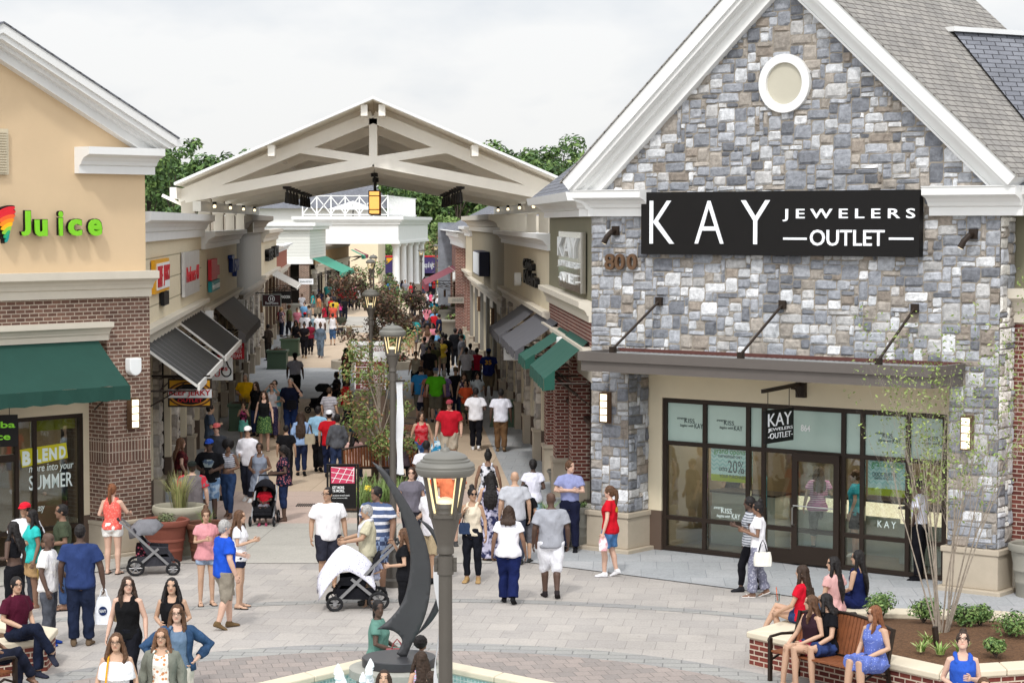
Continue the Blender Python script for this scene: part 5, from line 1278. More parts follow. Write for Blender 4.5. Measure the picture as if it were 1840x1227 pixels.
def grow(p, d, L, r_, lev):
    q = p; pts = [tuple(p)]; rs = [r_]
    for s_ in range(4):
        d = (d + Vector((rt.uniform(-.12, .12), rt.uniform(-.12, .12), .05))).normalized(); q = q + d * L / 4; pts.append(tuple(q)); rs.append(r_ * (1 - .2 * (s_ + 1)))
        if lev < 3 and s_ >= (0 if lev else 1):
            for _ in range(2):
                dd = (d + Vector((rt.uniform(-.5, .5), rt.uniform(-.5, .5), rt.uniform(-.05, .35)))).normalized(); grow(q, dd, L * rt.uniform(.28, .48), rs[-1] * .55, lev + 1)
    b.tube(pts, rs, 5 if lev else 7); tips.append((tuple(q), lev))
for k in range(14):
    a = 2 * math.pi * k / 14 + rt.uniform(-.2, .2); sp = rt.uniform(.05, .40)
    grow(Vector((bx + .08 * math.cos(a), by + .08 * math.sin(a), .46)), Vector((math.cos(a) * sp, math.sin(a) * sp, 1)).normalized(), rt.uniform(2.4, 3.6), .015, 0)
b.build('trunk', BARK, t)
bl = [(*p, .07) for p, lev in tips if lev > 0 and (p[2] > 1.7 or rt.random() < .35)]
leaves(bl, 3000, .030, [(.20, .27, .07), (.16, .23, .06), (.27, .32, .11)], rnd).build('crown', LEAF, t, colors=True)
x, y = G(1682, 1148, .6); t = thing('garden_uplight', 'small dark uplight standing in the mulch', 'light', (x, y, .5)); MB().tube([(x, y, .48), (x, y, .6), (x - .02, y, .78)], [.02, .045, .045], 10).build('lamp_can', BRONZE, t); MB().tube([(x, y, .45), (x, y, .5)], .012, 6).build('spike', BRONZE, t)
x, y = G(1528, 1108, .6); t = thing('speaker_box', 'small black box standing on the planter coping', 'box', (x, y, .49)); MB().box(x - .1, x + .1, y - .1, y + .1, .49, .66).build('box_body', BLACK, t, bevel=.008); MB().box(x - .09, x + .09, y - .108, y - .1, .50, .65).build('grille', DARKIN, t)

# ------------------------------------------------------------------ benches, boards
WOOD = mat('brown_bench_slats', '#7d4a2c', .6, var=.25, vs=8)
def bench(label, x, y, yaw, w=1.8):
    "local +y is where the sitter faces"
    t = thing('park_bench', label, 'bench', (x, y, 0), 'slatted benches')
    f = Fr(x, y, math.cos(yaw), math.sin(yaw), -1)
    for s_ in (-1, 1):
        u = s_ * w / 2
        MB(f).box(u - .025, u + .025, .24, .29, 0, .62).build('leg', BRONZE, t); MB(f).bar((u, -.30, 0), (u, -.20, .44), .05, .05).build('leg', BRONZE, t)
        MB(f).tube([(u, -.20, .64), (u, .05, .66), (u, .26, .64), (u, .30, .58)], .022, 8).build('armrest', BRONZE, t)
        MB(f).bar((u, -.20, .42), (u, -.33, .95), .05, .05).build('back_post', BRONZE, t)
        b = MB(f); b.tube([(u, -.2, .3), (u, .05, .38), (u, .26, .3)], .018, 6); b.build('brace', BRONZE, t)
    b = MB(f)
    for k in range(7): v = -.2 + k * .07; b.box(-w / 2 + .03, w / 2 - .03, v, v + .055, .425, .45)
    b.build('seat', WOOD, t)
    b = MB(f); n = 26
    for k in range(n):
        u = -w / 2 + .05 + (w - .1) * k / (n - 1); z1 = .92 + .11 * (1 - (2 * k / (n - 1) - 1) ** 2)
        b.bar((u, -.215, .47), (u, -.215 - .13 * (z1 - .44) / .5, z1 - .02), .05, .02)
    b.build('backrest', WOOD, t)
    b = MB(f); b.tube([(-w / 2 + (w) * k / 12, -.215 - .13 * (.92 + .11 * (1 - (k / 6 - 1) ** 2) - .44) / .5, .92 + .11 * (1 - (k / 6 - 1) ** 2)) for k in range(13)], .024, 8).bar((-w / 2, -.22, .46), (w / 2, -.22, .46), .03, .04); b.build('back_rail', BRONZE, t)
    return t
bc = Vector((4.42, 29.98)); byaw = math.atan2(28.75 - 31.70, 5.72 - 3.5)   # along the planter edge
bdir = Vector((math.cos(byaw), math.sin(byaw))); bn = Vector((-bdir.y, bdir.x)) * -1
BYAW = math.atan2(bdir.y, bdir.x) + math.pi
bench('slatted bench with three seated women against the brick planter', bc.x, bc.y, BYAW)
bench('slatted bench seen from behind beyond the planting bed', G(678, 884)[0], 53.6, 0, 1.85)
lbx, lby = G(-40, 1215)
bench('slatted bench with the woman in animal print at the brick planter', -7.55, 29.2, R(-28), 1.6)
bench('slatted bench beside the slim green tree, below the directory', (735 - CX) * 64 / FPX, 64, R(90), 1.8)
t = thing('map_board', 'black framed standing board with a pink street map', 'sign', (*G(616, 968), 0))
mf = Fr(*G(616, 968), 1, .02, 1); (a0, zt), (a1, zb) = onf(mf, 592, 836), onf(mf, 640, 913)
MB(mf).box(a0, a1, -.03, .01, zb, zt).build('panel', BLACK, t)
b = MB(mf); w_ = a1 - a0
for u in (a0 - .06, a1 + .02): b.box(u, u + .04, -.03, .03, 0, zt + .0)
b.box(a0 - .06, a1 + .06, -.035, .025, zt, zt + .03).box(a0 - .06, a1 + .06, -.034, .024, zb - .08, zb - .05); b.build('frame', mat('black_steel', '#161413', .4, .4), t)
PINKM = mat('pink_map_ink', '#c23a5c', .5, var=.08, vs=8); mz = onf(mf, 616, 868)[1]
MB(mf).box(a0 + .03, a1 - .03, .01, .014, mz, zt - .03).build('map_sheet', PINKM, t)
b = MB(mf)
for k in range(4): b.bar((a0 + .06 + k * .14, .016, mz + .02), (min(a0 + .22 + k * .14, a1 - .04), .016, zt - .05), .004, .012)
for k in range(3): b.bar((a0 + .04, .017, mz + .12 + k * .11), (a1 - .04, .017, mz + .05 + k * .11), .004, .011)
b.build('map_line', PLAINW, t)
tx('GET MORE.', mf, .012, (597, 873, 619, 878), PLAINW, t, .004, bold=.02); tx('5% MORE.', mf, .012, (597, 879, 619, 884), PLAINW, t, .004, bold=.02); tx('see customer services for details', mf, .012, (597, 888, 628, 891), PLAINW, t, .003); tx('on how to save more today', mf, .012, (597, 893, 624, 896), PLAINW, t, .003)
DY = 61.0; df = Fr(0, DY, 1, 0, 1)
t = thing('street_directory', 'white directory board headed Chesapeake behind the slim green tree', 'sign', ((664 - CX) * DY / FPX, DY, 0))
(a0, zt), (a1, zb) = onf(df, 635, 620), onf(df, 696, 700); zm = onf(df, 660, 646)[1]
MB(df).box(a0, a1, -.08, .0, zm, zt).build('header_panel', PLAINW, t); MB(df).box(a0 - .05, a1 + .05, -.12, .06, zt, zt + .10).build('cap', PLAINW, t); MB(df).box(a0 + .03, a1 - .03, -.07, -.01, zb, zm).build('list_panel', PLAINW, t); MB(df).box(a0 + .05, a1 - .05, -.15, .1, 0, zb).build('pedestal', BROWNB, t)
MRN = mat('maroon_ink', '#6d2326', .5, var=0)
tx('Chesapeake', df, 0, (640, 622, 692, 634), MRN, t, .01)
for k, s_ in enumerate(('Shops', 'Restrooms', 'Electronics', 'Parking', 'Food Court')):
    zz = zm - .06 - k * (zm - zb - .05) / 5; MB(df).box(a0 + .06, a1 - .06, -.01, .003, zz - .13, zz).build('list_bar', MRN, t); text(s_, df, a0 + .2, a0 + .2 + .07 * len(s_), zz - .11, zz - .03, .003, .005, PLAINW, t)
x, y = G(696, 842); t = thing('round_bollard_bin', 'dark round slatted litter bin behind the curved bench', 'litter bin', (x, 55.2, 0)); MB().lathe([(.3, 0), (.3, .85), (.33, .87), (.33, .92), (.2, .95)], x + .0, 55.2, 24).build('bin_body', BRONZE, t); MB().lathe([(.2, .95), (.18, 1.0), (.02, 1.03)], x, 55.2, 20).build('lid', BRONZE, t)
t = thing('cafe_table', 'grey stone topped table before the white sleeveless woman', 'table', ((627 - CX) * 120 / FPX, 120, 0)); x = (627 - CX) * 120 / FPX; MB().box(x - .75, x + .75, 119.6, 120.4, .72, .8).build('table_top', PLINTH, t); MB().box(x - .15, x + .15, 119.85, 120.15, 0, .72).build('pedestal', PLINTH, t)
# container and stop-light things at the far end
t = thing('painted_container', 'purple and red painted event container at the end of the street', 'container', ((755 - CX) * 262 / FPX, 262, 0)); cf = Fr(0, 262, 1, 0, 1)
(a0, zt), (a1, zb) = onf(cf, 690, 462), onf(cf, 824, 496)
MB(cf).box(a0, a1, -3, 0, max(.4, zb), zt).build('box_body', mat('purple_container_paint', '#3b2f5e', .5, var=.15, vs=.4), t); MB(cf).box(a0, a1, -2.9, .04, zt - .01, zt + .15).build('roof_edge', RED, t)
(b0, y0), (b1, y1) = onf(cf, 712, 470), onf(cf, 728, 488); MB(cf).box(b0, b1, .0, .05, y1, y0).build('window', PLAINW, t); MB(cf).extv([(a0 + .3, zb + 1.4), (a0 + 1.2, zt - .1), (a0 + .3, zt - .1)], .001, .04).build('orange_patch', YEL, t); tx('shop all night', cf, .02, (760, 471, 780, 484), PLAINW, t, .02); MB(cf).box(a0 + .2, a1 - .2, -2.5, -.4, 0, max(.4, zb)).build('skid', DARKIN, t)

# ------------------------------------------------------------------ fountain and sculpture
FP = [(-4.9, 26.4), (-2.1, 29.92), (-.85, 29.72), (.62, 28.3), (2.0, 26.6), (.2, 22.6), (-3.2, 22.6)]
ft = thing('fountain', 'polygonal fountain basin with pale coping and teal tiles', 'fountain', (-1.3, 26.5, 0))
inn = [tuple(Vector(p).lerp(Vector((-1.3, 26.3)), .11)) for p in FP]
b = MB(); n = len(FP)
for i in range(n):
    A, B_, C_, D_ = Vector(FP[i]), Vector(FP[(i + 1) % n]), Vector(inn[(i + 1) % n]), Vector(inn[i]); L = (B_ - A).length; m_ = max(1, round(L / 1.0))
    for s_ in range(m_):
        f0, f1 = s_ / m_ + .004 / L, (s_ + 1) / m_ - .004 / L; b.extz([tuple(A.lerp(B_, f0)), tuple(A.lerp(B_, f1)), tuple(D_.lerp(C_, f1)), tuple(D_.lerp(C_, f0))], .36, .45)
b.build('coping', COPE, ft, bevel=.02)
b = MB(); o2 = [tuple(Vector(p).lerp(Vector((-1.3, 26.3)), .01)) for p in FP]; i2 = [tuple(Vector(p).lerp(Vector((-1.3, 26.3)), .10)) for p in FP]
for i in range(n): b.extz([o2[i], o2[(i + 1) % n], i2[(i + 1) % n], i2[i]], 0, .36)
b.build('basin_wall', brickmat('teal_mosaic', '#86aaa6', '#9cbab4', '#c4cdc8', .05, .05, .006, 'UV', bump=.2, big=.1, off=0), ft)
MB().poly([(*p, .24) for p in i2]).build('water', mat('fountain_water', '#8aaead', .08, var=.1, vs=3, bump=.5, bs=7, spec=.6), ft)
sx, sy = -1.44, 27.45
MB().lathe([(.55, 0), (.55, .72)], sx, sy, 32).build('pedestal', mat('grey_block_pedestal', '#8a8780', .85, var=.15, vs=4, bump=.3), ft); MB().lathe([(.60, .72), (.64, .74), (.64, .84), (.58, .86)], sx, sy, 40).build('pedestal_slab', mat('grey_stone_slab', '#98978f', .7, var=.12, vs=6), ft, smooth=True)
FOAM = mat('white_water_foam', (.86, .9, .92), .3, var=.05, bump=.8, bs=14)
for i, (px, py, h_) in enumerate(((607, 1213, .42), (660, 1199, .50), (648, 1222, .2))):
    Y = 26.2 - .3 * i; x = (px - CX) * Y / FPX; zt_ = 6.5 - (py - 400) * Y / FPX
    t = thing('water_jet', ['white water jet beside the tall one in the basin', 'tall white water jet in front of the sculpture', 'low white splash at the foot of the tall jet'][i], 'water jet', (x, Y, .24), 'fountain jets')
    b = MB(); rj = random.Random(i)
    for k in range(26): 
        a = rj.uniform(0, 6.28); r_ = rj.uniform(0, .12); zz = rj.uniform(.1, 1) * (zt_ - .24); r_ *= (1.25 - zz / (zt_ - .24)); s_ = rj.uniform(.025, .06)
        b.lathe([(.1 * s_, -s_ * 1.6), (s_, -s_ * .4), (s_ * .8, s_ * .6), (.1 * s_, s_ * 1.8)], x + r_ * math.cos(a), Y + r_ * math.sin(a), 7, z0=.24 + zz)
    b.lathe([(.09, .22), (.05, .5), (.012, zt_)], x, Y, 10); b.build('spray', FOAM, t, smooth=True)
def sail(label, outline, Y, thick, m, bend):
    "a plate cut to a curved outline and rolled like a sail"
    P = []
    cx_ = sum(p[0] for p in outline) / len(outline)
    pts = [((540 + a / 3.0143 - CX) * Y / FPX, 6.5 - (820 + c / 3.0143 - 400) * Y / FPX) for a, c in outline]
    from mathutils.geometry import delaunay_2d_cdt
    inside = []
    xs, zs = [p[0] for p in pts], [p[1] for p in pts]
    def isin(x, z):
        r_ = False
        for i in range(len(pts)):
            (xa, za), (xb, zb_) = pts[i - 1], pts[i]
            if (za > z) != (zb_ > z) and x < (xb - xa) * (z - za) / (zb_ - za) + xa: r_ = not r_
        return r_
    g = .05
    grid = [(min(xs) + g * i, min(zs) + g * j) for i in range(int((max(xs) - min(xs)) / g) + 1) for j in range(int((max(zs) - min(zs)) / g) + 1)]
    grid = [q for q in grid if isin(*q) and min((q[0] - p[0]) ** 2 + (q[1] - p[1]) ** 2 for p in pts) > .0008]
    V2 = [Vector(p) for p in pts] + [Vector(q) for q in grid]
    ov, oe, of, *_r = delaunay_2d_cdt(V2, [(i, (i + 1) % len(pts)) for i in range(len(pts))], [], 0, 1e-5)
    of = [f for f in of if isin(sum(ov[i].x for i in f) / len(f), sum(ov[i].y for i in f) / len(f))]
    x0 = sx
    me = bpy.data.meshes.new('sail'); me.from_pydata([(p.x, Y + bend * (p.x - x0) ** 2 + .12 * (p.x - x0), p.y) for p in ov], [], [list(f) for f in of]); me.materials.append(m)
    me.polygons.foreach_set('use_smooth', [True] * len(me.polygons))
    o = bpy.data.objects.new('sail', me); col.objects.link(o)
    md = o.modifiers.new('Solidify', 'SOLIDIFY'); md.thickness = thick; md.offset = 0
    for v in me.vertices: v.co.x -= sx; v.co.y -= sy; v.co.z -= .86
    o.parent = scu
    return o
scu = thing('sail_sculpture', 'dark curved steel sail sculpture on a round base in the fountain', 'sculpture', (sx, sy, .86))
DSTEEL = mat('dark_blued_steel', '#48484a', .42, .5, var=.12, vs=1.5, bump=.03)
def spline(P, n=6):
    out = []; N = len(P)
    for i in range(N - 1):
        p0, p1, p2, p3 = P[max(i - 1, 0)], P[i], P[i + 1], P[min(i + 2, N - 1)]
        for k in range(n):
            t = k / n; out.append(tuple(.5 * ((2 * p1[j]) + (-p0[j] + p2[j]) * t + (2 * p0[j] - 5 * p1[j] + 4 * p2[j] - p3[j]) * t * t + (-p0[j] + 3 * p1[j] - 3 * p2[j] + p3[j]) * t ** 3) for j in (0, 1)))
    return out + [tuple(P[-1])]
o1 = spline([(385, 32), (450, 75), (520, 170), (600, 300), (660, 430), (694, 570), (700, 700), (685, 820), (655, 920), (622, 985), (590, 1050), (570, 1100)], 4)
o2_ = spline([(515, 1085), (545, 1020), (520, 975), (475, 952), (410, 948)], 4); o3_ = spline([(410, 948), (480, 890), (545, 805), (580, 690), (592, 560), (575, 420), (530, 290), (460, 145), (385, 32)], 4)
sail('plate', o1 + [(540, 1102)] + o2_ + o3_[1:-1], sy, .03, DSTEEL, .25)
o4 = spline([(628, 345), (680, 370), (725, 420), (765, 520), (785, 640), (775, 760), (740, 860), (690, 930), (625, 985)], 4); o5 = spline([(600, 1010), (660, 930), (705, 850), (735, 770), (752, 660), (745, 540), (715, 450), (670, 385), (628, 345)], 4)
sail('plate', o4 + o5[:-1], sy + .35, .02, DSTEEL, .1)
MB().lathe([(.465, .862), (.475, .87), (.475, .965), (.465, .975)], sx, sy, 40).build('round_base', mat('black_granite', '#39393c', .35, .1, var=.1), scu, smooth=True)
# ------------------------------------------------------------------ people
SKIN = attrmat('skin', bump=.06, bs=60, var=.07, rough=.55, spec=.35)
TONE = {'a': (.60, .385, .29), 'b': (.50, .315, .215), 'e': (.40, .245, .16), 'c': (.215, .12, .078), 'd': (.095, .055, .040)}
HAIRC = {'k': (.012, .010, .010), 'n': (.035, .020, .013), 'w': (.085, .042, .022), 'r': (.16, .062, .028), 'y': (.32, .20, .09), 'g': (.30, .29, .28), 'o': (.13, .065, .035)}
def hairmat(c):
    nm = 'hair_' + c
    if nm in MATS: return MATS[nm]
    m, n, l, p = base(nm); k = HAIRC[c]
    p.inputs['Roughness'].default_value = .55; p.inputs['Specular IOR Level'].default_value = .22
    t = n.new('ShaderNodeTexCoord'); mp = n.new('ShaderNodeMapping'); mp.inputs['Scale'].default_value = (60, 60, 5); l.new(t.outputs['Object'], mp.inputs[0])
    z = n.new('ShaderNodeTexNoise'); z.inputs['Scale'].default_value = 1; z.inputs['Detail'].default_value = 3; l.new(mp.outputs[0], z.inputs['Vector'])
    r = n.new('ShaderNodeValToRGB'); r.color_ramp.elements[0].position = .3; r.color_ramp.elements[1].position = .7
    r.color_ramp.elements[0].color = (*[x * .6 for x in k], 1); r.color_ramp.elements[1].color = (*[min(1, x * 1.6 + .004) for x in k], 1)
    l.new(z.outputs[0], r.inputs[0]); l.new(r.outputs[0], p.inputs['Base Color'])
    u = n.new('ShaderNodeBump'); u.inputs['Strength'].default_value = .6; u.inputs['Distance'].default_value = .012; l.new(z.outputs[0], u.inputs['Height']); l.new(u.outputs[0], p.inputs['Normal'])
    MATS[nm] = m; return m
def cloth(spec):
    "'#rrggbb' or '#rrggbb/pattern/#rrggbb'"
    nm = 'cloth_' + spec.replace('#', '').replace('/', '_')
    if nm in MATS: return MATS[nm]
    q = spec.split('/'); c = C3(q[0]); pat = q[1] if len(q) > 1 else ''; c2 = C3(q[2]) if len(q) > 2 else (.8, .8, .8)
    m, n, l, p = base(nm)
    p.inputs['Roughness'].default_value = .88; p.inputs['Specular IOR Level'].default_value = .15
    t = n.new('ShaderNodeTexCoord'); col_ = None
    def noise(s, d=4):
        z = n.new('ShaderNodeTexNoise'); z.inputs['Scale'].default_value = s; z.inputs['Detail'].default_value = d; l.new(t.outputs['Object'], z.inputs['Vector']); return z
    def ramp(src, a, b, p0, p1, const=False):
        r = n.new('ShaderNodeValToRGB'); r.color_ramp.elements[0].position = p0; r.color_ramp.elements[1].position = p1
        r.color_ramp.elements[0].color = (*a, 1); r.color_ramp.elements[1].color = (*b, 1)
        if const: r.color_ramp.interpolation = 'CONSTANT'
        l.new(src, r.inputs[0]); return r.outputs[0]
    if pat in ('stripe', 'fine'):
        w = n.new('ShaderNodeTexWave'); w.bands_direction = 'Z'; w.inputs['Scale'].default_value = 2.6 if pat == 'stripe' else 7; w.inputs['Distortion'].default_value = .6; l.new(t.outputs['Object'], w.inputs['Vector'])
        col_ = ramp(w.outputs['Fac'], c, c2, .62, .66)
    elif pat in ('floral', 'print', 'dots'):
        v = n.new('ShaderNodeTexVoronoi'); v.inputs['Scale'].default_value = {'floral': 19, 'print': 24, 'dots': 32}[pat]; l.new(t.outputs['Object'], v.inputs['Vector'])
        col_ = ramp(v.outputs['Distance'], c2, c, .30 if pat != 'dots' else .2, .42 if pat != 'dots' else .25)
    elif pat == 'blotch':
        col_ = ramp(noise(9).outputs[0], c, c2, .46, .56)
    elif pat == 'plaid':
        w = n.new('ShaderNodeTexChecker'); w.inputs['Scale'].default_value = 14; w.inputs[1].default_value = (*c, 1); w.inputs[2].default_value = (*c2, 1); l.new(t.outputs['Object'], w.inputs['Vector']); col_ = w.outputs[0]
    elif pat == 'denim':
        col_ = ramp(noise(7).outputs[0], tuple(x * .75 for x in c), tuple(min(1, x * 1.45) for x in c), .35, .7)
    else:
        col_ = ramp(noise(5).outputs[0], tuple(x * .90 for x in c), tuple(min(1, x * 1.1) for x in c), .35, .65)
    l.new(col_, p.inputs['Base Color'])
    mp = n.new('ShaderNodeMapping'); mp.inputs['Scale'].default_value = (1, 1, .45); mp.inputs['Rotation'].default_value = (0, .5, .4); l.new(t.outputs['Object'], mp.inputs[0])
    z = n.new('ShaderNodeTexNoise'); z.inputs['Scale'].default_value = 13; z.inputs['Detail'].default_value = 3.5; z.inputs['Distortion'].default_value = .8; l.new(mp.outputs[0], z.inputs['Vector'])
    u = n.new('ShaderNodeBump'); u.inputs['Strength'].default_value = .75; u.inputs['Distance'].default_value = .035; l.new(z.outputs[0], u.inputs['Height']); l.new(u.outputs[0], p.inputs['Normal'])
    MATS[nm] = m; return m

class PM(MB):
    "mesh builder in a person's own space, with a transform on what is being added"
    def __init__(s, xf=None): MB.__init__(s); s.xf = xf
    def add(s, pts, faces, mi=0, c=None):
        if s.xf: pts = [tuple(s.xf(Vector(p))) for p in pts]
        b = len(s.V); s.V += [tuple(p) for p in pts]
        for f in faces: s.F.append([b + i for i in f])
        return s
    def rings(s, R_, n=14):
        "stack of horizontal ellipses (x, y, z, rx, ry)"
        P = []
        for x, y, z, rx, ry in R_:
            for k in range(n):
                w = 2 * math.pi * k / n; P.append((x + rx * math.cos(w), y + ry * math.sin(w), z))
        f = [(i * n + k, i * n + (k + 1) % n, (i + 1) * n + (k + 1) % n, (i + 1) * n + k) for i in range(len(R_) - 1) for k in range(n)]
        f += [tuple(range(n - 1, -1, -1)), tuple((len(R_) - 1) * n + k for k in range(n))]
        return s.add(P, f)
    def ball(s, c, r, n=10):
        rx, ry, rz = r if isinstance(r, tuple) else (r, r, r)
        return s.rings([(c[0], c[1], c[2] + rz * math.sin(a), max(.001, rx * math.cos(a)), max(.001, ry * math.cos(a))) for a in [R(d_) for d_ in (-88, -60, -30, 0, 30, 60, 88)]], n)
BAKE = []       # (object, kind, info) whose remesh is applied in one pass at the end
def raw(name, pm, m, parent, vox, smooth=4, info=None):
    me = bpy.data.meshes.new(name); me.from_pydata(pm.V, [], pm.F); me.materials.append(m)
    bm = bmesh.new(); bm.from_mesh(me); bmesh.ops.recalc_face_normals(bm, faces=bm.faces); bm.to_mesh(me); bm.free()
    o = bpy.data.objects.new(name, me); col.objects.link(o); o.parent = parent
    if vox:
        r = o.modifiers.new('Remesh', 'REMESH'); r.mode = 'VOXEL'; r.voxel_size = vox; r.use_smooth_shade = True
        if smooth: q = o.modifiers.new('Smooth', 'SMOOTH'); q.factor = .5; q.iterations = smooth
        BAKE.append((o, info))
    return o
ARM = {'down': ((.245, -.03, 1.14), (.262, .06, .89)), 'bent': ((.25, -.05, 1.14), (.13, .22, 1.10)), 'phone': ((.225, .0, 1.13), (.07, .25, 1.20)),
       'ear': ((.31, .10, 1.24), (.12, .09, 1.55)), 'up': ((.34, .12, 1.36), (.10, .13, 1.62)), 'hip': ((.41, -.06, 1.17), (.20, .05, .99)), 'cross': ((.26, .06, 1.16), (-.07, .19, 1.19)),
       'lap': ((.245, .0, 1.15), (.09, .27, 1.03)), 'carry': ((.265, -.02, 1.13), (.29, .04, .87)), 'back': ((.25, -.11, 1.16), (.07, -.17, .97)), 'eat': ((.25, .08, 1.16), (.07, .20, 1.44)),
       'reach': ((.255, .10, 1.18), (.2, .38, 1.12)), 'swing': ((.25, -.12, 1.15), (.25, -.14, .90)), 'fwd': ((.25, .06, 1.15), (.24, .26, .97)), 'strap': ((.25, .02, 1.16), (.14, .12, 1.30)), 'knee': ((.24, .10, 1.12), (.14, .36, .98))}
N_P = [0]
def P(label, mode, px, py, H=1.7, yaw=0, tone='a', hair='short:n', top='tee:#888888', bot='jeans:#2b3650/denim', shoe='shoe:#333333', arms='down,down', legs='stand', hyaw=0, hp=0, build=1.0, sex='m', glasses='', seat=.45, lean=0, group=None, sb=.16, child=False, Y=None, X=None, print_='', jk='', slv='', scarf='', strap=''):
    N_P[0] += 1
    s = H / 1.73; F_ = sex == 'f'
    sit = legs.startswith('sit')
    HIP = .92
    dz = (seat / s + .10 - HIP) if sit else 0.0
    topz = H + dz * s - abs(math.sin(R(lean))) * .05
    if mode == 'f': x, y = G(px, py)
    elif mode == 'h': x, y = G(px, py, topz)
    elif mode == 'y': y = Y; x = (px - CX) * Y / FPX
    elif mode == 'p': x, y = X, Y
    root = thing('person', label, 'person', (x, y, 0), group)
    root.rotation_euler = (0, 0, R(yaw)); root.scale = (s, s, s)
    _BASE[root.name] = (0, 0, 0)
    far = y
    vox = .0095 if far < 36 else .0115 if far < 48 else .015 if far < 70 else .021 if far < 105 else .03
    inf = .012 + vox * .45
    L = R(lean)
    def ux(p):       # upper body: drop to the seat, lean about the hip
        z = p.z - HIP
        return Vector((p.x, p.y + 0 + z * math.sin(L) + 0, HIP + dz + z * math.cos(L) + 0)) + Vector((0, (p.y) * (math.cos(L) - 1), -p.y * math.sin(L)))
    hr, hpit = R(hyaw), R(hp)
    hs = 1.0 if not child else 1.22
    HM = Matrix.Translation((0, .005, 1.52)) @ Matrix.Rotation(hr, 4, 'Z') @ Matrix.Rotation(-hpit, 4, 'X') @ Matrix.Translation((0, 0.01, .095))
    def hx(p): return ux(HM @ (p * hs))
    bw, bd = build, build ** 1.5
    if F_: TOR = [(.80, .12, .09, 0), (.86, .172, .118, -.01), (.94, .168, .115, -.008), (1.06, .128, .092, 0), (1.16, .138, .100, .004), (1.27, .150, .118, .014), (1.35, .150, .098, .004), (1.40, .132, .076, -.003), (1.435, .092, .062, -.006), (1.475, .056, .052, -.008)]
    else: TOR = [(.80, .12, .09, 0), (.86, .160, .112, -.008), (.94, .158, .110, 0), (1.06, .150, .104, .004), (1.17, .160, .112, .004), (1.28, .174, .120, .004), (1.355, .172, .105, 0), (1.405, .152, .084, -.003), (1.44, .105, .068, -.006), (1.48, .066, .058, -.008)]
    sw = .165 if F_ else .192
    belly = lambda z: 1 + (bd - 1) * max(0, 1 - abs(z - 1.04) / .36)
    def tor(z0, z1, g, flare=0):
        out = []
        zs = [z0] + [t[0] for t in TOR if z0 + .015 < t[0] < z1 - .015] + [z1]
        for z in zs:
            for a, b_ in zip(TOR, TOR[1:]):
                if z <= b_[0]: break
            f = max(0, min(1, (z - a[0]) / (b_[0] - a[0]))); rx, ry, yo = [a[i] + (b_[i] - a[i]) * f for i in (1, 2, 3)]
            fl = flare * max(0, (1.02 - z) / .3)
            out.append((0, yo, z, rx * (1 + (bw - 1) * .8) + g + fl, ry * belly(z) + g + fl))
        return out
    # joints of the limbs
    al, ar = arms.split(',')
    def arm(side, nm):
        e, w = ARM[nm]; sx_ = -1 if side < 0 else 1
        k = 1 + (bw - 1) * .6
        return [Vector((sx_ * sw * k * .90, -.005, 1.385)), Vector((sx_ * e[0] * k * (.93 if F_ else 1), e[1], e[2])), Vector((sx_ * w[0] * k, w[1], w[2]))]
    AJ = [arm(-1, al), arm(1, ar)]
    lj = []
    st = .0
    if legs.startswith('walk'): st = float(legs.split(':')[1]) if ':' in legs else .17
    for i, sx_ in enumerate((-1, 1)):
        fo = st if (i == 0) else -st
        hx_ = sx_ * .088 * (1 + (bw - 1) * .6)
        if sit:
            kd = {'sit': (.09, .12), 'sitw': (.15, .17), 'sitx': (.05, .05)}[legs.split(':')[0]]
            hz = HIP + dz; kn = Vector((sx_ * kd[0], .43, hz + .03)); an = Vector((sx_ * kd[1], .44 + (0.02 if i else -.04), .085))
            if legs.startswith('sitx') and i == 1: kn = Vector((.02, .46, hz + .13)); an = Vector((-.14, .60, max(.16, hz - .26)))
            lj.append([Vector((hx_, -.01, hz - .01)), kn, an])
        elif st:
            if fo > 0: lj.append([Vector((hx_, 0, .90)), Vector((sx_ * .092, fo * .75 + .03, .495)), Vector((sx_ * .088, fo + .0, .085))])
            else: lj.append([Vector((hx_, 0, .90)), Vector((sx_ * .092, fo * .35 + .02, .485)), Vector((sx_ * .088, fo * 1.25, .125))])
        else: lj.append([Vector((hx_, 0, .90)), Vector((sx_ * .10, .012 + .01 * i, .495)), Vector((sx_ * .105, -.01 + .05 * i * (legs == 'shift'), .085))])
    ANK = []
    # body: one continuous skin
    b = PM(ux); b.rings(tor(.80, 1.475, 0)); b.rings([(0, -.008, 1.42, .062, .06), (0, .0, 1.48, .052 if not F_ else .046, .052 if not F_ else .047), (0, .008, 1.56, .05 if not F_ else .044, .05 if not F_ else .046)])
    kb = 1 + (bw - 1) * .7
    for J_ in AJ:
        q = J_; m1 = q[0].lerp(q[1], .5); m2 = q[1].lerp(q[2], .35)
        b.tube([q[0] + Vector((-.035 if q[0].x > 0 else .035, 0, .006)), q[0], m1, q[1], m2, q[2]], [x * kb * (.86 if F_ else 1) for x in (.05, .058, .049, .041, .040, .027)], 10)
    b.xf = None
    for q in lj:
        if sit: hip0 = q[0] + Vector((0, -.03, .0))
        else: hip0 = q[0] + Vector((0, 0, .02))
        m1 = q[0].lerp(q[1], .45); m2 = q[1].lerp(q[2], .3) + Vector((0, -.015, 0)); m3 = q[1].lerp(q[2], .7)
        b.tube([hip0, q[0], m1, q[1], m2, m3, q[2], q[2] + Vector((0, 0, -.03))], [x * kb for x in (.085, .088, .076, .056, .056, .044, .036, .034)], 10)
    b.xf = hx
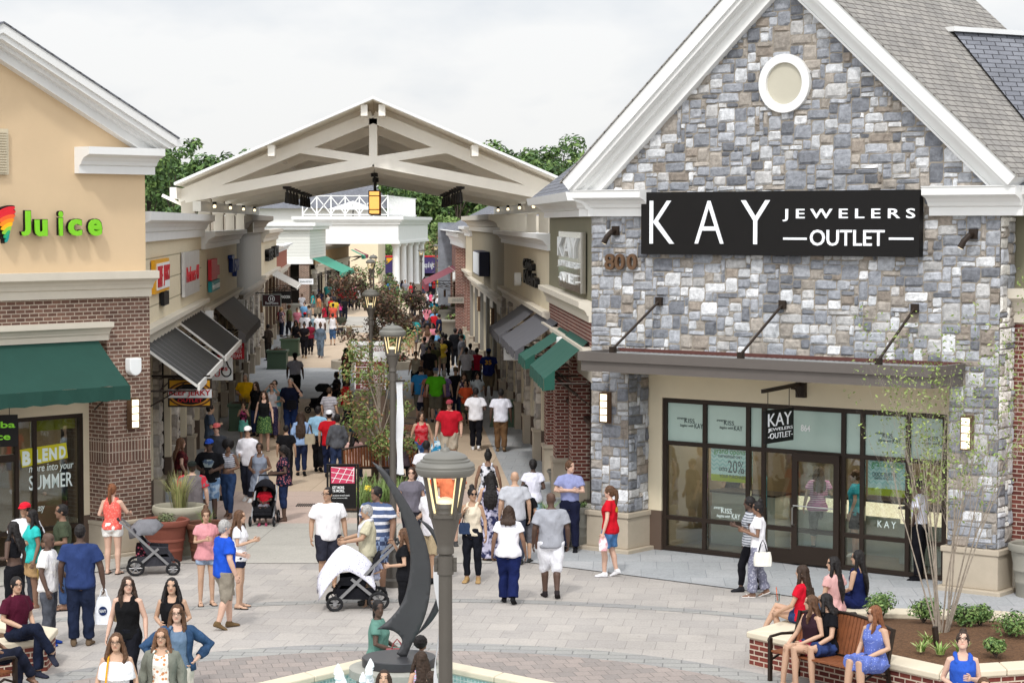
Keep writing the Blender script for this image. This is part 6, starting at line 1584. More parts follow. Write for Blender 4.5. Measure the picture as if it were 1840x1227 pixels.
    b.rings([(0, .050, -.112, .022, .026), (0, .038, -.095, .043, .046), (0, .016, -.06, .060, .072), (0, .002, -.01, .069, .090), (0, -.002, .035, .073, .097), (0, -.006, .075, .066, .088), (0, -.010, .100, .044, .060), (0, -.012, .113, .014, .02)], 16)
    b.tube([(0, .082, .016), (0, .094, -.004), (0, .104, -.026), (0, .088, -.034)], [.008, .010, .0135, .008], 8)
    for i in (-1, 1): b.ball((i * .072, -.012, -.008), (.012, .022, .030), 8)
    # hands
    fingers = PM(ux)
    for si, J_ in enumerate(AJ):
        d_ = (J_[2] - J_[1]).normalized()
        if not sit and (al, ar)[si] in ('down', 'carry', 'swing', 'fwd'): d_ = (d_ + Vector((0, .15, -.3))).normalized()
        sd = 1 if si else -1
        side = Vector((0, 1, 0)) if abs(d_.z) > .6 else Vector((0, 0, 1)); side = (side - d_ * side.dot(d_)).normalized(); nrm = d_.cross(side).normalized()
        w0 = J_[2]; b.xf = ux
        pts = []
        for f, a, c_ in ((0, .026, .022), (.03, .034, .020), (.065, .042, .018), (.092, .038, .015)):
            for k in range(8): w = 2 * math.pi * k / 8; pts.append(w0 + d_ * f + side * (a * math.cos(w)) + nrm * (c_ * math.sin(w)))
        b.add(pts, [(i * 8 + k, i * 8 + (k + 1) % 8, (i + 1) * 8 + (k + 1) % 8, (i + 1) * 8 + k) for i in range(3) for k in range(8)] + [tuple(range(7, -1, -1)), tuple(24 + k for k in range(8))])
        curl = nrm * (1 if nrm.x * sd < 0 else -1)
        for k, ln in enumerate((.062, .074, .078, .068)):
            o_ = w0 + d_ * .084 + side * (-.031 + .0205 * k)
            fingers.tube([o_, o_ + d_ * ln * .45 + curl * .006, o_ + d_ * ln * .8 + curl * .024, o_ + d_ * ln * .92 + curl * .042], [.0092, .0088, .0080, .0062], 6)
        o_ = w0 + d_ * .028 + side * .03
        fingers.tube([o_, o_ + d_ * .03 + side * .022 + curl * .012, o_ + d_ * .06 + side * .024 + curl * .026], [.012, .0105, .008], 6)
    # feet
    shk, shc = (shoe.split(':') + ['#333333'])[:2]
    FT = []
    for si, q in enumerate(lj):
        a_ = q[2]; turn = R(8) * (1 if si else -1) * -1
        dn = 0.0
        fw = Vector((-math.sin(turn), math.cos(turn), 0)); 
        if not sit and st and si == 1: fw = (fw + Vector((0, 0, -.42))).normalized()
        if legs.startswith('sitx') and si == 1: fw = (fw + Vector((0, 0, -.5))).normalized()
        upv = Vector((1, 0, 0)).cross(fw).normalized(); sdv = fw.cross(upv)
        def foot(pm, g, sole=0):
            c0 = a_ + upv * -.085; pts = []
            prof = [(-.065, .018, .030, .03), (-.055, .034, .045, .045), (-.01, .036, .05, .05), (.05, .040, .036, .036), (.11, .046, .026, .026), (.155, .044, .020, .020), (.185, .026, .013, .013)]
            if sole: prof = [(f, w + .004, .009, .009) for f, w, h, z in prof]
            for f, w, h, z in prof:
                for k in range(10):
                    t_ = 2 * math.pi * k / 10; pts.append(c0 + fw * (f * (1 + g * 2)) + sdv * ((w + g) * math.cos(t_)) + upv * max(.002, z + (h + g) * math.sin(t_)))
            pm.add(pts, [(i * 10 + k, i * 10 + (k + 1) % 10, (i + 1) * 10 + (k + 1) % 10, (i + 1) * 10 + k) for i in range(6) for k in range(10)] + [tuple(range(9, -1, -1)), tuple(60 + k for k in range(10))])
        b.xf = None; foot(b, 0)
        FT.append(foot if False else (a_, fw, upv, sdv, foot))
        if shk == 'shoe': pm = PM(); foot(pm, .006); pm.tube([a_ + Vector((0, 0, .02)), a_ + upv * -.03], [.046, .048], 10); raw('shoe', pm, cloth(shc), root, max(vox, .011), 2)
        elif shk == 'flip': pm = PM(); foot(pm, .004, 1); c0 = a_ + upv * -.085; pm.tube([c0 + fw * .06 + sdv * .046 + upv * .02, c0 + fw * .10 + upv * .058, c0 + fw * .06 - sdv * .046 + upv * .02], .009, 6); raw('sandal', pm, cloth(shc), root, None)
    tone_c = TONE[tone]
    bo = raw('body', b, SKIN, root, vox, 3, ('body', tone_c, hair, HM, ux, hs, [Vector(v) for v in fingers.V] if far < 50 else [], fingers.F if far < 50 else []))
    # clothes
    tk, tcol = top.split(':', 1)
    low = sit
    def sleeves(pm, frac, g, r0=.062):
        for J_ in AJ:
            q = J_
            if frac <= 1: e_ = q[0].lerp(q[1], frac); pts, rs = [q[0] + Vector((-.06 if q[0].x > 0 else .06, 0, .012)), q[0], q[0].lerp(q[1], frac * .5), e_], [.044, .052, .058, .062]
            else: e_ = q[1].lerp(q[2], frac - 1); pts, rs = [q[0] + Vector((-.06 if q[0].x > 0 else .06, 0, .012)), q[0], q[0].lerp(q[1], .5), q[1], q[1].lerp(q[2], (frac - 1) * .5), e_], [.044, .052, .053, .048, .046, .040]
            pm.tube(pts, [r * kb * (.88 if F_ else 1) + g * .7 for r in rs], 10)
    pm = PM(ux); hem = {'tee': .83, 'polo': .84, 'long': .83, 'tank': .86, 'crop': 1.13, 'tuck': .97, 'blouse': .82, 'jersey': .80, 'dress': .80, 'maxi': .8, 'strapless': .98, 'jacket': .90}.get(tk, .83)
    if sit: hem = max(hem, .87)
    loose = {'tee': .016, 'polo': .008, 'long': .01, 'tank': .002, 'crop': .0, 'tuck': .004, 'blouse': .016, 'jersey': .02, 'dress': .004, 'maxi': .006, 'jacket': .014}.get(tk, .008)
    flare = {'tee': .012, 'blouse': .05, 'jersey': .02}.get(tk, .0)
    zt_ = {'tank': 1.385, 'crop': 1.385, 'dress': 1.40, 'maxi': 1.40, 'strapless': 1.36}.get(tk, 1.462)
    if tk != 'none':
        pm.rings(tor(hem, zt_, inf + loose, flare), 18)
        if tk in ('tank', 'crop', 'dress', 'maxi'):
            for i in (-1, 1): pm.tube([(i * .085, .085, 1.36), (i * .088, .05, 1.435), (i * .085, -.03, 1.455), (i * .085, -.075, 1.38)], .020 + inf * .6, 8)
        elif tk == 'strapless':
            pm.rings([(0, 0, 1.14, .235 * bw, .19 * bw), (0, 0, 1.2, .23 * bw, .175 * bw), (0, 0, 1.30, .205 * bw, .13 * bw), (0, 0, 1.37, .175 * bw, .10 * bw)], 20)
        elif tk in ('long', 'jacket'): sleeves(pm, 1.9, inf + loose)
        elif tk == 'tuck': sleeves(pm, .62, inf + .006)
        else: sleeves(pm, .70 if not F_ else .5, inf + loose + .004)
        if slv:
            both = AJ
            for one in both: AJ = [one]; q_ = PM(ux); sleeves(q_, .70, inf + loose + .009); raw('raglan_sleeve', q_, cloth(slv), root, vox * 1.2, 3)
            AJ = both
        if tk == 'polo' or tk == 'tuck': pm.rings([(0, -.004, 1.45, .075, .07), (0, 0, 1.485, .068, .064)], 12)
        if tk == 'dress' and not sit: pm.xf = None; pm.rings([(0, -.004, .60, .235 * bw, .20 * bw), (0, -.004, .72, .215 * bw, .18 * bw), (0, -.004, .86, .185 * bw + inf, .135 * bw + inf), (0, 0, .95, .17 * bw + inf, .12 * bw + inf)], 20)
        if tk == 'maxi' and not sit: pm.xf = None; pm.rings([(0, -.004, .06, .22, .20), (0, -.004, .3, .20, .18), (0, -.004, .6, .19, .165), (0, -.004, .86, .182 * bw + inf, .13 * bw + inf), (0, 0, .95, .17 * bw + inf, .12 * bw + inf)], 20)
        raw('dress' if tk in ('dress', 'maxi') else 'jacket' if tk == 'jacket' else 'shirt', pm, cloth(tcol), root, vox * 1.2, 3)
    if strap: pm = PM(ux); pm.tube([(.085, -.09, 1.40), (.095, .0, 1.455), (.105, .12, 1.38), (.125, .21, 1.2), (.15, .20, .92)], .013, 6); raw('bag_strap', pm, cloth(strap), root, None)
    if scarf:
        pm = PM(ux)
        for i in (-1, 1): pm.tube([(0, -.085, 1.47), (i * .075, -.06, 1.475), (i * .095, .03, 1.45), (i * .085, .125, 1.34), (i * .075, .15, 1.16)], [.036, .036, .038, .04, .03], 8)
        raw('towel', pm, cloth(scarf), root, vox * 1.2, 2)
    if jk:           # an open jacket over the top
        pm = PM(ux); R1 = tor(.86, 1.455, inf + loose + .022, .01); P_ = []
        for _, yo, z, rx, ry in R1:
            gp = R(44 - 16 * (z - .86) / .6)
            for k in range(21): a = math.pi / 2 + gp + (2 * math.pi - 2 * gp) * k / 20; P_.append((rx * math.cos(a), yo + ry * math.sin(a), z))
        pm.add(P_, [(i * 21 + k, i * 21 + k + 1, (i + 1) * 21 + k + 1, (i + 1) * 21 + k) for i in range(len(R1) - 1) for k in range(20)])
        o = raw('jacket', pm, cloth(jk), root, None); md = o.modifiers.new('Solidify', 'SOLIDIFY'); md.thickness = .014; o.data.polygons.foreach_set('use_smooth', [True] * len(o.data.polygons))
        both = AJ
        for one in both:
            AJ = [one]; pm = PM(ux); sleeves(pm, 1.75, inf + .012); raw('jacket_sleeve', pm, cloth(jk), root, vox * 1.2, 3)
        AJ = both
    bk, bcol = (bot.split(':', 1) + [''])[:2]
    if bk != 'none':
        pm = PM()
        if bk == 'skirt' and not sit:
            pm.rings([(0, -.004, .52, .24 * bw, .21 * bw), (0, -.004, .7, .215 * bw, .18 * bw), (0, -.004, .86, .18 * bw + inf, .13 * bw + inf), (0, 0, 1.0, .15 * bw + inf, .11 * bw + inf)], 20)
        else:
            pm.xf = ux; pm.rings(tor(.81, 1.0, inf * .8 + .002), 16); pm.xf = None
            end = {'jeans': 1.93, 'leggings': 1.9, 'track': 1.97, 'shorts': 1.02 if not F_ else .8, 'short': .42, 'capri': 1.45, 'skirt': 1.0}[bk]
            lo = {'jeans': .006, 'leggings': .0, 'track': .014, 'shorts': .018, 'short': .012, 'capri': .004, 'skirt': .03}[bk]
            for q in lj:
                pts, rs = [q[0] + Vector((0, -.02 if sit else 0, .03)), q[0], q[0].lerp(q[1], min(.5, end * .5))], [.09, .092, .081]
                if end <= 1: pts.append(q[0].lerp(q[1], end)); rs.append(.075 if bk != 'shorts' else .08)
                else:
                    pts += [q[1], q[1].lerp(q[2], (end - 1) * .4) + Vector((0, -.01, 0)), q[1].lerp(q[2], end - 1)]
                    rs += [.062, .060, {'leggings': .042, 'track': .066, 'shorts': .07}.get(bk, .054)]
                pm.tube(pts, [r * kb + inf * .7 + lo for r in rs], 12)
        raw({'skirt': 'skirt', 'shorts': 'shorts', 'short': 'shorts'}.get(bk, 'trousers'), pm, cloth(bcol), root, vox * 1.2, 3)
    # hair and headwear
    hk, hc = (hair.split(':') + ['n', ''])[:2]; capc = hair.split(':')[2] if hair.count(':') > 1 else None
    hv = max(vox, .010)
    if hk not in ('bald',):
        pm = PM(hx); g = vox * .35
        if hk == 'buzz': pm.ball((0, -.015, .022), (.0800 + g, .1005 + g, .1015 + g), 14)
        elif hk == 'afro': pm.ball((0, -.035, .045), (.145, .145, .14), 16)
        else: pm.ball((0, -.014, .024), (.084 + g, .103 + g, .103 + g), 14); pm.ball((0, -.05, -.035), (.066 + g, .055 + g, .06), 12)
        if hk in ('long', 'bob', 'vlong'):
            ln = {'long': .36, 'bob': .17, 'vlong': .55}[hk]
            wv = N_P[0] % 3 * .012
            pm.rings([(0, -.052, .05, .075, .05), (0, -.062, -.05, .092, .060), (.01, -.095, -.05 - ln * .3, .108, .054), (-.012, -.128, -.05 - ln * .55, .104 + wv, .050), (.01, -.150, -.05 - ln * .8, .092 + wv, .036), (0, -.150, -.05 - ln, .045, .016)], 16)
            for i in range(7): a_ = -.11 + .22 * i / 6; pm.tube([(a_, -.13, -.05 - ln * .35), (a_ * 1.1 + .012 * math.sin(i * 2.1), -.165, -.05 - ln * .7), (a_ * 1.05 - .01 * math.sin(i * 1.3), -.16, -.05 - ln * (1.0 + .10 * math.sin(i * 3.7)))], [.024, .020, .006], 6)
            for i in (-1, 1): pm.tube([(i * .060, .03, .07), (i * .084, .012, -.01), (i * (.090 + wv * .6), .008, -.09), (i * (.102 + wv), .03 if ln > .2 else 0, -.09 - ln * .3), (i * (.092 + wv * .4), .05 if ln > .2 else 0, -.09 - ln * .5), (i * (.108 + wv), .055 if ln > .2 else 0, -.09 - ln * .72)], [.02, .028, .033, .034, .026, .010], 8)
        if hk == 'pony': pm.tube([(0, -.10, .05), (0, -.14, .03), (0, -.15, -.08), (0, -.13, -.22), (0, -.12, -.30)], [.022, .034, .04, .032, .008], 8)
        if hk == 'bun': pm.ball((0, -.05, .135), .05, 10)
        if hk == 'lowbun': pm.ball((0, -.125, .0), .045, 10)
        raw('hair', pm, hairmat(hc), root, hv, 2)
    if capc:
        pm = PM(hx); pm.rings([(0, -.016, .045, .091, .108), (0, -.016, .08, .090, .106), (0, -.016, .11, .07, .085), (0, -.016, .128, .03, .04)], 16)
        bk_ = -1 if hair.endswith(':back') else 1
        pm.add([(x_, bk_ * yy, zz) for x_, yy, zz in [(-.075, .06, .05), (.075, .06, .05), (.06, .15, .038), (0, .172, .034), (-.06, .15, .038), (-.075, .06, .062), (.075, .06, .062), (.06, .15, .048), (0, .172, .044), (-.06, .15, .048)]], [(0, 1, 2, 3, 4), (5, 6, 7, 8, 9), (0, 1, 6, 5), (1, 2, 7, 6), (2, 3, 8, 7), (3, 4, 9, 8), (4, 0, 5, 9)])
        raw('cap', pm, cloth(capc), root, None)
    if glasses and far < 60:
        pm = PM(hx)
        for i in (-1, 1):
            c_ = [(i * .032 + .024 * math.cos(a), .100, .010 + .018 * math.sin(a)) for a in [2 * math.pi * k / 12 for k in range(13)]]
            if glasses == 'sun': pm.add(c_[:12] + [(p_[0], .094, p_[2]) for p_ in c_[:12]], [tuple(range(12)), tuple(range(23, 11, -1))])
            else: pm.tube(c_, .0017, 4)
            pm.tube([(i * .056, .098, .014), (i * .078, .01, .016)], .003, 5)
        pm.tube([(-.01, .101, .014), (.01, .101, .014)], .003, 5)
        raw('glasses', pm, mat('eyewear_plastic', (.012, .012, .014), .25, var=0), root, None)
    if print_ and far < 60:
        pm = PM(ux); c1, w_, z0_, z1_, sd = print_.split(','); w_, z0_, z1_ = float(w_), float(z0_), float(z1_); f_ = 1 if sd == 'f' else -1
        R1 = tor(z0_, z1_, inf + loose + .006, flare); P_ = []
        for (_, yo, z, rx, ry) in R1:
            we = w_ * (1 - abs((z - (z0_ + z1_) / 2) / ((z1_ - z0_) / 2)) ** 4 * .45)
            for k in range(7):
                x_ = -we / 2 + we * k / 6; P_.append((x_, yo + f_ * ry * math.sqrt(max(0, 1 - (x_ / rx) ** 2)), z))
        pm.add(P_, [(i * 7 + k, i * 7 + k + 1, i * 7 + k + 8, i * 7 + k + 7) for i in range(len(R1) - 1) for k in range(6)])
        raw('shirt_print', pm, cloth(c1), root, None)
    cy_, sy_ = math.cos(R(yaw)), math.sin(R(yaw))
    def world(v): v = v * s; return Vector((x + v.x * cy_ - v.y * sy_, y + v.x * sy_ + v.y * cy_, v.z))
    return {'root': root, 'l': world(ux(AJ[0][2])), 'r': world(ux(AJ[1][2])), 'sl': world(ux(AJ[0][0])), 'sr': world(ux(AJ[1][0])), 'w': world, 'ux': ux, 'yaw': yaw}
RF_ = np.random.RandomState(9)
def finish_people():
    bpy.context.view_layer.update()
    dg = bpy.context.evaluated_depsgraph_get()
    new = [bpy.data.meshes.new_from_object(o.evaluated_get(dg)) for o, _ in BAKE]
    for (o, info), me in zip(BAKE, new):
        o.modifiers.clear(); old = o.data; o.data = me; me.name = o.name; bpy.data.meshes.remove(old)
        n0 = len(me.vertices)
        if not info:
            amp = {'shirt': .0055, 'dress': .009, 'jacket_sleeve': .008, 'trousers': .0075, 'shorts': .008, 'skirt': .010, 'hair': .0025}.get(o.name.split('.')[0], 0)
            if amp and n0:
                co = np.empty(n0 * 3); me.vertices.foreach_get('co', co); co = co.reshape(-1, 3); no = np.empty(n0 * 3); me.vertices.foreach_get('normal', no); no = no.reshape(-1, 3)
                ph = RF_.uniform(0, 6.28, 6); x, y, z = co.T
                if o.name.startswith('hair'): f = np.sin(70 * x + 8 * np.sin(14 * z + ph[0]) + ph[1]) * .6 + np.sin(26 * z + 30 * x + ph[2]) * .5 + np.sin(60 * y + 9 * np.sin(17 * z) + ph[3]) * .5
                else: f = np.sin(24 * z + 17 * x + 2.2 * np.sin(13 * y + ph[0]) + ph[1]) * .55 + np.sin(31 * x - 19 * z + 2.5 * np.sin(9 * z + ph[2]) + ph[3]) * .5 + np.sin(38 * y + 14 * z + 2 * np.sin(21 * x + ph[4]) + ph[5]) * .45
                me.vertices.foreach_set('co', (co + no * (f * amp)[:, None]).ravel()); me.update()
            continue
        _, tone, hair, HM, ux, hs, fv, ff = info
        co = np.empty(n0 * 3); me.vertices.foreach_get('co', co); co = co.reshape(-1, 3)
        cc = np.ones((n0, 4)); cc[:, :3] = tone
        o_ = np.array(ux(HM @ Vector((0, 0, 0)))); A = np.array([list(ux(HM @ (Vector(e) * hs)) - Vector(o_)) for e in ((1, 0, 0), (0, 1, 0), (0, 0, 1))])
        lc = (co - o_) @ np.linalg.inv(A)
        x, y, z = np.abs(lc[:, 0]), lc[:, 1], lc[:, 2]
        face = (y > .05) & (np.abs(lc[:, 2]) < .13)
        def put(msk, c, a=1.0): cc[msk, :3] = cc[msk, :3] * (1 - a) + np.array(c) * a
        t = np.array(tone); hcol = HAIRC.get((hair.split(':') + ['n'])[1] or 'n', HAIRC['n'])
        put(face & ((x - .03) ** 2 + (z - .012) ** 2 < .0145 ** 2), t * .80)
        put(face & ((x - .031) ** 2 + ((z - .012) * 1.5) ** 2 < .0125 ** 2), (.03, .02, .016), .9)
        put(face & (x > .012) & (x < .052) & (np.abs(z - .036 + (x - .03) ** 2 * 6) < .006), hcol, .75)
        put(face & (x < .026) & (np.abs(z + .058) < .0085), (t[0] * .75, t[1] * .45, t[2] * .45), .8)
        put(face & (x > .022) & (x < .05) & (np.abs(z + .025) < .018), (t[0] * 1.03, t[1] * .86, t[2] * .84), .5)
        if fv:
            me2 = bpy.data.meshes.new('body')
            f0 = [list(p.vertices) for p in me.polygons]
            me2.from_pydata([tuple(c) for c in co] + [tuple(v) for v in fv], [], f0 + [[i + n0 for i in f] for f in ff])
            cc = np.vstack([cc, np.tile([*tone, 1], (len(fv), 1))])
            me2.materials.append(SKIN); me2.polygons.foreach_set('use_smooth', [True] * len(me2.polygons))
            o.data = me2; bpy.data.meshes.remove(me); me = me2
        ca = me.color_attributes.new('Col', 'FLOAT_COLOR', 'POINT'); ca.data.foreach_set('color', cc.ravel())
JN = 'jeans:#26314a/denim'; BKP = 'jeans:#17171b'
# --- near group at the juice shop corner
P('man in a red cap and white polo before the juice shop window', 'h', 45, 903, 1.78, 172, 'e', 'buzz:k:#c81e30', 'polo:#e6e6ea', 'jeans:#3a3d45', 'shoe:#b02030', 'bent,down', build=1.1, print_='#b3202c,.3,1.0,1.04,f')
P('woman in a black cropped tee and black trousers with shoulder length black hair', 'h', 24, 937, 1.66, 60, 'd', 'long:k', 'crop:#16161a', 'jeans:#15151a', 'shoe:#222222', 'bent,down', sex='f', hyaw=20)
P('woman in a turquoise blouse and tan shorts turned toward the street', 'f', 60, 1093, 1.68, 120, 'c', 'long:k', 'blouse:#2fb3ae', 'shorts:#a98a62', 'flip:#d8d0c8', 'down,down', sex='f', build=1.1)
p_bald = P('bald man in a white tee with gold print and washed grey jeans', 'f', 88, 1158, 1.74, -95, 'd', 'bald', 'tee:#dcdadb/blotch/#e8e6e4', 'jeans:#4a4d55/denim', 'shoe:#1f3f8f', 'fwd,down', hyaw=-15, build=1.08, print_='#b89a3c/blotch/#6d5a30,.3,1.0,1.3,b')
p_navy = P('tall man in a navy tee and dark jeans seen from behind carrying a white bag', 'f', 146, 1160, 1.88, 2, 'd', 'buzz:k', 'tee:#2a3a66', 'jeans:#1b2338/denim', 'shoe:#6b5a48', 'down,carry', build=1.15, legs='shift')
p_olive = P('young man in an olive tee and jeans facing the corner, holding a black bag', 'f', 114, 1095, 1.78, 100, 'c', 'buzz:k', 'tee:#3f4636', 'jeans:#33476b/denim', 'flip:#16161a', 'bent,down')
P('woman with an auburn ponytail, coral patterned top and white shorts pushing a grey stroller', 'f', 203, 1031, 1.68, -12, 'a', 'pony:r', 'tank:#e8665c/print/#f08a7c', 'short:#e4e2de', 'flip:#2a2420', 'bent,reach', sex='f', build=1.12)
P('seated man in a maroon polo and dark jeans with glasses on the brick planter', 'h', 29, 1036, 1.74, -128, 'b', 'short:k', 'polo:#4a1428', 'jeans:#161c2e/denim', 'shoe:#2a2c3a', 'lap,lap', 'sitx', hyaw=-18, glasses='clear', seat=.50)
P('seated woman in an animal print top with crossed legs on the bench end', 'p', 0, 0, 1.66, -95, 'c', 'short:k', 'tee:#b59a74/print/#2e2018', 'jeans:#191d2c/denim', 'flip:#3a2a20', 'lap,lap', 'sitx', sex='f', X=-7.15, Y=29.35)
P('woman with long brown hair and glasses in a black camisole walking past', 'h', 229, 1036, 1.66, 172, 'a', 'long:n', 'tank:#121214', 'leggings:#14151c', 'shoe:#17171a', 'down,down', 'walk:.14', hyaw=32, sex='f', glasses='clear', build=1.15)
P('woman with long straight black hair in a low cut black top behind the denim jacket', 'h', 309, 1038, 1.64, 180, 'b', 'long:k', 'tank:#131316', 'jeans:#1c2030', 'shoe:#222222', 'bent,bent', sex='f', build=1.08)
P('woman with glasses in a blue denim jacket over a slate top', 'h', 318, 1086, 1.66, -165, 'a', 'long:w', 'tank:#64788f', 'jeans:#c9c2b6', 'shoe:#444444', 'hip,hip', sex='f', glasses='clear', build=1.25, hyaw=-12, jk='#2f4765/denim')
P('woman with ombre hair and round glasses in a white floral top with a grey cardigan', 'h', 291, 1128, 1.60, 178, 'b', 'long:o', 'tank:#e6e1d8/floral/#c8885c', 'jeans:#25293a', 'shoe:#444444', 'down,down', sex='f', glasses='clear', build=1.18, jk='#74766c')
P('young woman with glasses in a white off-shoulder frill top with a yellow strap', 'h', 209, 1137, 1.60, -172, 'b', 'long:w', 'strapless:#e4e3e6', 'jeans:#8a97ad', 'shoe:#444444', 'down,down', sex='f', glasses='clear', build=1.06, hyaw=-8, strap='#e0a020')
P('girl with a hair bun in a loose pink tee looking up at the sky', 'f', 371, 1087, 1.66, -160, 'b', 'bun:w', 'blouse:#cf8f94', 'short:#8fa0b8/denim', 'flip:#2a211c', 'down,phone', sex='f', hp=12, hyaw=-10, build=.92)
P('grey haired man in a royal blue tee and khaki cargo shorts walking', 'f', 404, 1129, 1.75, -58, 'a', 'short:g', 'tee:#1f4fc0', 'shorts:#8f877a', 'shoe:#6a563c', 'reach,down', 'walk:.12', build=1.18)
P('girl with wavy brown hair in a white tee and navy shorts looking at a phone', 'f', 431, 1092, 1.66, -95, 'b', 'long:w', 'tee:#e6e6ea', 'short:#1c2238', 'flip:#1a1a1c', 'phone,phone', sex='f', hyaw=-6, build=.9)
P('customer in a white tee behind the lettered juice shop window', 'y', 103, 0, 1.68, 100, 'b', 'short:n', 'tee:#e2e2e0', 'jeans:#6f8296/denim', 'shoe:#444444', 'bent,bent', Y=43.6)
# --- left side of the street, middle distance
P('woman with long fair brown hair in a maroon patterned top, hand on hip', 'h', 324, 787, 1.70, -70, 'a', 'long:o', 'tee:#3a1519/blotch/#6a2a2c', 'jeans:#16161a', 'shoe:#222222', 'hip,hip', sex='f', build=1.15)
P('toddler peeking out behind the man in the raglan tee', 'h', 322, 846, 1.02, 190, 'c', 'buzz:k', 'tee:#8b96b5', 'shorts:#444a5a', 'shoe:#333333', 'bent,down', child=True)
P('man from behind in a grey raglan tee with red sleeves and a black cap', 'h', 345, 829, 1.74, 5, 'a', 'short:n:#1c211e:back', 'tee:#6c6668', 'jeans:#16161a', 'shoe:#222222', 'down,down', build=1.22, slv='#b3303e')
P('bearded man in a black graphic tee, blue headband and ripped denim shorts', 'h', 376, 789, 1.80, 178, 'd', 'buzz:k:#2a4fb0', 'tee:#141418', 'shorts:#6f8cb0/blotch/#a9bcd2', 'shoe:#222222', 'bent,bent', print_='#8f9a9c/blotch/#4a5a70,.26,1.16,1.32,f', build=1.1)
P('man in a charcoal tee and a coral and white cap behind the headband man', 'f', 390, 898, 1.80, 178, 'a', 'short:n:#d56a68', 'tee:#3b3d43', 'shorts:#262a38', 'shoe:#16161a', 'down,down')
P('woman with a round afro in a striped crop top and skinny jeans', 'f', 411, 930, 1.70, 165, 'c', 'afro:k', 'crop:#dcdce2/fine/#2a3050', 'leggings:#2f4468/denim', 'flip:#3a2a22', 'bent,bent', 'walk:.12', sex='f', hyaw=25)
p_wlong = P('man in a white long sleeved tee and white cap carrying shopping bags', 'f', 446, 901, 1.76, 168, 'b', 'short:k:#e4e2e0', 'long:#dedce2', 'jeans:#20222e', 'shoe:#e2e2e2', 'carry,bent', 'walk:.1', hyaw=14)
P('woman in a plain grey knee length dress beside the black stroller', 'f', 467, 928, 1.64, 178, 'c', 'lowbun:n', 'dress:#8b93a3', 'none', 'flip:#2a211c', 'bent,bent', sex='f', build=1.1)
P('woman in a dark floral blouse and denim capris facing the black stroller', 'f', 510, 936, 1.66, 95, 'd', 'pony:k', 'blouse:#171c30/floral/#9a5a62', 'capri:#1f2a48/denim', 'flip:#4a382c', 'bent,bent', sex='f', build=1.15)
P('boy from behind in a black tee and black trousers', 'h', 514, 764, 1.50, 0, 'b', 'buzz:k', 'tee:#131317', 'jeans:#14151a', 'shoe:#202020', 'down,down')
p_wblue = P('woman with very long dark hair in a light blue shirt carrying a beige bag', 'f', 541, 855, 1.66, 3, 'b', 'vlong:n', 'long:#8fa9cf', 'leggings:#1c2540/denim', 'shoe:#17171a', 'down,bent', sex='f', legs='walk:.08')
P('man in a pale blue shirt and black trousers beside the man in the red tee', 'f', 572, 848, 1.72, -12, 'b', 'short:k', 'tuck:#8fb6d0', 'jeans:#131317', 'shoe:#17171a', 'bent,bent', 'walk:.08')
P('man from behind in a red tee with a white cap', 'f', 592, 858, 1.72, -4, 'b', 'buzz:k:#e0e0e4:back', 'tee:#b81724', 'jeans:#1d2644/denim', 'shoe:#222222', 'down,down', 'walk:.1')
P('woman in a grey sweater with a teal collar beside the man in the red tee', 'h', 606, 744, 1.66, 8, 'b', 'short:k', 'long:#57595f', 'jeans:#2a3654/denim', 'shoe:#222222', 'down,down', sex='f')
P('seated woman in a pale pink top on the curved bench', 'p', 0, 0, 1.62, 0, 'b', 'long:k', 'tee:#d8b0a8', 'jeans:#3a4560', 'shoe:#333333', 'lap,lap', 'sit', sex='f', X=(636 - CX) * 53.9 / FPX, Y=53.9, hyaw=-50)
P('seated woman in a dark mauve top on the curved bench behind the lamp post', 'p', 0, 0, 1.74, -4, 'd', 'buzz:k', 'tee:#4a3f46', 'jeans:#2a2c36', 'shoe:#333333', 'lap,lap', 'sit', X=(722 - CX) * 53.4 / FPX, Y=53.4, build=1.15)
P('child on the curved bench beside the woman in mauve', 'p', 0, 0, 1.25, 0, 'c', 'buzz:k', 'tee:#c8c4c8', 'shorts:#33405a', 'shoe:#333333', 'lap,lap', 'sit', child=True, X=(739 - CX) * 53.9 / FPX, Y=53.9)
P('man in a bright yellow tee standing behind a green planter', 'h', 441, 671, 1.76, 178, 'b', 'buzz:g', 'tee:#d9a90f', 'jeans:#22242c', 'shoe:#222222', 'down,bent', build=1.12, print_='#3a3312/blotch/#d9a90f,.14,1.2,1.32,f')
P('woman with long dark hair in black beside the man in yellow', 'h', 460, 686, 1.66, 150, 'b', 'long:n', 'tee:#17161a', 'jeans:#2a3654/denim', 'shoe:#222222', sex='f')
P('woman with long hair in a black top and a green patterned skirt, smiling', 'f', 475, 810, 1.72, 178, 'a', 'long:n', 'tank:#16181a', 'skirt:#3f5f3a/print/#7f9a5a', 'flip:#3a2a22', sex='f')
P('small girl in a pink butterfly top and teal ruffle skirt', 'f', 438, 797, 1.22, 178, 'b', 'short:n', 'tank:#2a1c28/blotch/#c05080', 'skirt:#6fc7b8', 'flip:#3a2a22', 'eat,eat', sex='f', child=True)
P('woman in a white sleeveless top and purple trousers lifting her sunglasses', 'f', 489, 787, 1.66, 176, 'a', 'short:w', 'tank:#d8d6dc', 'track:#443f62/print/#6a6488', 'flip:#5a4a3c', 'up,up', sex='f', glasses='sun')
P('man in a light turquoise polo behind the navy tee man', 'h', 494, 683, 1.74, 165, 'a', 'buzz:k', 'polo:#74b3c6', 'shorts:#b5ab98', 'shoe:#6a5a48', 'bent,down', build=1.1)
p_phone = P('stocky man in a navy tee talking on a phone with a black shoulder bag', 'h', 522, 679, 1.84, 172, 'a', 'buzz:g', 'tee:#161c33', 'jeans:#1f3260/denim', 'shoe:#222222', 'ear,bent', build=1.18)
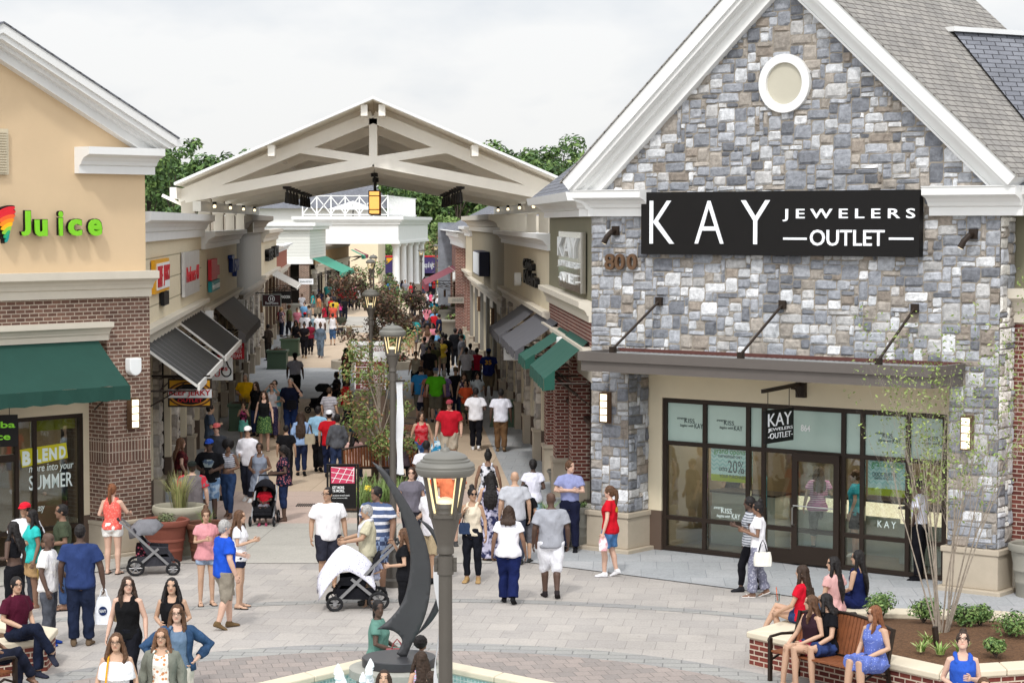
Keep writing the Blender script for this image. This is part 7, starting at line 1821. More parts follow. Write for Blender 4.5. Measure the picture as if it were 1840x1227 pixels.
P('security man from behind in a pale grey shirt and black trousers', 'h', 530, 634, 1.80, 2, 'd', 'buzz:k:#17171a:back', 'tuck:#a8abbc', 'jeans:#131318', 'shoe:#131318', 'down,down', 'walk:.1', build=1.12)
P('woman in a loose black dress walking with the two friends', 'f', 532, 637, 1.70, 178, 'c', 'long:k', 'dress:#151317', 'leggings:#151317', 'flip:#3a2a22', 'bent,down', 'walk:.12', sex='f', build=1.1)
P('woman in a black top holding a tan bag, second of the friends', 'f', 547, 643, 1.70, 176, 'c', 'bun:k', 'tee:#18151a', 'leggings:#16141a', 'flip:#c9a23a', 'bent,bent', 'walk:.1', sex='f', build=1.1)
P('girl in a maroon top walking behind her friends', 'f', 558, 637, 1.62, 178, 'd', 'bun:k', 'tee:#7a1f33', 'leggings:#17151a', 'flip:#3a2a22', 'bent,bent', 'walk:.1', sex='f')
P('woman in a grey blue denim jumpsuit walking toward the plaza', 'f', 576, 643, 1.68, 176, 'd', 'bun:w', 'long:#5f6d7d', 'track:#5f6d7d', 'flip:#aa8888', 'down,down', 'walk:.12', sex='f')
P('man from behind in a white tee and a red cap', 'f', 548, 621, 1.76, 2, 'c', 'buzz:k:#c01a28:back', 'tee:#dddce2', 'jeans:#20253a', 'shoe:#333333', 'down,down', build=1.15)
P('man from behind in a dusty blue tee beside the white tees', 'f', 567, 621, 1.70, -5, 'b', 'buzz:k', 'tee:#7a93a0', 'shorts:#4a5568', 'shoe:#444444')
P('heavy man from behind in a white tee next to the white sleeveless woman', 'f', 575, 622, 1.74, 4, 'd', 'buzz:k', 'tee:#e0dfe4', 'jeans:#1c2030', 'shoe:#333333', build=1.25)
P('woman from behind in a white sleeveless top and denim capris', 'f', 598, 620, 1.70, 6, 'b', 'lowbun:n', 'tank:#dedde2', 'capri:#3f5a80/denim', 'flip:#5a4a3c', 'reach,down', 'walk:.1', sex='f')
P('fair haired woman in a plaid shirt beside the large grey pot', 'f', 506, 606, 1.70, -60, 'a', 'short:y', 'tee:#b7a6b0/plaid/#5a4a58', 'jeans:#23283a', 'shoe:#444444', sex='f')
P('man in a dark brown coat leaning at the stone pier', 'f', 482, 648, 1.72, 60, 'd', 'buzz:k', 'long:#2e2620', 'jeans:#241f1c', 'shoe:#222222', 'bent,bent', build=1.1)
P('seated man in an olive tee at the stone topped table', 'h', 614, 561, 1.74, 170, 'd', 'buzz:k', 'tee:#3f4236', 'jeans:#24262e', 'shoe:#333333', 'lap,lap', 'sit', seat=.46)
P('woman crouching by the window in a grey top under the yellow hanging sign', 'h', 377, 726, 1.74, -75, 'b', 'short:k', 'tee:#4a5566', 'jeans:#3a4250', 'shoe:#222222', 'phone,phone')
# --- far left and centre
FARL = [('man in a red shirt near the bronze doors', 611, 512, 178, '#b01f2a'), ('man in a red tee and cap near the bronze doors', 618, 516, 150, '#c2202c'), ('woman in a red dress with dark hair near the doors', 630, 516, 170, '#a01826'), ('man in white beyond the purple tree', 643, 514, 0, '#d6d2d4'), ('man in black under the portico lamps', 648, 500, 170, '#1b1b20'), ('child in bright pink by the woman in floral white', 613, 541, 10, '#d8418a'), ('woman from behind in floral white', 602, 537, 0, '#c6ccd6/print/#6a7a9a'), ('man in an orange tank at the shop door', 573, 529, -90, '#c9805a'), ('man in grey at the shop door', 590, 527, 120, '#9a9488'), ('man in dark blue at the shop door', 598, 525, 150, '#232838'), ('woman in a red scarf seated near the doors', 583, 545, 80, '#b3243a'),
        ('man in red beyond the last column', 761, 500, 0, '#c8242c'), ('boy in black between two red tops', 771, 502, 0, '#1d1d22'), ('man in a black vest with red sleeves', 779, 497, 0, '#22222a'), ('woman in white beyond the lamp post', 791, 496, 170, '#c9cbd2'), ('woman in a lavender top near the maroon awning', 797, 518, 178, '#cbb3c8'), ('woman in purple beside the stone end', 814, 517, 140, '#5a2f52'), ('girl in a white vest by the lamp post', 768, 523, 60, '#d0ccd0'), ('girl in hot pink by the lamp post', 774, 524, 120, '#d85a80'), ('man in a white shirt and grey trousers seen from behind', 762, 543, 3, '#cfd3de'), ('man in a bright turquoise tee seen from behind', 780, 537, 2, '#27a3c0'), ('woman in a red top with brown hair seen from behind', 740, 561, -3, '#a8242e'), ('woman in navy seen from behind next to the black top', 756, 561, 2, '#1e2540'),
        ('person in salmon beyond the white columns', 713, 505, 120, '#d88a70'), ('person in blue beyond the white columns', 700, 503, 20, '#3a78b0'), ('person in grey beyond the white columns', 728, 503, 200, '#8a8a90'), ('person in red beyond the white columns', 738, 507, 90, '#b8242e')]
rp = random.Random(4)
for lab, px, py, yw, c in FARL:
    f = any(w in lab for w in ('woman', 'girl', 'lavender')); ch = 'child' in lab or 'boy' in lab or 'girl' in lab
    P(lab, 'h', px, py, (1.2 if 'child' in lab else 1.4 if ch else 1.66 if f else 1.75), yw, rp.choice('abcd'), ('long:' if f else 'buzz:') + rp.choice('knw'), 'tee:' + c, rp.choice(['jeans:#20253a', 'shorts:#8a8070', 'jeans:#17171c', 'shorts:#3a4258']), 'shoe:#333333', sex='f' if f else 'm')
TOPS = [('red', '#b81f2a'), ('white', '#d8d6da'), ('black', '#17171b'), ('sky blue', '#6f9fc8'), ('pink', '#cf7f90'), ('navy', '#1f2846'), ('grey', '#84848a'), ('teal', '#2f8a8a'), ('yellow', '#cfae3a'), ('coral', '#cc5a48'), ('olive', '#5a5c3c'), ('maroon', '#6a1f2a')]
ZONES = [('past the restroom sign and stone table', 505, 622, 556, 606, 12), ('between grey pots and purple tree', 742, 792, 570, 640, 9), ('near the last white columns', 690, 800, 527, 552, 14), ('along the taupe front in the shade', 758, 850, 640, 700, 8), ('under the portico by the brown shops', 562, 640, 533, 560, 11)]
used_ = []
for zone, xa, xb, ya, yb, nn in ZONES:
    for (nm_, hx_) in rp.sample(TOPS, nn) if nn <= 12 else TOPS + [('lime', '#7aa83a'), ('lilac', '#a08ab8')]:
        for _ in range(60):
            px, py = rp.uniform(xa, xb), rp.uniform(ya, yb)
            if all(abs(px - a_) > 7 or abs(py - b_) > 5 for a_, b_ in used_): break
        used_.append((px, py)); f = rp.random() < .5; lw, lc = rp.choice([('dark trousers', 'jeans:#1b1d26'), ('jeans', 'jeans:#33486e/denim'), ('khaki shorts', 'shorts:#9a8c70'), ('grey shorts', 'shorts:#5c5c62')])
        P('%s in a %s top and %s %s' % ('woman' if f else 'man', nm_, lw, zone), 'f', px, py, rp.uniform(1.58, 1.7) if f else rp.uniform(1.7, 1.84), rp.choice([0, 0, 5, -8, 178, 172, 185, 90, -90]), rp.choice('abcdde'), ('long:' if f and rp.random() < .6 else 'buzz:') + rp.choice('kknw'), 'tee:' + hx_, lc, 'shoe:#333333', rp.choice(['down,down', 'bent,down', 'down,bent', 'carry,down']), rp.choice(['stand', 'walk:.12', 'walk:.16']), sex='f' if f else 'm', build=rp.uniform(.95, 1.2))
P('seated man in a white cap and white shirt near the lavender woman', 'h', 787, 529, 1.74, 100, 'c', 'buzz:k:#d8d4c8', 'tee:#d2d0d4', 'jeans:#8f8878', 'shoe:#444444', 'lap,lap', 'sit')
# --- right half of the street
p_bag = P('woman in a black tee and pink shorts with a blue shoulder bag, seen from behind', 'f', 779, 607, 1.68, -2, 'a', 'short:y', 'tee:#17171c', 'shorts:#d8a898', 'shoe:#444444', 'bent,down', sex='f')
P('man from behind in a black polo and khaki shorts carrying a red bag', 'f', 738, 640, 1.78, 0, 'b', 'buzz:n', 'polo:#17171d', 'shorts:#b5a283', 'shoe:#2a2a2e', 'down,carry', 'walk:.1')
P('child in lavender and pink beyond the black polo man', 'h', 750, 566, 1.3, 5, 'a', 'short:w', 'tee:#b7a3c4', 'shorts:#c05080', 'shoe:#444444', child=True)
P('woman from behind in a pale pink sleeveless top and brown hair', 'h', 768, 585, 1.64, 0, 'b', 'long:w', 'tank:#b08f88', 'shorts:#7a6a62', 'shoe:#444444', sex='f')
P('woman from behind in a grey tank top among the dark crowd', 'h', 763, 605, 1.64, 3, 'd', 'short:k', 'tank:#7a7478', 'jeans:#22242e', 'shoe:#333333', sex='f', build=1.1)
P('man from behind in a leaf patterned shirt', 'h', 778, 602, 1.78, 0, 'd', 'buzz:k:#17171a:back', 'tee:#6e6a5a/blotch/#8a8672', 'jeans:#2a2a2e', 'shoe:#333333', build=1.15)
P('man in black from behind beside the leaf patterned shirt', 'f', 801, 675, 1.78, -4, 'd', 'buzz:k', 'jersey:#131316', 'jeans:#131316', 'shoe:#17171a', build=1.1)
P('man from behind in a black jersey with a pale stripe', 'f', 818, 661, 1.78, 0, 'd', 'buzz:k', 'jersey:#141418', 'jeans:#141418', 'shoe:#c8c8cc')
P('woman in black with a red tint seen from behind by the pots', 'h', 795, 597, 1.7, 5, 'd', 'short:k', 'tee:#2a1a1e', 'jeans:#17171c', 'shoe:#222222', sex='f')
P('woman in a black and white floral top at the shop front', 'h', 845, 617, 1.68, -10, 'd', 'buzz:k', 'tee:#b0adb2/print/#1c1c20', 'jeans:#1c1c22', 'shoe:#222222', sex='f')
P('youth from behind in a white tee beside the crimson top', 'f', 838, 704, 1.72, -4, 'd', 'buzz:k', 'tee:#d2d0d8', 'shorts:#55554f', 'shoe:#333333', build=1.05)
P('woman from behind in a crimson tee', 'f', 857, 702, 1.66, 0, 'd', 'short:k', 'tee:#b01b3a', 'jeans:#22242c', 'shoe:#333333', sex='f', build=1.1)
p35 = P('tall man from behind in a blue basketball jersey with yellow number 35', 'f', 878, 717, 1.86, -3, 'd', 'buzz:k:#22386f:back', 'jersey:#1c2a66', 'shorts:#6f6450', 'shoe:#d8d8dc', build=1.12)
P('woman in a cream sleeveless blouse walking toward the plaza', 'h', 747, 631, 1.68, 178, 'b', 'short:n', 'tank:#b8b2a2', 'jeans:#17171c', 'shoe:#222222', sex='f')
P('man in a dark grey polo beside the cream blouse', 'h', 771, 622, 1.78, 175, 'b', 'short:k', 'polo:#26262c', 'jeans:#5a4636', 'shoe:#222222', build=1.08)
P('man from behind in a sky blue tee next to the lime green tee', 'h', 756, 658, 1.78, 0, 'a', 'buzz:n', 'tee:#2f86c8', 'shorts:#6a6a62', 'shoe:#333333', build=1.2)
P('man from behind in a lime green tee and a grey cap', 'h', 783, 661, 1.78, 0, 'a', 'buzz:g:#566580:back', 'tee:#56b81f', 'shorts:#6a675a', 'shoe:#333333', build=1.2)
P('child in a pink cap and white top seen from behind', 'h', 756, 687, 1.25, -5, 'a', 'short:y:#d8508a:back', 'tee:#d0c2cc', 'shorts:#22283c', 'shoe:#444444', child=True)
p_pack = P('woman from behind in a rose print top with a small black backpack', 'f', 771, 757, 1.66, 0, 'b', 'short:w', 'tee:#a56a5c/print/#c08a78', 'jeans:#5f5040', 'shoe:#3a9ac0', sex='f', build=1.08)
P('child in blue splashed leggings beside the backpack woman', 'f', 781, 757, 1.05, 0, 'a', 'short:w', 'tee:#4a78a8', 'leggings:#3f7fb5/blotch/#d0e0ee', 'shoe:#c05080', child=True)
p_purp = P('grey haired woman from behind in a purple print tee with a tan bag', 'f', 798, 756, 1.66, -3, 'a', 'short:g', 'tee:#7c6aa0/print/#9a8ab8', 'jeans:#6a5844', 'shoe:#3a3a44', 'bent,down', sex='f', build=1.12)
P('youth in a black tee and a camouflage cap facing the plaza', 'h', 819, 660, 1.74, 178, 'b', 'short:k:#5a5040', 'tee:#17151a', 'jeans:#1c2236', 'shoe:#222222', build=.95)
P('young woman with long hair in a white and navy patterned top', 'h', 834, 669, 1.66, 178, 'b', 'long:n', 'tank:#cfcad2/blotch/#3a3048', 'jeans:#22304a/denim', 'shoe:#333333', sex='f', build=.92)
P('young woman with glasses in a white tee with navy sleeves', 'h', 858, 668, 1.66, 182, 'b', 'long:k', 'tee:#b9c2c8', 'jeans:#22304a/denim', 'shoe:#333333', 'bent,down', sex='f', glasses='clear', build=.92)
P('boy in an orange tee holding a drink', 'f', 837, 764, 1.44, 178, 'e', 'short:k', 'tee:#d85a34', 'shorts:#4a4c3c', 'flip:#222222', 'bent,bent', child=True)
P('man from behind in an untucked white shirt and black trousers', 'f', 855, 809, 1.80, -3, 'd', 'buzz:k', 'tee:#e2e2e8', 'jeans:#14141a', 'shoe:#dcdce0', 'bent,bent', 'walk:.12', build=1.08)
P('man from behind in an untucked white shirt and brown trousers', 'f', 900, 812, 1.80, 0, 'd', 'buzz:k', 'tee:#dfe0ec', 'jeans:#6a5038', 'shoe:#7a6248', 'down,down', 'walk:.06', build=1.1)
P('woman in a red sleeveless print top and denim shorts', 'h', 757, 740, 1.68, -170, 'b', 'bob:n', 'tank:#c0202e/blotch/#cf5a60', 'shorts:#3a5a8a/denim', 'shoe:#444444', 'carry,down', sex='f', build=1.15)
p_redm = P('large man in a red tee, cap and khaki shorts carrying a blue bag', 'f', 808, 842, 1.82, 172, 'a', 'short:n:#8f3a44', 'tee:#b81b2c', 'shorts:#b3a99a', 'shoe:#444444', 'down,carry', build=1.28)
P('man from behind in a white tee and blue jeans behind the lamp', 'h', 766, 791, 1.78, 0, 'd', 'buzz:k', 'tee:#d8d6dc', 'jeans:#3a5f9a/denim', 'shoe:#333333')
P('seated man in a white and grey tee in the planting bed shade', 'h', 708, 766, 1.76, 175, 'b', 'short:n', 'tee:#c2c6ce', 'jeans:#8a8f9a', 'shoe:#333333', 'lap,lap', 'sit')
P('man in a white striped tee by the dark stroller', 'h', 592, 696, 1.70, -25, 'b', 'buzz:n', 'tee:#c8c6cc/fine/#6a6a7a', 'jeans:#3a3c48', 'shoe:#333333')
P('woman in a red tee sitting toward the dark stroller', 'f', 622, 777, 1.70, -60, 'd', 'short:k', 'tee:#c21a28', 'jeans:#161c38', 'shoe:#3a5a78', 'bent,down', 'walk:.2', sex='f')
P('seated woman in black near the slim green tree', 'h', 605, 668, 1.66, 120, 'd', 'short:k', 'tee:#2a272c', 'jeans:#1c1c22', 'shoe:#222222', 'lap,lap', 'sit', sex='f')
P('woman with dark hair in a dusty rose top behind the directory', 'h', 622, 625, 1.7, 140, 'd', 'long:k', 'tee:#7a4a48', 'jeans:#22222a', 'shoe:#222222', sex='f')
# --- around the map board, lamp and sculpture
P('heavy man in a white short sleeved shirt and dark shorts looking along the plaza', 'f', 590, 1056, 1.80, -168, 'e', 'buzz:k', 'tee:#e8e6e8', 'shorts:#2c2d38', 'flip:#17171a', 'down,down', hyaw=-40, glasses='clear', build=1.22)
P('big man with glasses in a navy and white striped polo', 'h', 677, 874, 1.86, 150, 'c', 'short:k', 'polo:#4a5878/stripe/#d4d4da', 'shorts:#3a4460/plaid/#7a8aa8', 'shoe:#333333', 'down,down', hyaw=-15, glasses='clear', build=1.38)
P('older man in a beige shirt with a pale towel round his neck', 'h', 660, 907, 1.70, 95, 'e', 'short:g', 'tee:#b9b39a', 'jeans:#a59e88', 'shoe:#444444', 'reach,reach', build=1.1, scarf='#c9cad2')
P('small child with brown hair behind the older man', 'h', 677, 910, 1.5, 30, 'c', 'short:n', 'tee:#6a5a88/print/#8a78a0', 'shorts:#8a7a60', 'shoe:#444444', child=True)
P('woman with glasses and short dark hair in a grey tee', 'h', 739, 840, 1.68, -165, 'a', 'short:n', 'tee:#6a6670', 'jeans:#26262e', 'shoe:#333333', hyaw=-15, sex='f', build=1.22, glasses='clear')
P('man in a white v-neck tee, orange backward cap and khaki shorts', 'f', 777, 1046, 1.86, 140, 'e', 'buzz:k:#e2501a:back', 'jersey:#e8e6ec', 'shorts:#a8977a', 'shoe:#17171a', 'down,bent', 'walk:.1', hyaw=20)
p_or = P('person in an orange tee holding up a white store bag behind the lamp head', 'h', 809, 826, 1.74, 178, 'a', 'short:n', 'tee:#e8825a', 'shorts:#d8642a', 'shoe:#444444', 'strap,carry', build=1.2)
P('woman from behind in a black and white leaf print dress with a dark bag', 'h', 877, 810, 1.70, -4, 'c', 'bun:k', 'dress:#d8d8e0/blotch/#17181f', 'none', 'flip:#222222', sex='f', build=1.12)
p_cream = P('woman with sunglasses in a cream ruffled top and black leggings', 'f', 849, 1046, 1.72, 170, 'e', 'bun:k', 'tank:#d9cdb8', 'leggings:#15171f', 'shoe:#a5875c', 'down,strap', sex='f', hyaw=30, glasses='sun')
P('woman from behind with waist long black hair in a patterned maxi outfit', 'f', 882, 1006, 1.70, -3, 'b', 'vlong:k', 'maxi:#b9b6cc/blotch/#2c2f50', 'none', 'flip:#6a5238', sex='f', build=1.1)
P('woman from behind in a white tee and navy track pants with white stripes', 'f', 914, 1084, 1.68, -5, 'c', 'bob:n', 'tee:#e6e5ec', 'track:#16204c', 'shoe:#17171a', 'down,down', 'walk:.12', sex='f', build=1.2)
P('boy from behind in a black tee and grey shorts', 'f', 943, 1010, 1.50, -12, 'b', 'buzz:k', 'tee:#141418', 'shorts:#66666c', 'shoe:#333333', 'down,down')
P('man from behind with a shaved head in a light grey tee', 'h', 925, 847, 1.78, 4, 'b', 'bald', 'tee:#b3b5bc', 'jeans:#3a4050', 'shoe:#333333', build=1.1)
P('woman from behind with a curly ponytail in a white tee', 'h', 958, 825, 1.70, -4, 'd', 'lowbun:k', 'tee:#dcdcea', 'jeans:#8aa3b8/denim', 'shoe:#333333', 'bent,bent', sex='f')
P('medic in a lavender grey shirt with crossed arms leaning on a pot', 'h', 1024, 827, 1.82, 168, 'a', 'short:w', 'tuck:#8d93bd', 'jeans:#191c33', 'shoe:#131318', 'cross,cross', hyaw=50, build=1.05)
P('bald man from behind in a grey tee and long white shorts', 'f', 990, 1074, 1.84, 4, 'd', 'bald', 'tee:#9a9ca4', 'shorts:#e8e8ee', 'shoe:#2a2426', 'down,down', 'walk:.10', build=1.15, hyaw=14)
p_red = P('woman with a long brown ponytail in a red tee and denim shorts walking', 'f', 1096, 1036, 1.68, 70, 'a', 'pony:w', 'tee:#c01626', 'shorts:#4a72a0/denim', 'shoe:#e6e6ea', 'carry,down', 'walk:.08', sex='f', build=1.08, print_='#c9a23a/blotch/#3a1418,.18,1.24,1.34,b')
P('woman in a striped top and black trousers behind the one with the white handbag', 'f', 1347, 1062, 1.68, 85, 'd', 'lowbun:k', 'tee:#b9bcc2/fine/#5a5f6a', 'leggings:#14141a', 'shoe:#26262a', 'phone,down', 'walk:.16', sex='f')
p_hand = P('woman in a white tee and patterned grey trousers with a white handbag and phone', 'f', 1362, 1072, 1.66, 80, 'c', 'bun:k', 'tee:#e4e3e8', 'track:#77788a/print/#a5a6b4', 'flip:#d8d4d0', 'phone,phone', 'walk:.1', sex='f')
P('security guard in a white shirt and black trousers at the shop pier', 'f', 1652, 1043, 1.86, 60, 'd', 'buzz:k', 'tuck:#d3d6e4', 'jeans:#121218', 'shoe:#0f0f14', 'hip,down', legs='shift')
P('shopper in a pink striped blouse and black shorts inside the jeweller door', 'y', 1474, 0, 1.66, 0, 'a', 'long:n', 'blouse:#c06aa8/fine/#e0b8d0', 'capri:#1c1c22', 'shoe:#333333', sex='f', build=1.2, Y=42.9)
P('shopper in a turquoise tee and black shorts behind the narrow pane', 'y', 1541, 0, 1.70, 70, 'a', 'pony:w', 'tee:#3fa8bc', 'shorts:#1c1c22', 'shoe:#d8d8dc', sex='f', Y=42.0)
P('shopper in dark clothes behind the second shop window', 'y', 1318, 0, 1.70, 20, 'b', 'short:k', 'tee:#2a2a32', 'skirt:#7a5240', 'shoe:#333333', sex='f', Y=44.2)
# --- planter and bench on the near side
P('seated woman in a red tee with wavy dark hair holding a cup on the coping', 'h', 1443, 1015, 1.66, 62, 'b', 'vlong:n', 'tee:#c4162c', 'short:#2c3c64/denim', 'flip:#5a4a3c', 'knee,lap', 'sitx', sex='f', seat=.49)
P('seated woman in a pale pink ruffled blouse with long dark hair', 'h', 1499, 1000, 1.68, 40, 'b', 'vlong:k', 'blouse:#d3a5a2', 'jeans:#3a4a68', 'flip:#5a4a3c', 'lap,lap', 'sit', sex='f', seat=.49, hyaw=35)
P('seated woman with glasses in a sleeveless navy dress on the coping', 'h', 1543, 989, 1.70, 48, 'b', 'vlong:k', 'tank:#161f4a', 'skirt:#161f4a', 'flip:#5a4a3c', 'lap,lap', 'sit', sex='f', seat=.49, glasses='clear', hyaw=30)
P('seated woman in a dark tank top, first on the bench by the planter corner', 'h', 1459, 1069, 1.58, 122, 'b', 'long:w', 'tank:#2e1c24', 'short:#a02a48', 'flip:#17171a', 'lap,knee', 'sit', sex='f', build=1.1, hyaw=-40)
P('seated woman in a black tee with a black bob, middle of the bench', 'h', 1485, 1066, 1.62, 122, 'b', 'bob:k', 'tee:#121216', 'shorts:#2a3a66/denim', 'flip:#d8d4d0', 'knee,knee', 'sitw', sex='f', build=1.12, hyaw=-55)
P('seated woman in a blue patterned dress and sunglasses at the bench end', 'h', 1573, 1088, 1.64, 128, 'b', 'long:r', 'tank:#5f70b4/dots/#a8b2dc', 'skirt:#5f70b4/dots/#a8b2dc', 'flip:#b8a890', 'lap,lap', 'sit', sex='f', build=1.2, hyaw=-35, glasses='sun')
P('woman in a blue navy tank top and red glasses looking at her phone', 'h', 1730, 1135, 1.66, 176, 'a', 'bun:n', 'tank:#2e57b8', 'shorts:#2a3040', 'shoe:#444444', 'phone,bent', sex='f', hp=-24, hyaw=-10, glasses='clear')
P('person with short brown hair beneath the planter edge', 'h', 1768, 1217, 1.5, 175, 'b', 'short:w', 'tee:#8a8a92', 'jeans:#333a4a', 'shoe:#444444')
p_green = P('seated woman in a sage green dress with braids on the fountain coping', 'h', 679, 1078, 1.68, -95, 'd', 'pony:k', 'tee:#5f857a', 'skirt:#5f857a', 'shoe:#333333', 'lap,lap', 'sit', sex='f', seat=.46, hyaw=-62, build=1.1)
P('child with curly hair tucked behind the sculpture on the coping', 'h', 757, 1146, 1.15, -60, 'c', 'afro:k', 'tank:#d8824a', 'shorts:#c8ccd8', 'shoe:#333333', 'lap,lap', 'sit', seat=.46, sex='f')
P('girl with long dark hair in a pastel striped top by the fountain', 'h', 757, 1173, 1.30, 20, 'b', 'vlong:n', 'tank:#b9c4dc/fine/#d89ab8', 'shorts:#8a9ab8', 'shoe:#444444', sex='f', child=True)
P('girl with a purple bow headband facing the jets', 'h', 690, 1207, 1.25, 178, 'b', 'long:n', 'tee:#c8b0d0', 'shorts:#8a9ab8', 'shoe:#444444', sex='f', child=True, hp=-12)
P('small boy with short dark hair near the lamp post', 'h', 776, 1208, 1.15, 10, 'b', 'short:n', 'tee:#7a8a9a', 'shorts:#444a5a', 'shoe:#444444', child=True)
P('man in dark blue passing behind the round bollard', 'h', 700, 612, 1.74, 175, 'd', 'buzz:k', 'tee:#2a3048', 'jeans:#22242e', 'shoe:#333333')
# --- strollers, bags and other carried things
def on_hand(p, k, dz=0): v = p[k]; return (v.x, v.y, v.z + dz)
def hang_bag(label, at_, w, h, dep, c, strap=.18, soft=True, name='shopping_bag', cat='bag', yaw=0, logo=None, txt=None, sc_='#1c1c22'):
    x, y, z = at_; t = thing(name, label, cat, (x, y, z - strap - h))
    f = Fr(x, y, math.cos(R(yaw)), math.sin(R(yaw)), 1); b = MB(f); n = 12; rr = random.Random(len(label))
    P_ = []
    for j in range(6):
        g = j / 5; ww = w / 2 * (1 - (.35 * g ** 3 if soft else .12 * g)) * (.9 + .1 * math.sin(math.pi * g)); dd = dep / 2 * (1 - (.75 * g ** 2 if soft else .35 * g))
        for k in range(n):
            a = 2 * math.pi * k / n; e = .75; ca, sa = math.cos(a), math.sin(a)
            P_.append((math.copysign(abs(ca) ** e, ca) * ww * (1 + (rr.uniform(-.07, .07) if soft else 0)), math.copysign(abs(sa) ** e, sa) * dd, z - strap - h + h * g))
    b.add(P_, [(j * n + k, j * n + (k + 1) % n, (j + 1) * n + (k + 1) % n, (j + 1) * n + k) for j in range(5) for k in range(n)] + [tuple(range(n - 1, -1, -1)), tuple(5 * n + k for k in range(n))])
    b.build('bag_body', cloth(c), t, smooth=True)
    b = MB(f)
    for i in (-1, 1): b.tube([(-w * .22, i * dep * .08, z - strap - .02), (-w * .12, i * .01, z - strap * .35), (0, 0, z + .01), (w * .12, i * .01, z - strap * .35), (w * .22, i * dep * .08, z - strap - .02)], .009, 6)
    b.build('bag_handle', cloth(c if soft else sc_), t)
    if logo: 
        MB(f).extv([(w * .22 * math.cos(2 * math.pi * k / 20), z - strap - h * .5 + h * .17 * math.sin(2 * math.pi * k / 20)) for k in range(20)], dep * .46, dep * .5).build('logo_oval', cloth(logo), t)
        if txt: text(txt, f, -w * .17, w * .17, z - strap - h * .56, z - strap - h * .44, dep * .5, .004, PLAINW, t)
    return t
hang_bag('white plastic store bag with a navy oval held by the tall man in navy', on_hand(p_navy, 'r', -.05), .30, .42, .16, '#dfe2e8', .14, logo='#1c2c54', txt='NAVY')
hang_bag('brown paper bag beside the white plastic store bag', on_hand(p_navy, 'r', -.05)[:2] and (p_navy['r'].x + .25, p_navy['r'].y + .1, p_navy['r'].z - .05), .26, .34, .14, '#7d6a50', .2, soft=False)
hang_bag('black drawstring bag held by the young man in olive', on_hand(p_olive, 'l', .02), .26, .36, .12, '#16161c', .06)
hang_bag('white and blue printed store bag of the man in the white cap', on_hand(p_wlong, 'l', .18), .34, .40, .16, '#4aa3cf/blotch/#dfe8ee', .12)
hang_bag('red edged store bag behind the blue printed one', (p_wlong['l'].x - .06, p_wlong['l'].y + .16, p_wlong['l'].z + .22), .30, .36, .12, '#e0563a', .1)
hang_bag('beige shoulder bag of the woman in light blue', (p_wblue['sr'].x + .10, p_wblue['sr'].y - .12, p_wblue['sr'].z + .03), .30, .26, .14, '#a89f8a', .26, soft=False, name='handbag', cat='handbag')
hang_bag('black shoulder bag of the stocky man on the phone', (p_phone['r'].x + .24, p_phone['r'].y - .05, p_phone['r'].z + .18), .32, .26, .14, '#1a1a20', .16, soft=False, name='handbag', cat='handbag')
hang_bag('navy handbag on the shoulder of the woman in cream', (p_cream['sr'].x + .02 - .0, p_cream['sr'].y - .10, p_cream['sr'].z - .06), .26, .20, .12, '#2c3a54', .22, soft=False, name='handbag', cat='handbag')
hang_bag('white quilted handbag with black handles on the walking woman', (p_hand['l'].x + .30, p_hand['l'].y - .20, 1.02), .34, .24, .15, '#e4e2d8', .20, soft=False, name='handbag', cat='handbag')
hang_bag('small white paper bag with red print held by the red tee woman', on_hand(p_red, 'l', -.02), .17, .24, .07, '#e6e2e4/blotch/#d8a0a8', .06)
hang_bag('white store bag held up by the person in orange', (p_or['r'].x - .25, p_or['r'].y - .2, 1.45), .44, .46, .2, '#dadde2', .1, logo='#2c4a78', txt='OLD NAVY')
hang_bag('blue and white store bag of the large man in red', on_hand(p_redm, 'r', -.05), .3, .34, .14, '#2a88b8/blotch/#d0e0e8', .12)
hang_bag('dark rose handbag in the lap of the woman on the fountain coping', (p_green['r'].x + .02, p_green['r'].y - .10, .84), .38, .24, .16, '#9a5a5c', .12, soft=False, name='handbag', cat='handbag', sc_='#8a4a4c')
hang_bag('tan shoulder bag of the grey haired woman in purple', (p_purp['sl'].x - .1, p_purp['sl'].y - .12, p_purp['sl'].z - .05), .34, .26, .14, '#7a6848', .3, soft=False, name='handbag', cat='handbag')
hang_bag('blue shoulder bag of the woman in black and pink shorts', (p_bag['sl'].x - .04, p_bag['sl'].y - .14, p_bag['sl'].z - .1), .40, .3, .16, '#2a3f66', .3, soft=False, name='handbag', cat='handbag')
bk = p_pack['w'](Vector((0, -.19, 1.25))); t = thing('backpack', 'small black backpack worn over the rose print top', 'backpack', tuple(bk)); q = MB(); q.lathe([(.05, -.2), (.12, -.17), (.14, -.05), (.12, .1), (.06, .17), (.01, .19)], bk.x, bk.y, 12, z0=bk.z); q.build('pack_body', cloth('#17171c'), t, smooth=True); MB().box(bk.x - .07, bk.x + .07, bk.y - .15, bk.y - .12, bk.z - .14, bk.z - .02).build('front_pocket', cloth('#202026'), t)
w35 = p35['w']; N35 = Fr(*w35(Vector((0, -.175, 0)))[:2], 1, -.05, 1)
o35 = text('35', N35, -.12, .12, 1.20 * 1.07, 1.36 * 1.07, .02, .012, mat('jersey_yellow', '#d8a02a', .7, var=0), None, 'jersey_number', bold=.03)
o35.parent = p35['root']; o35.matrix_parent_inverse = (Matrix.Translation(p35['root'].location) @ Matrix.Rotation(R(-3), 4, 'Z') @ Matrix.Scale(1.86 / 1.73, 4)).inverted()
hang_bag('dark bag with a rose print hung on the grey infant stroller', (G(262, 1024)[0], G(262, 1024)[1] - .28, .62), .30, .24, .2, '#241a20/floral/#b8566a', .06, soft=False)
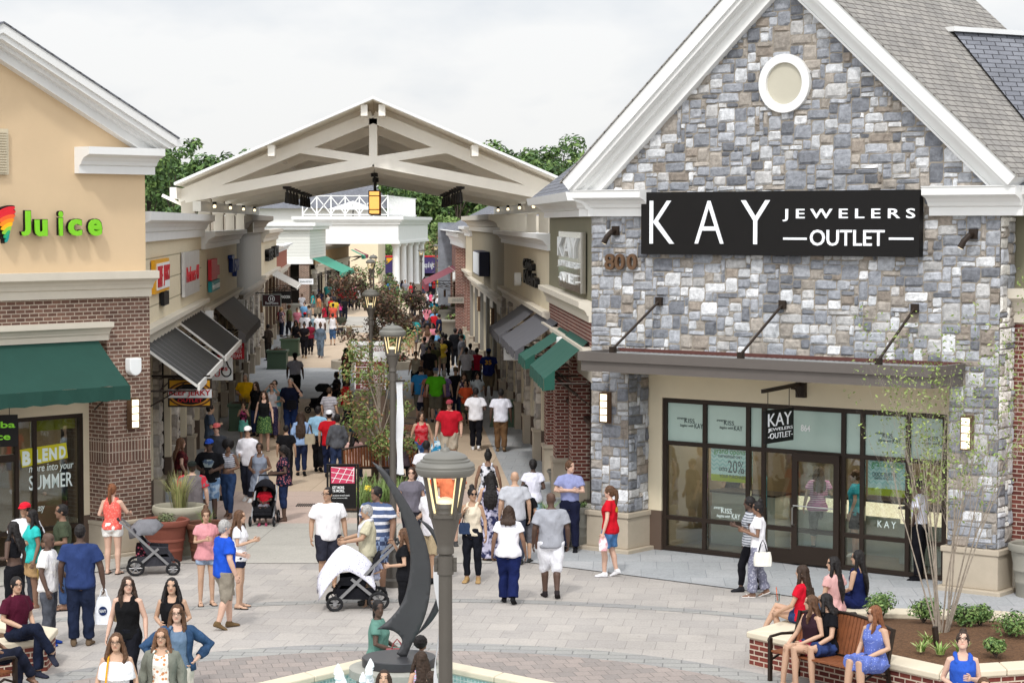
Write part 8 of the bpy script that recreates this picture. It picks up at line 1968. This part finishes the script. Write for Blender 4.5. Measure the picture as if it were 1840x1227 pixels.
# strollers: local +y is the way the stroller faces
def stroller(label, px, py, yaw, body, frame, hood=None, blanket=None, seat_baby=None, s=1.0, X=None, Y=None):
    x, y = G(px, py) if X is None else (X, Y); t = thing('stroller', label, 'stroller', (x, y, 0)); t.rotation_euler = (0, 0, R(yaw)); t.scale = (s,) * 3; _BASE[t.name] = (0, 0, 0)
    FM = mat('stroller_metal', '#9a9a9c', .35, .7, var=.05) if frame == 'silver' else mat('stroller_black', '#1d1d20', .4, .2)
    RUB = mat('black_rubber', '#17171a', .8)
    for i in (-1, 1):
        for yy, r_ in ((.34, .11), (-.34, .145)):
            ring_ = [(i * .27, yy + r_ * math.cos(a), r_ + .005 + r_ * .86 * math.sin(a)) for a in [2 * math.pi * k / 20 for k in range(21)]]
            w = MB().tube(ring_, .024, 8).build('wheel', RUB, t, smooth=True)
            b = MB(); b.tube([(i * .27 - .03, yy, r_), (i * .27 + .03, yy, r_)], .03, 10)
            for k in range(6): a = math.pi * k / 3; b.tube([(i * .27, yy, r_), (i * .27, yy + r_ * .85 * math.cos(a), r_ + r_ * .75 * math.sin(a))], .009, 5)
            b.build('rim', FM, w)
        b = MB(); b.bar((i * .25, .34, .12), (i * .24, -.30, .72), .035, .045).bar((i * .24, -.30, .72), (i * .22, -.62, 1.02), .03, .04).bar((i * .25, -.34, .15), (i * .24, .08, .50), .035, .045); b.build('side_frame', FM, t)
    MB().tube([(-.22, -.62, 1.02), (-.2, -.66, 1.05), (.2, -.66, 1.05), (.22, -.62, 1.02)], .02, 8).build('handle', mat('foam_grip', '#1a1a1c', .8), t)
    bm_ = cloth(body)
    b = MB(); b.add([(-.2, .25, .42), (.2, .25, .42), (.2, -.12, .40), (-.2, -.12, .40), (-.2, -.36, .88), (.2, -.36, .88), (.23, .25, .52), (.23, -.12, .55), (-.23, .25, .52), (-.23, -.12, .55), (.2, .36, .26), (-.2, .36, .26)], [(0, 1, 2, 3), (3, 2, 5, 4), (1, 6, 7, 2), (0, 3, 9, 8), (2, 7, 5), (3, 4, 9), (0, 11, 10, 1)]); o = b.build('seat', bm_, t)
    md = o.modifiers.new('Solidify', 'SOLIDIFY'); md.thickness = .03
    b = MB(); b.add([(-.21, .30, .18), (.21, .30, .18), (.21, -.30, .16), (-.21, -.30, .16), (-.22, .32, .34), (.22, .32, .34), (.22, -.32, .36), (-.22, -.32, .36)], [(0, 3, 2, 1), (0, 1, 5, 4), (1, 2, 6, 5), (2, 3, 7, 6), (3, 0, 4, 7)]); b.build('basket', bm_, t)
    if hood:
        b = MB(); P_ = []
        for j in range(7):
            a = R(200 - 165 * j / 6)
            for k in range(9): w = math.pi * k / 8; rr = .36; P_.append((.235 * math.cos(w) * 1.0, -.12 + rr * math.cos(a) * (.35 + .65 * math.sin(w)), .70 + .30 * math.sin(a) * math.sin(w) * (.9 + .1 * (j % 2)) + .05))
        b.add(P_, [(j * 9 + k, j * 9 + k + 1, (j + 1) * 9 + k + 1, (j + 1) * 9 + k) for j in range(6) for k in range(8)]); o = b.build('hood', cloth(hood), t, smooth=True); md = o.modifiers.new('Solidify', 'SOLIDIFY'); md.thickness = .015
    if blanket:
        b = MB(); P_ = []; n = 15
        for j in range(n):
            for k in range(n):
                u, v = -1 + 2 * j / (n - 1), -1 + 2 * k / (n - 1); r2 = u * u + v * v
                P_.append((.30 * u + .012 * math.sin(7 * v), .16 + .44 * v + .015 * math.sin(9 * u), .99 - .36 * r2 ** .9 + .02 * math.sin(6 * u + 4 * v) - (.12 * max(0, v)) ))
        b.add(P_, [(j * n + k, j * n + k + 1, (j + 1) * n + k + 1, (j + 1) * n + k) for j in range(n - 1) for k in range(n - 1)]); o = b.build('blanket', cloth(blanket), t, smooth=True); md = o.modifiers.new('Solidify', 'SOLIDIFY'); md.thickness = .012
        o['label'] = 'white dotted blanket draped over the stroller hood'
    return t
stroller('grey infant stroller with a car seat and a dark printed bag by the terracotta pot', 278, 1030, -82, '#3a3a40', 'silver', hood='#77777c')
stroller('black umbrella stroller carrying a child in red beside the woman in the grey dress', 475, 942, 178, '#17171b', 'silver', hood='#1c1c22', s=.95)
stroller('black stroller draped with a white dotted blanket in front of the lamp base', 640, 1092, 96, '#1b1b20', 'silver', blanket='#dcdbe6/dots/#8f90a8', s=1.08)
stroller('dark stroller with a teal piped hood parked beyond the striped tee', 576, 742, 60, '#26262a', 'black', hood='#1d2224', s=1.0)
P('child in a red top asleep in the black umbrella stroller', 'p', 0, 0, 1.0, 178, 'd', 'buzz:k', 'tee:#b0182a', 'shorts:#77727a', 'shoe:#a04060', 'lap,lap', 'sit', seat=.34, child=True, X=G(475, 942)[0], Y=G(475, 942)[1] + .02, lean=-14)
P('baby in pale blue sitting in the blanket covered stroller', 'p', 0, 0, .78, 150, 'b', 'buzz:n', 'tee:#a9aec8', 'shorts:#b0b4c8', 'none', 'lap,lap', 'sit', seat=.44, child=True, X=G(675, 1085)[0], Y=G(675, 1085)[1] - .1, lean=-10)
P('woman with long dark hair in a black tee eating a snack beside the sculpture', 'h', 727, 949, 1.62, 80, 'b', 'long:w', 'tee:#141418', 'leggings:#141418', 'shoe:#222222', 'bent,eat', sex='f')
ct = G(1397, 1075, .95); t = thing('drink_cup', 'clear plastic cup with an orange straw held by the seated woman in red', 'cup', (*ct, .9)); MB().lathe([(.032, 0), (.045, .12)], *ct, 14, z0=.9).build('cup', glass('cup_plastic', (.9, .88, .88), .1), t); MB().tube([(*ct, .92), (ct[0] - .02, ct[1], 1.12)], .006, 6).build('straw', mat('orange_straw', '#e0662a', .5, var=0), t)
gx, gy = G(555, 908); t = thing('drain_grate', 'dark slotted drain grate in the rose paving', 'drain', (gx, gy, 0)); b = MB()
for k in range(12): b.box(gx - .28 + k * .047, gx - .252 + k * .047, gy - .25, gy + .25, .012, .02)
b.build('grate', FIXB, t)
finish_people()
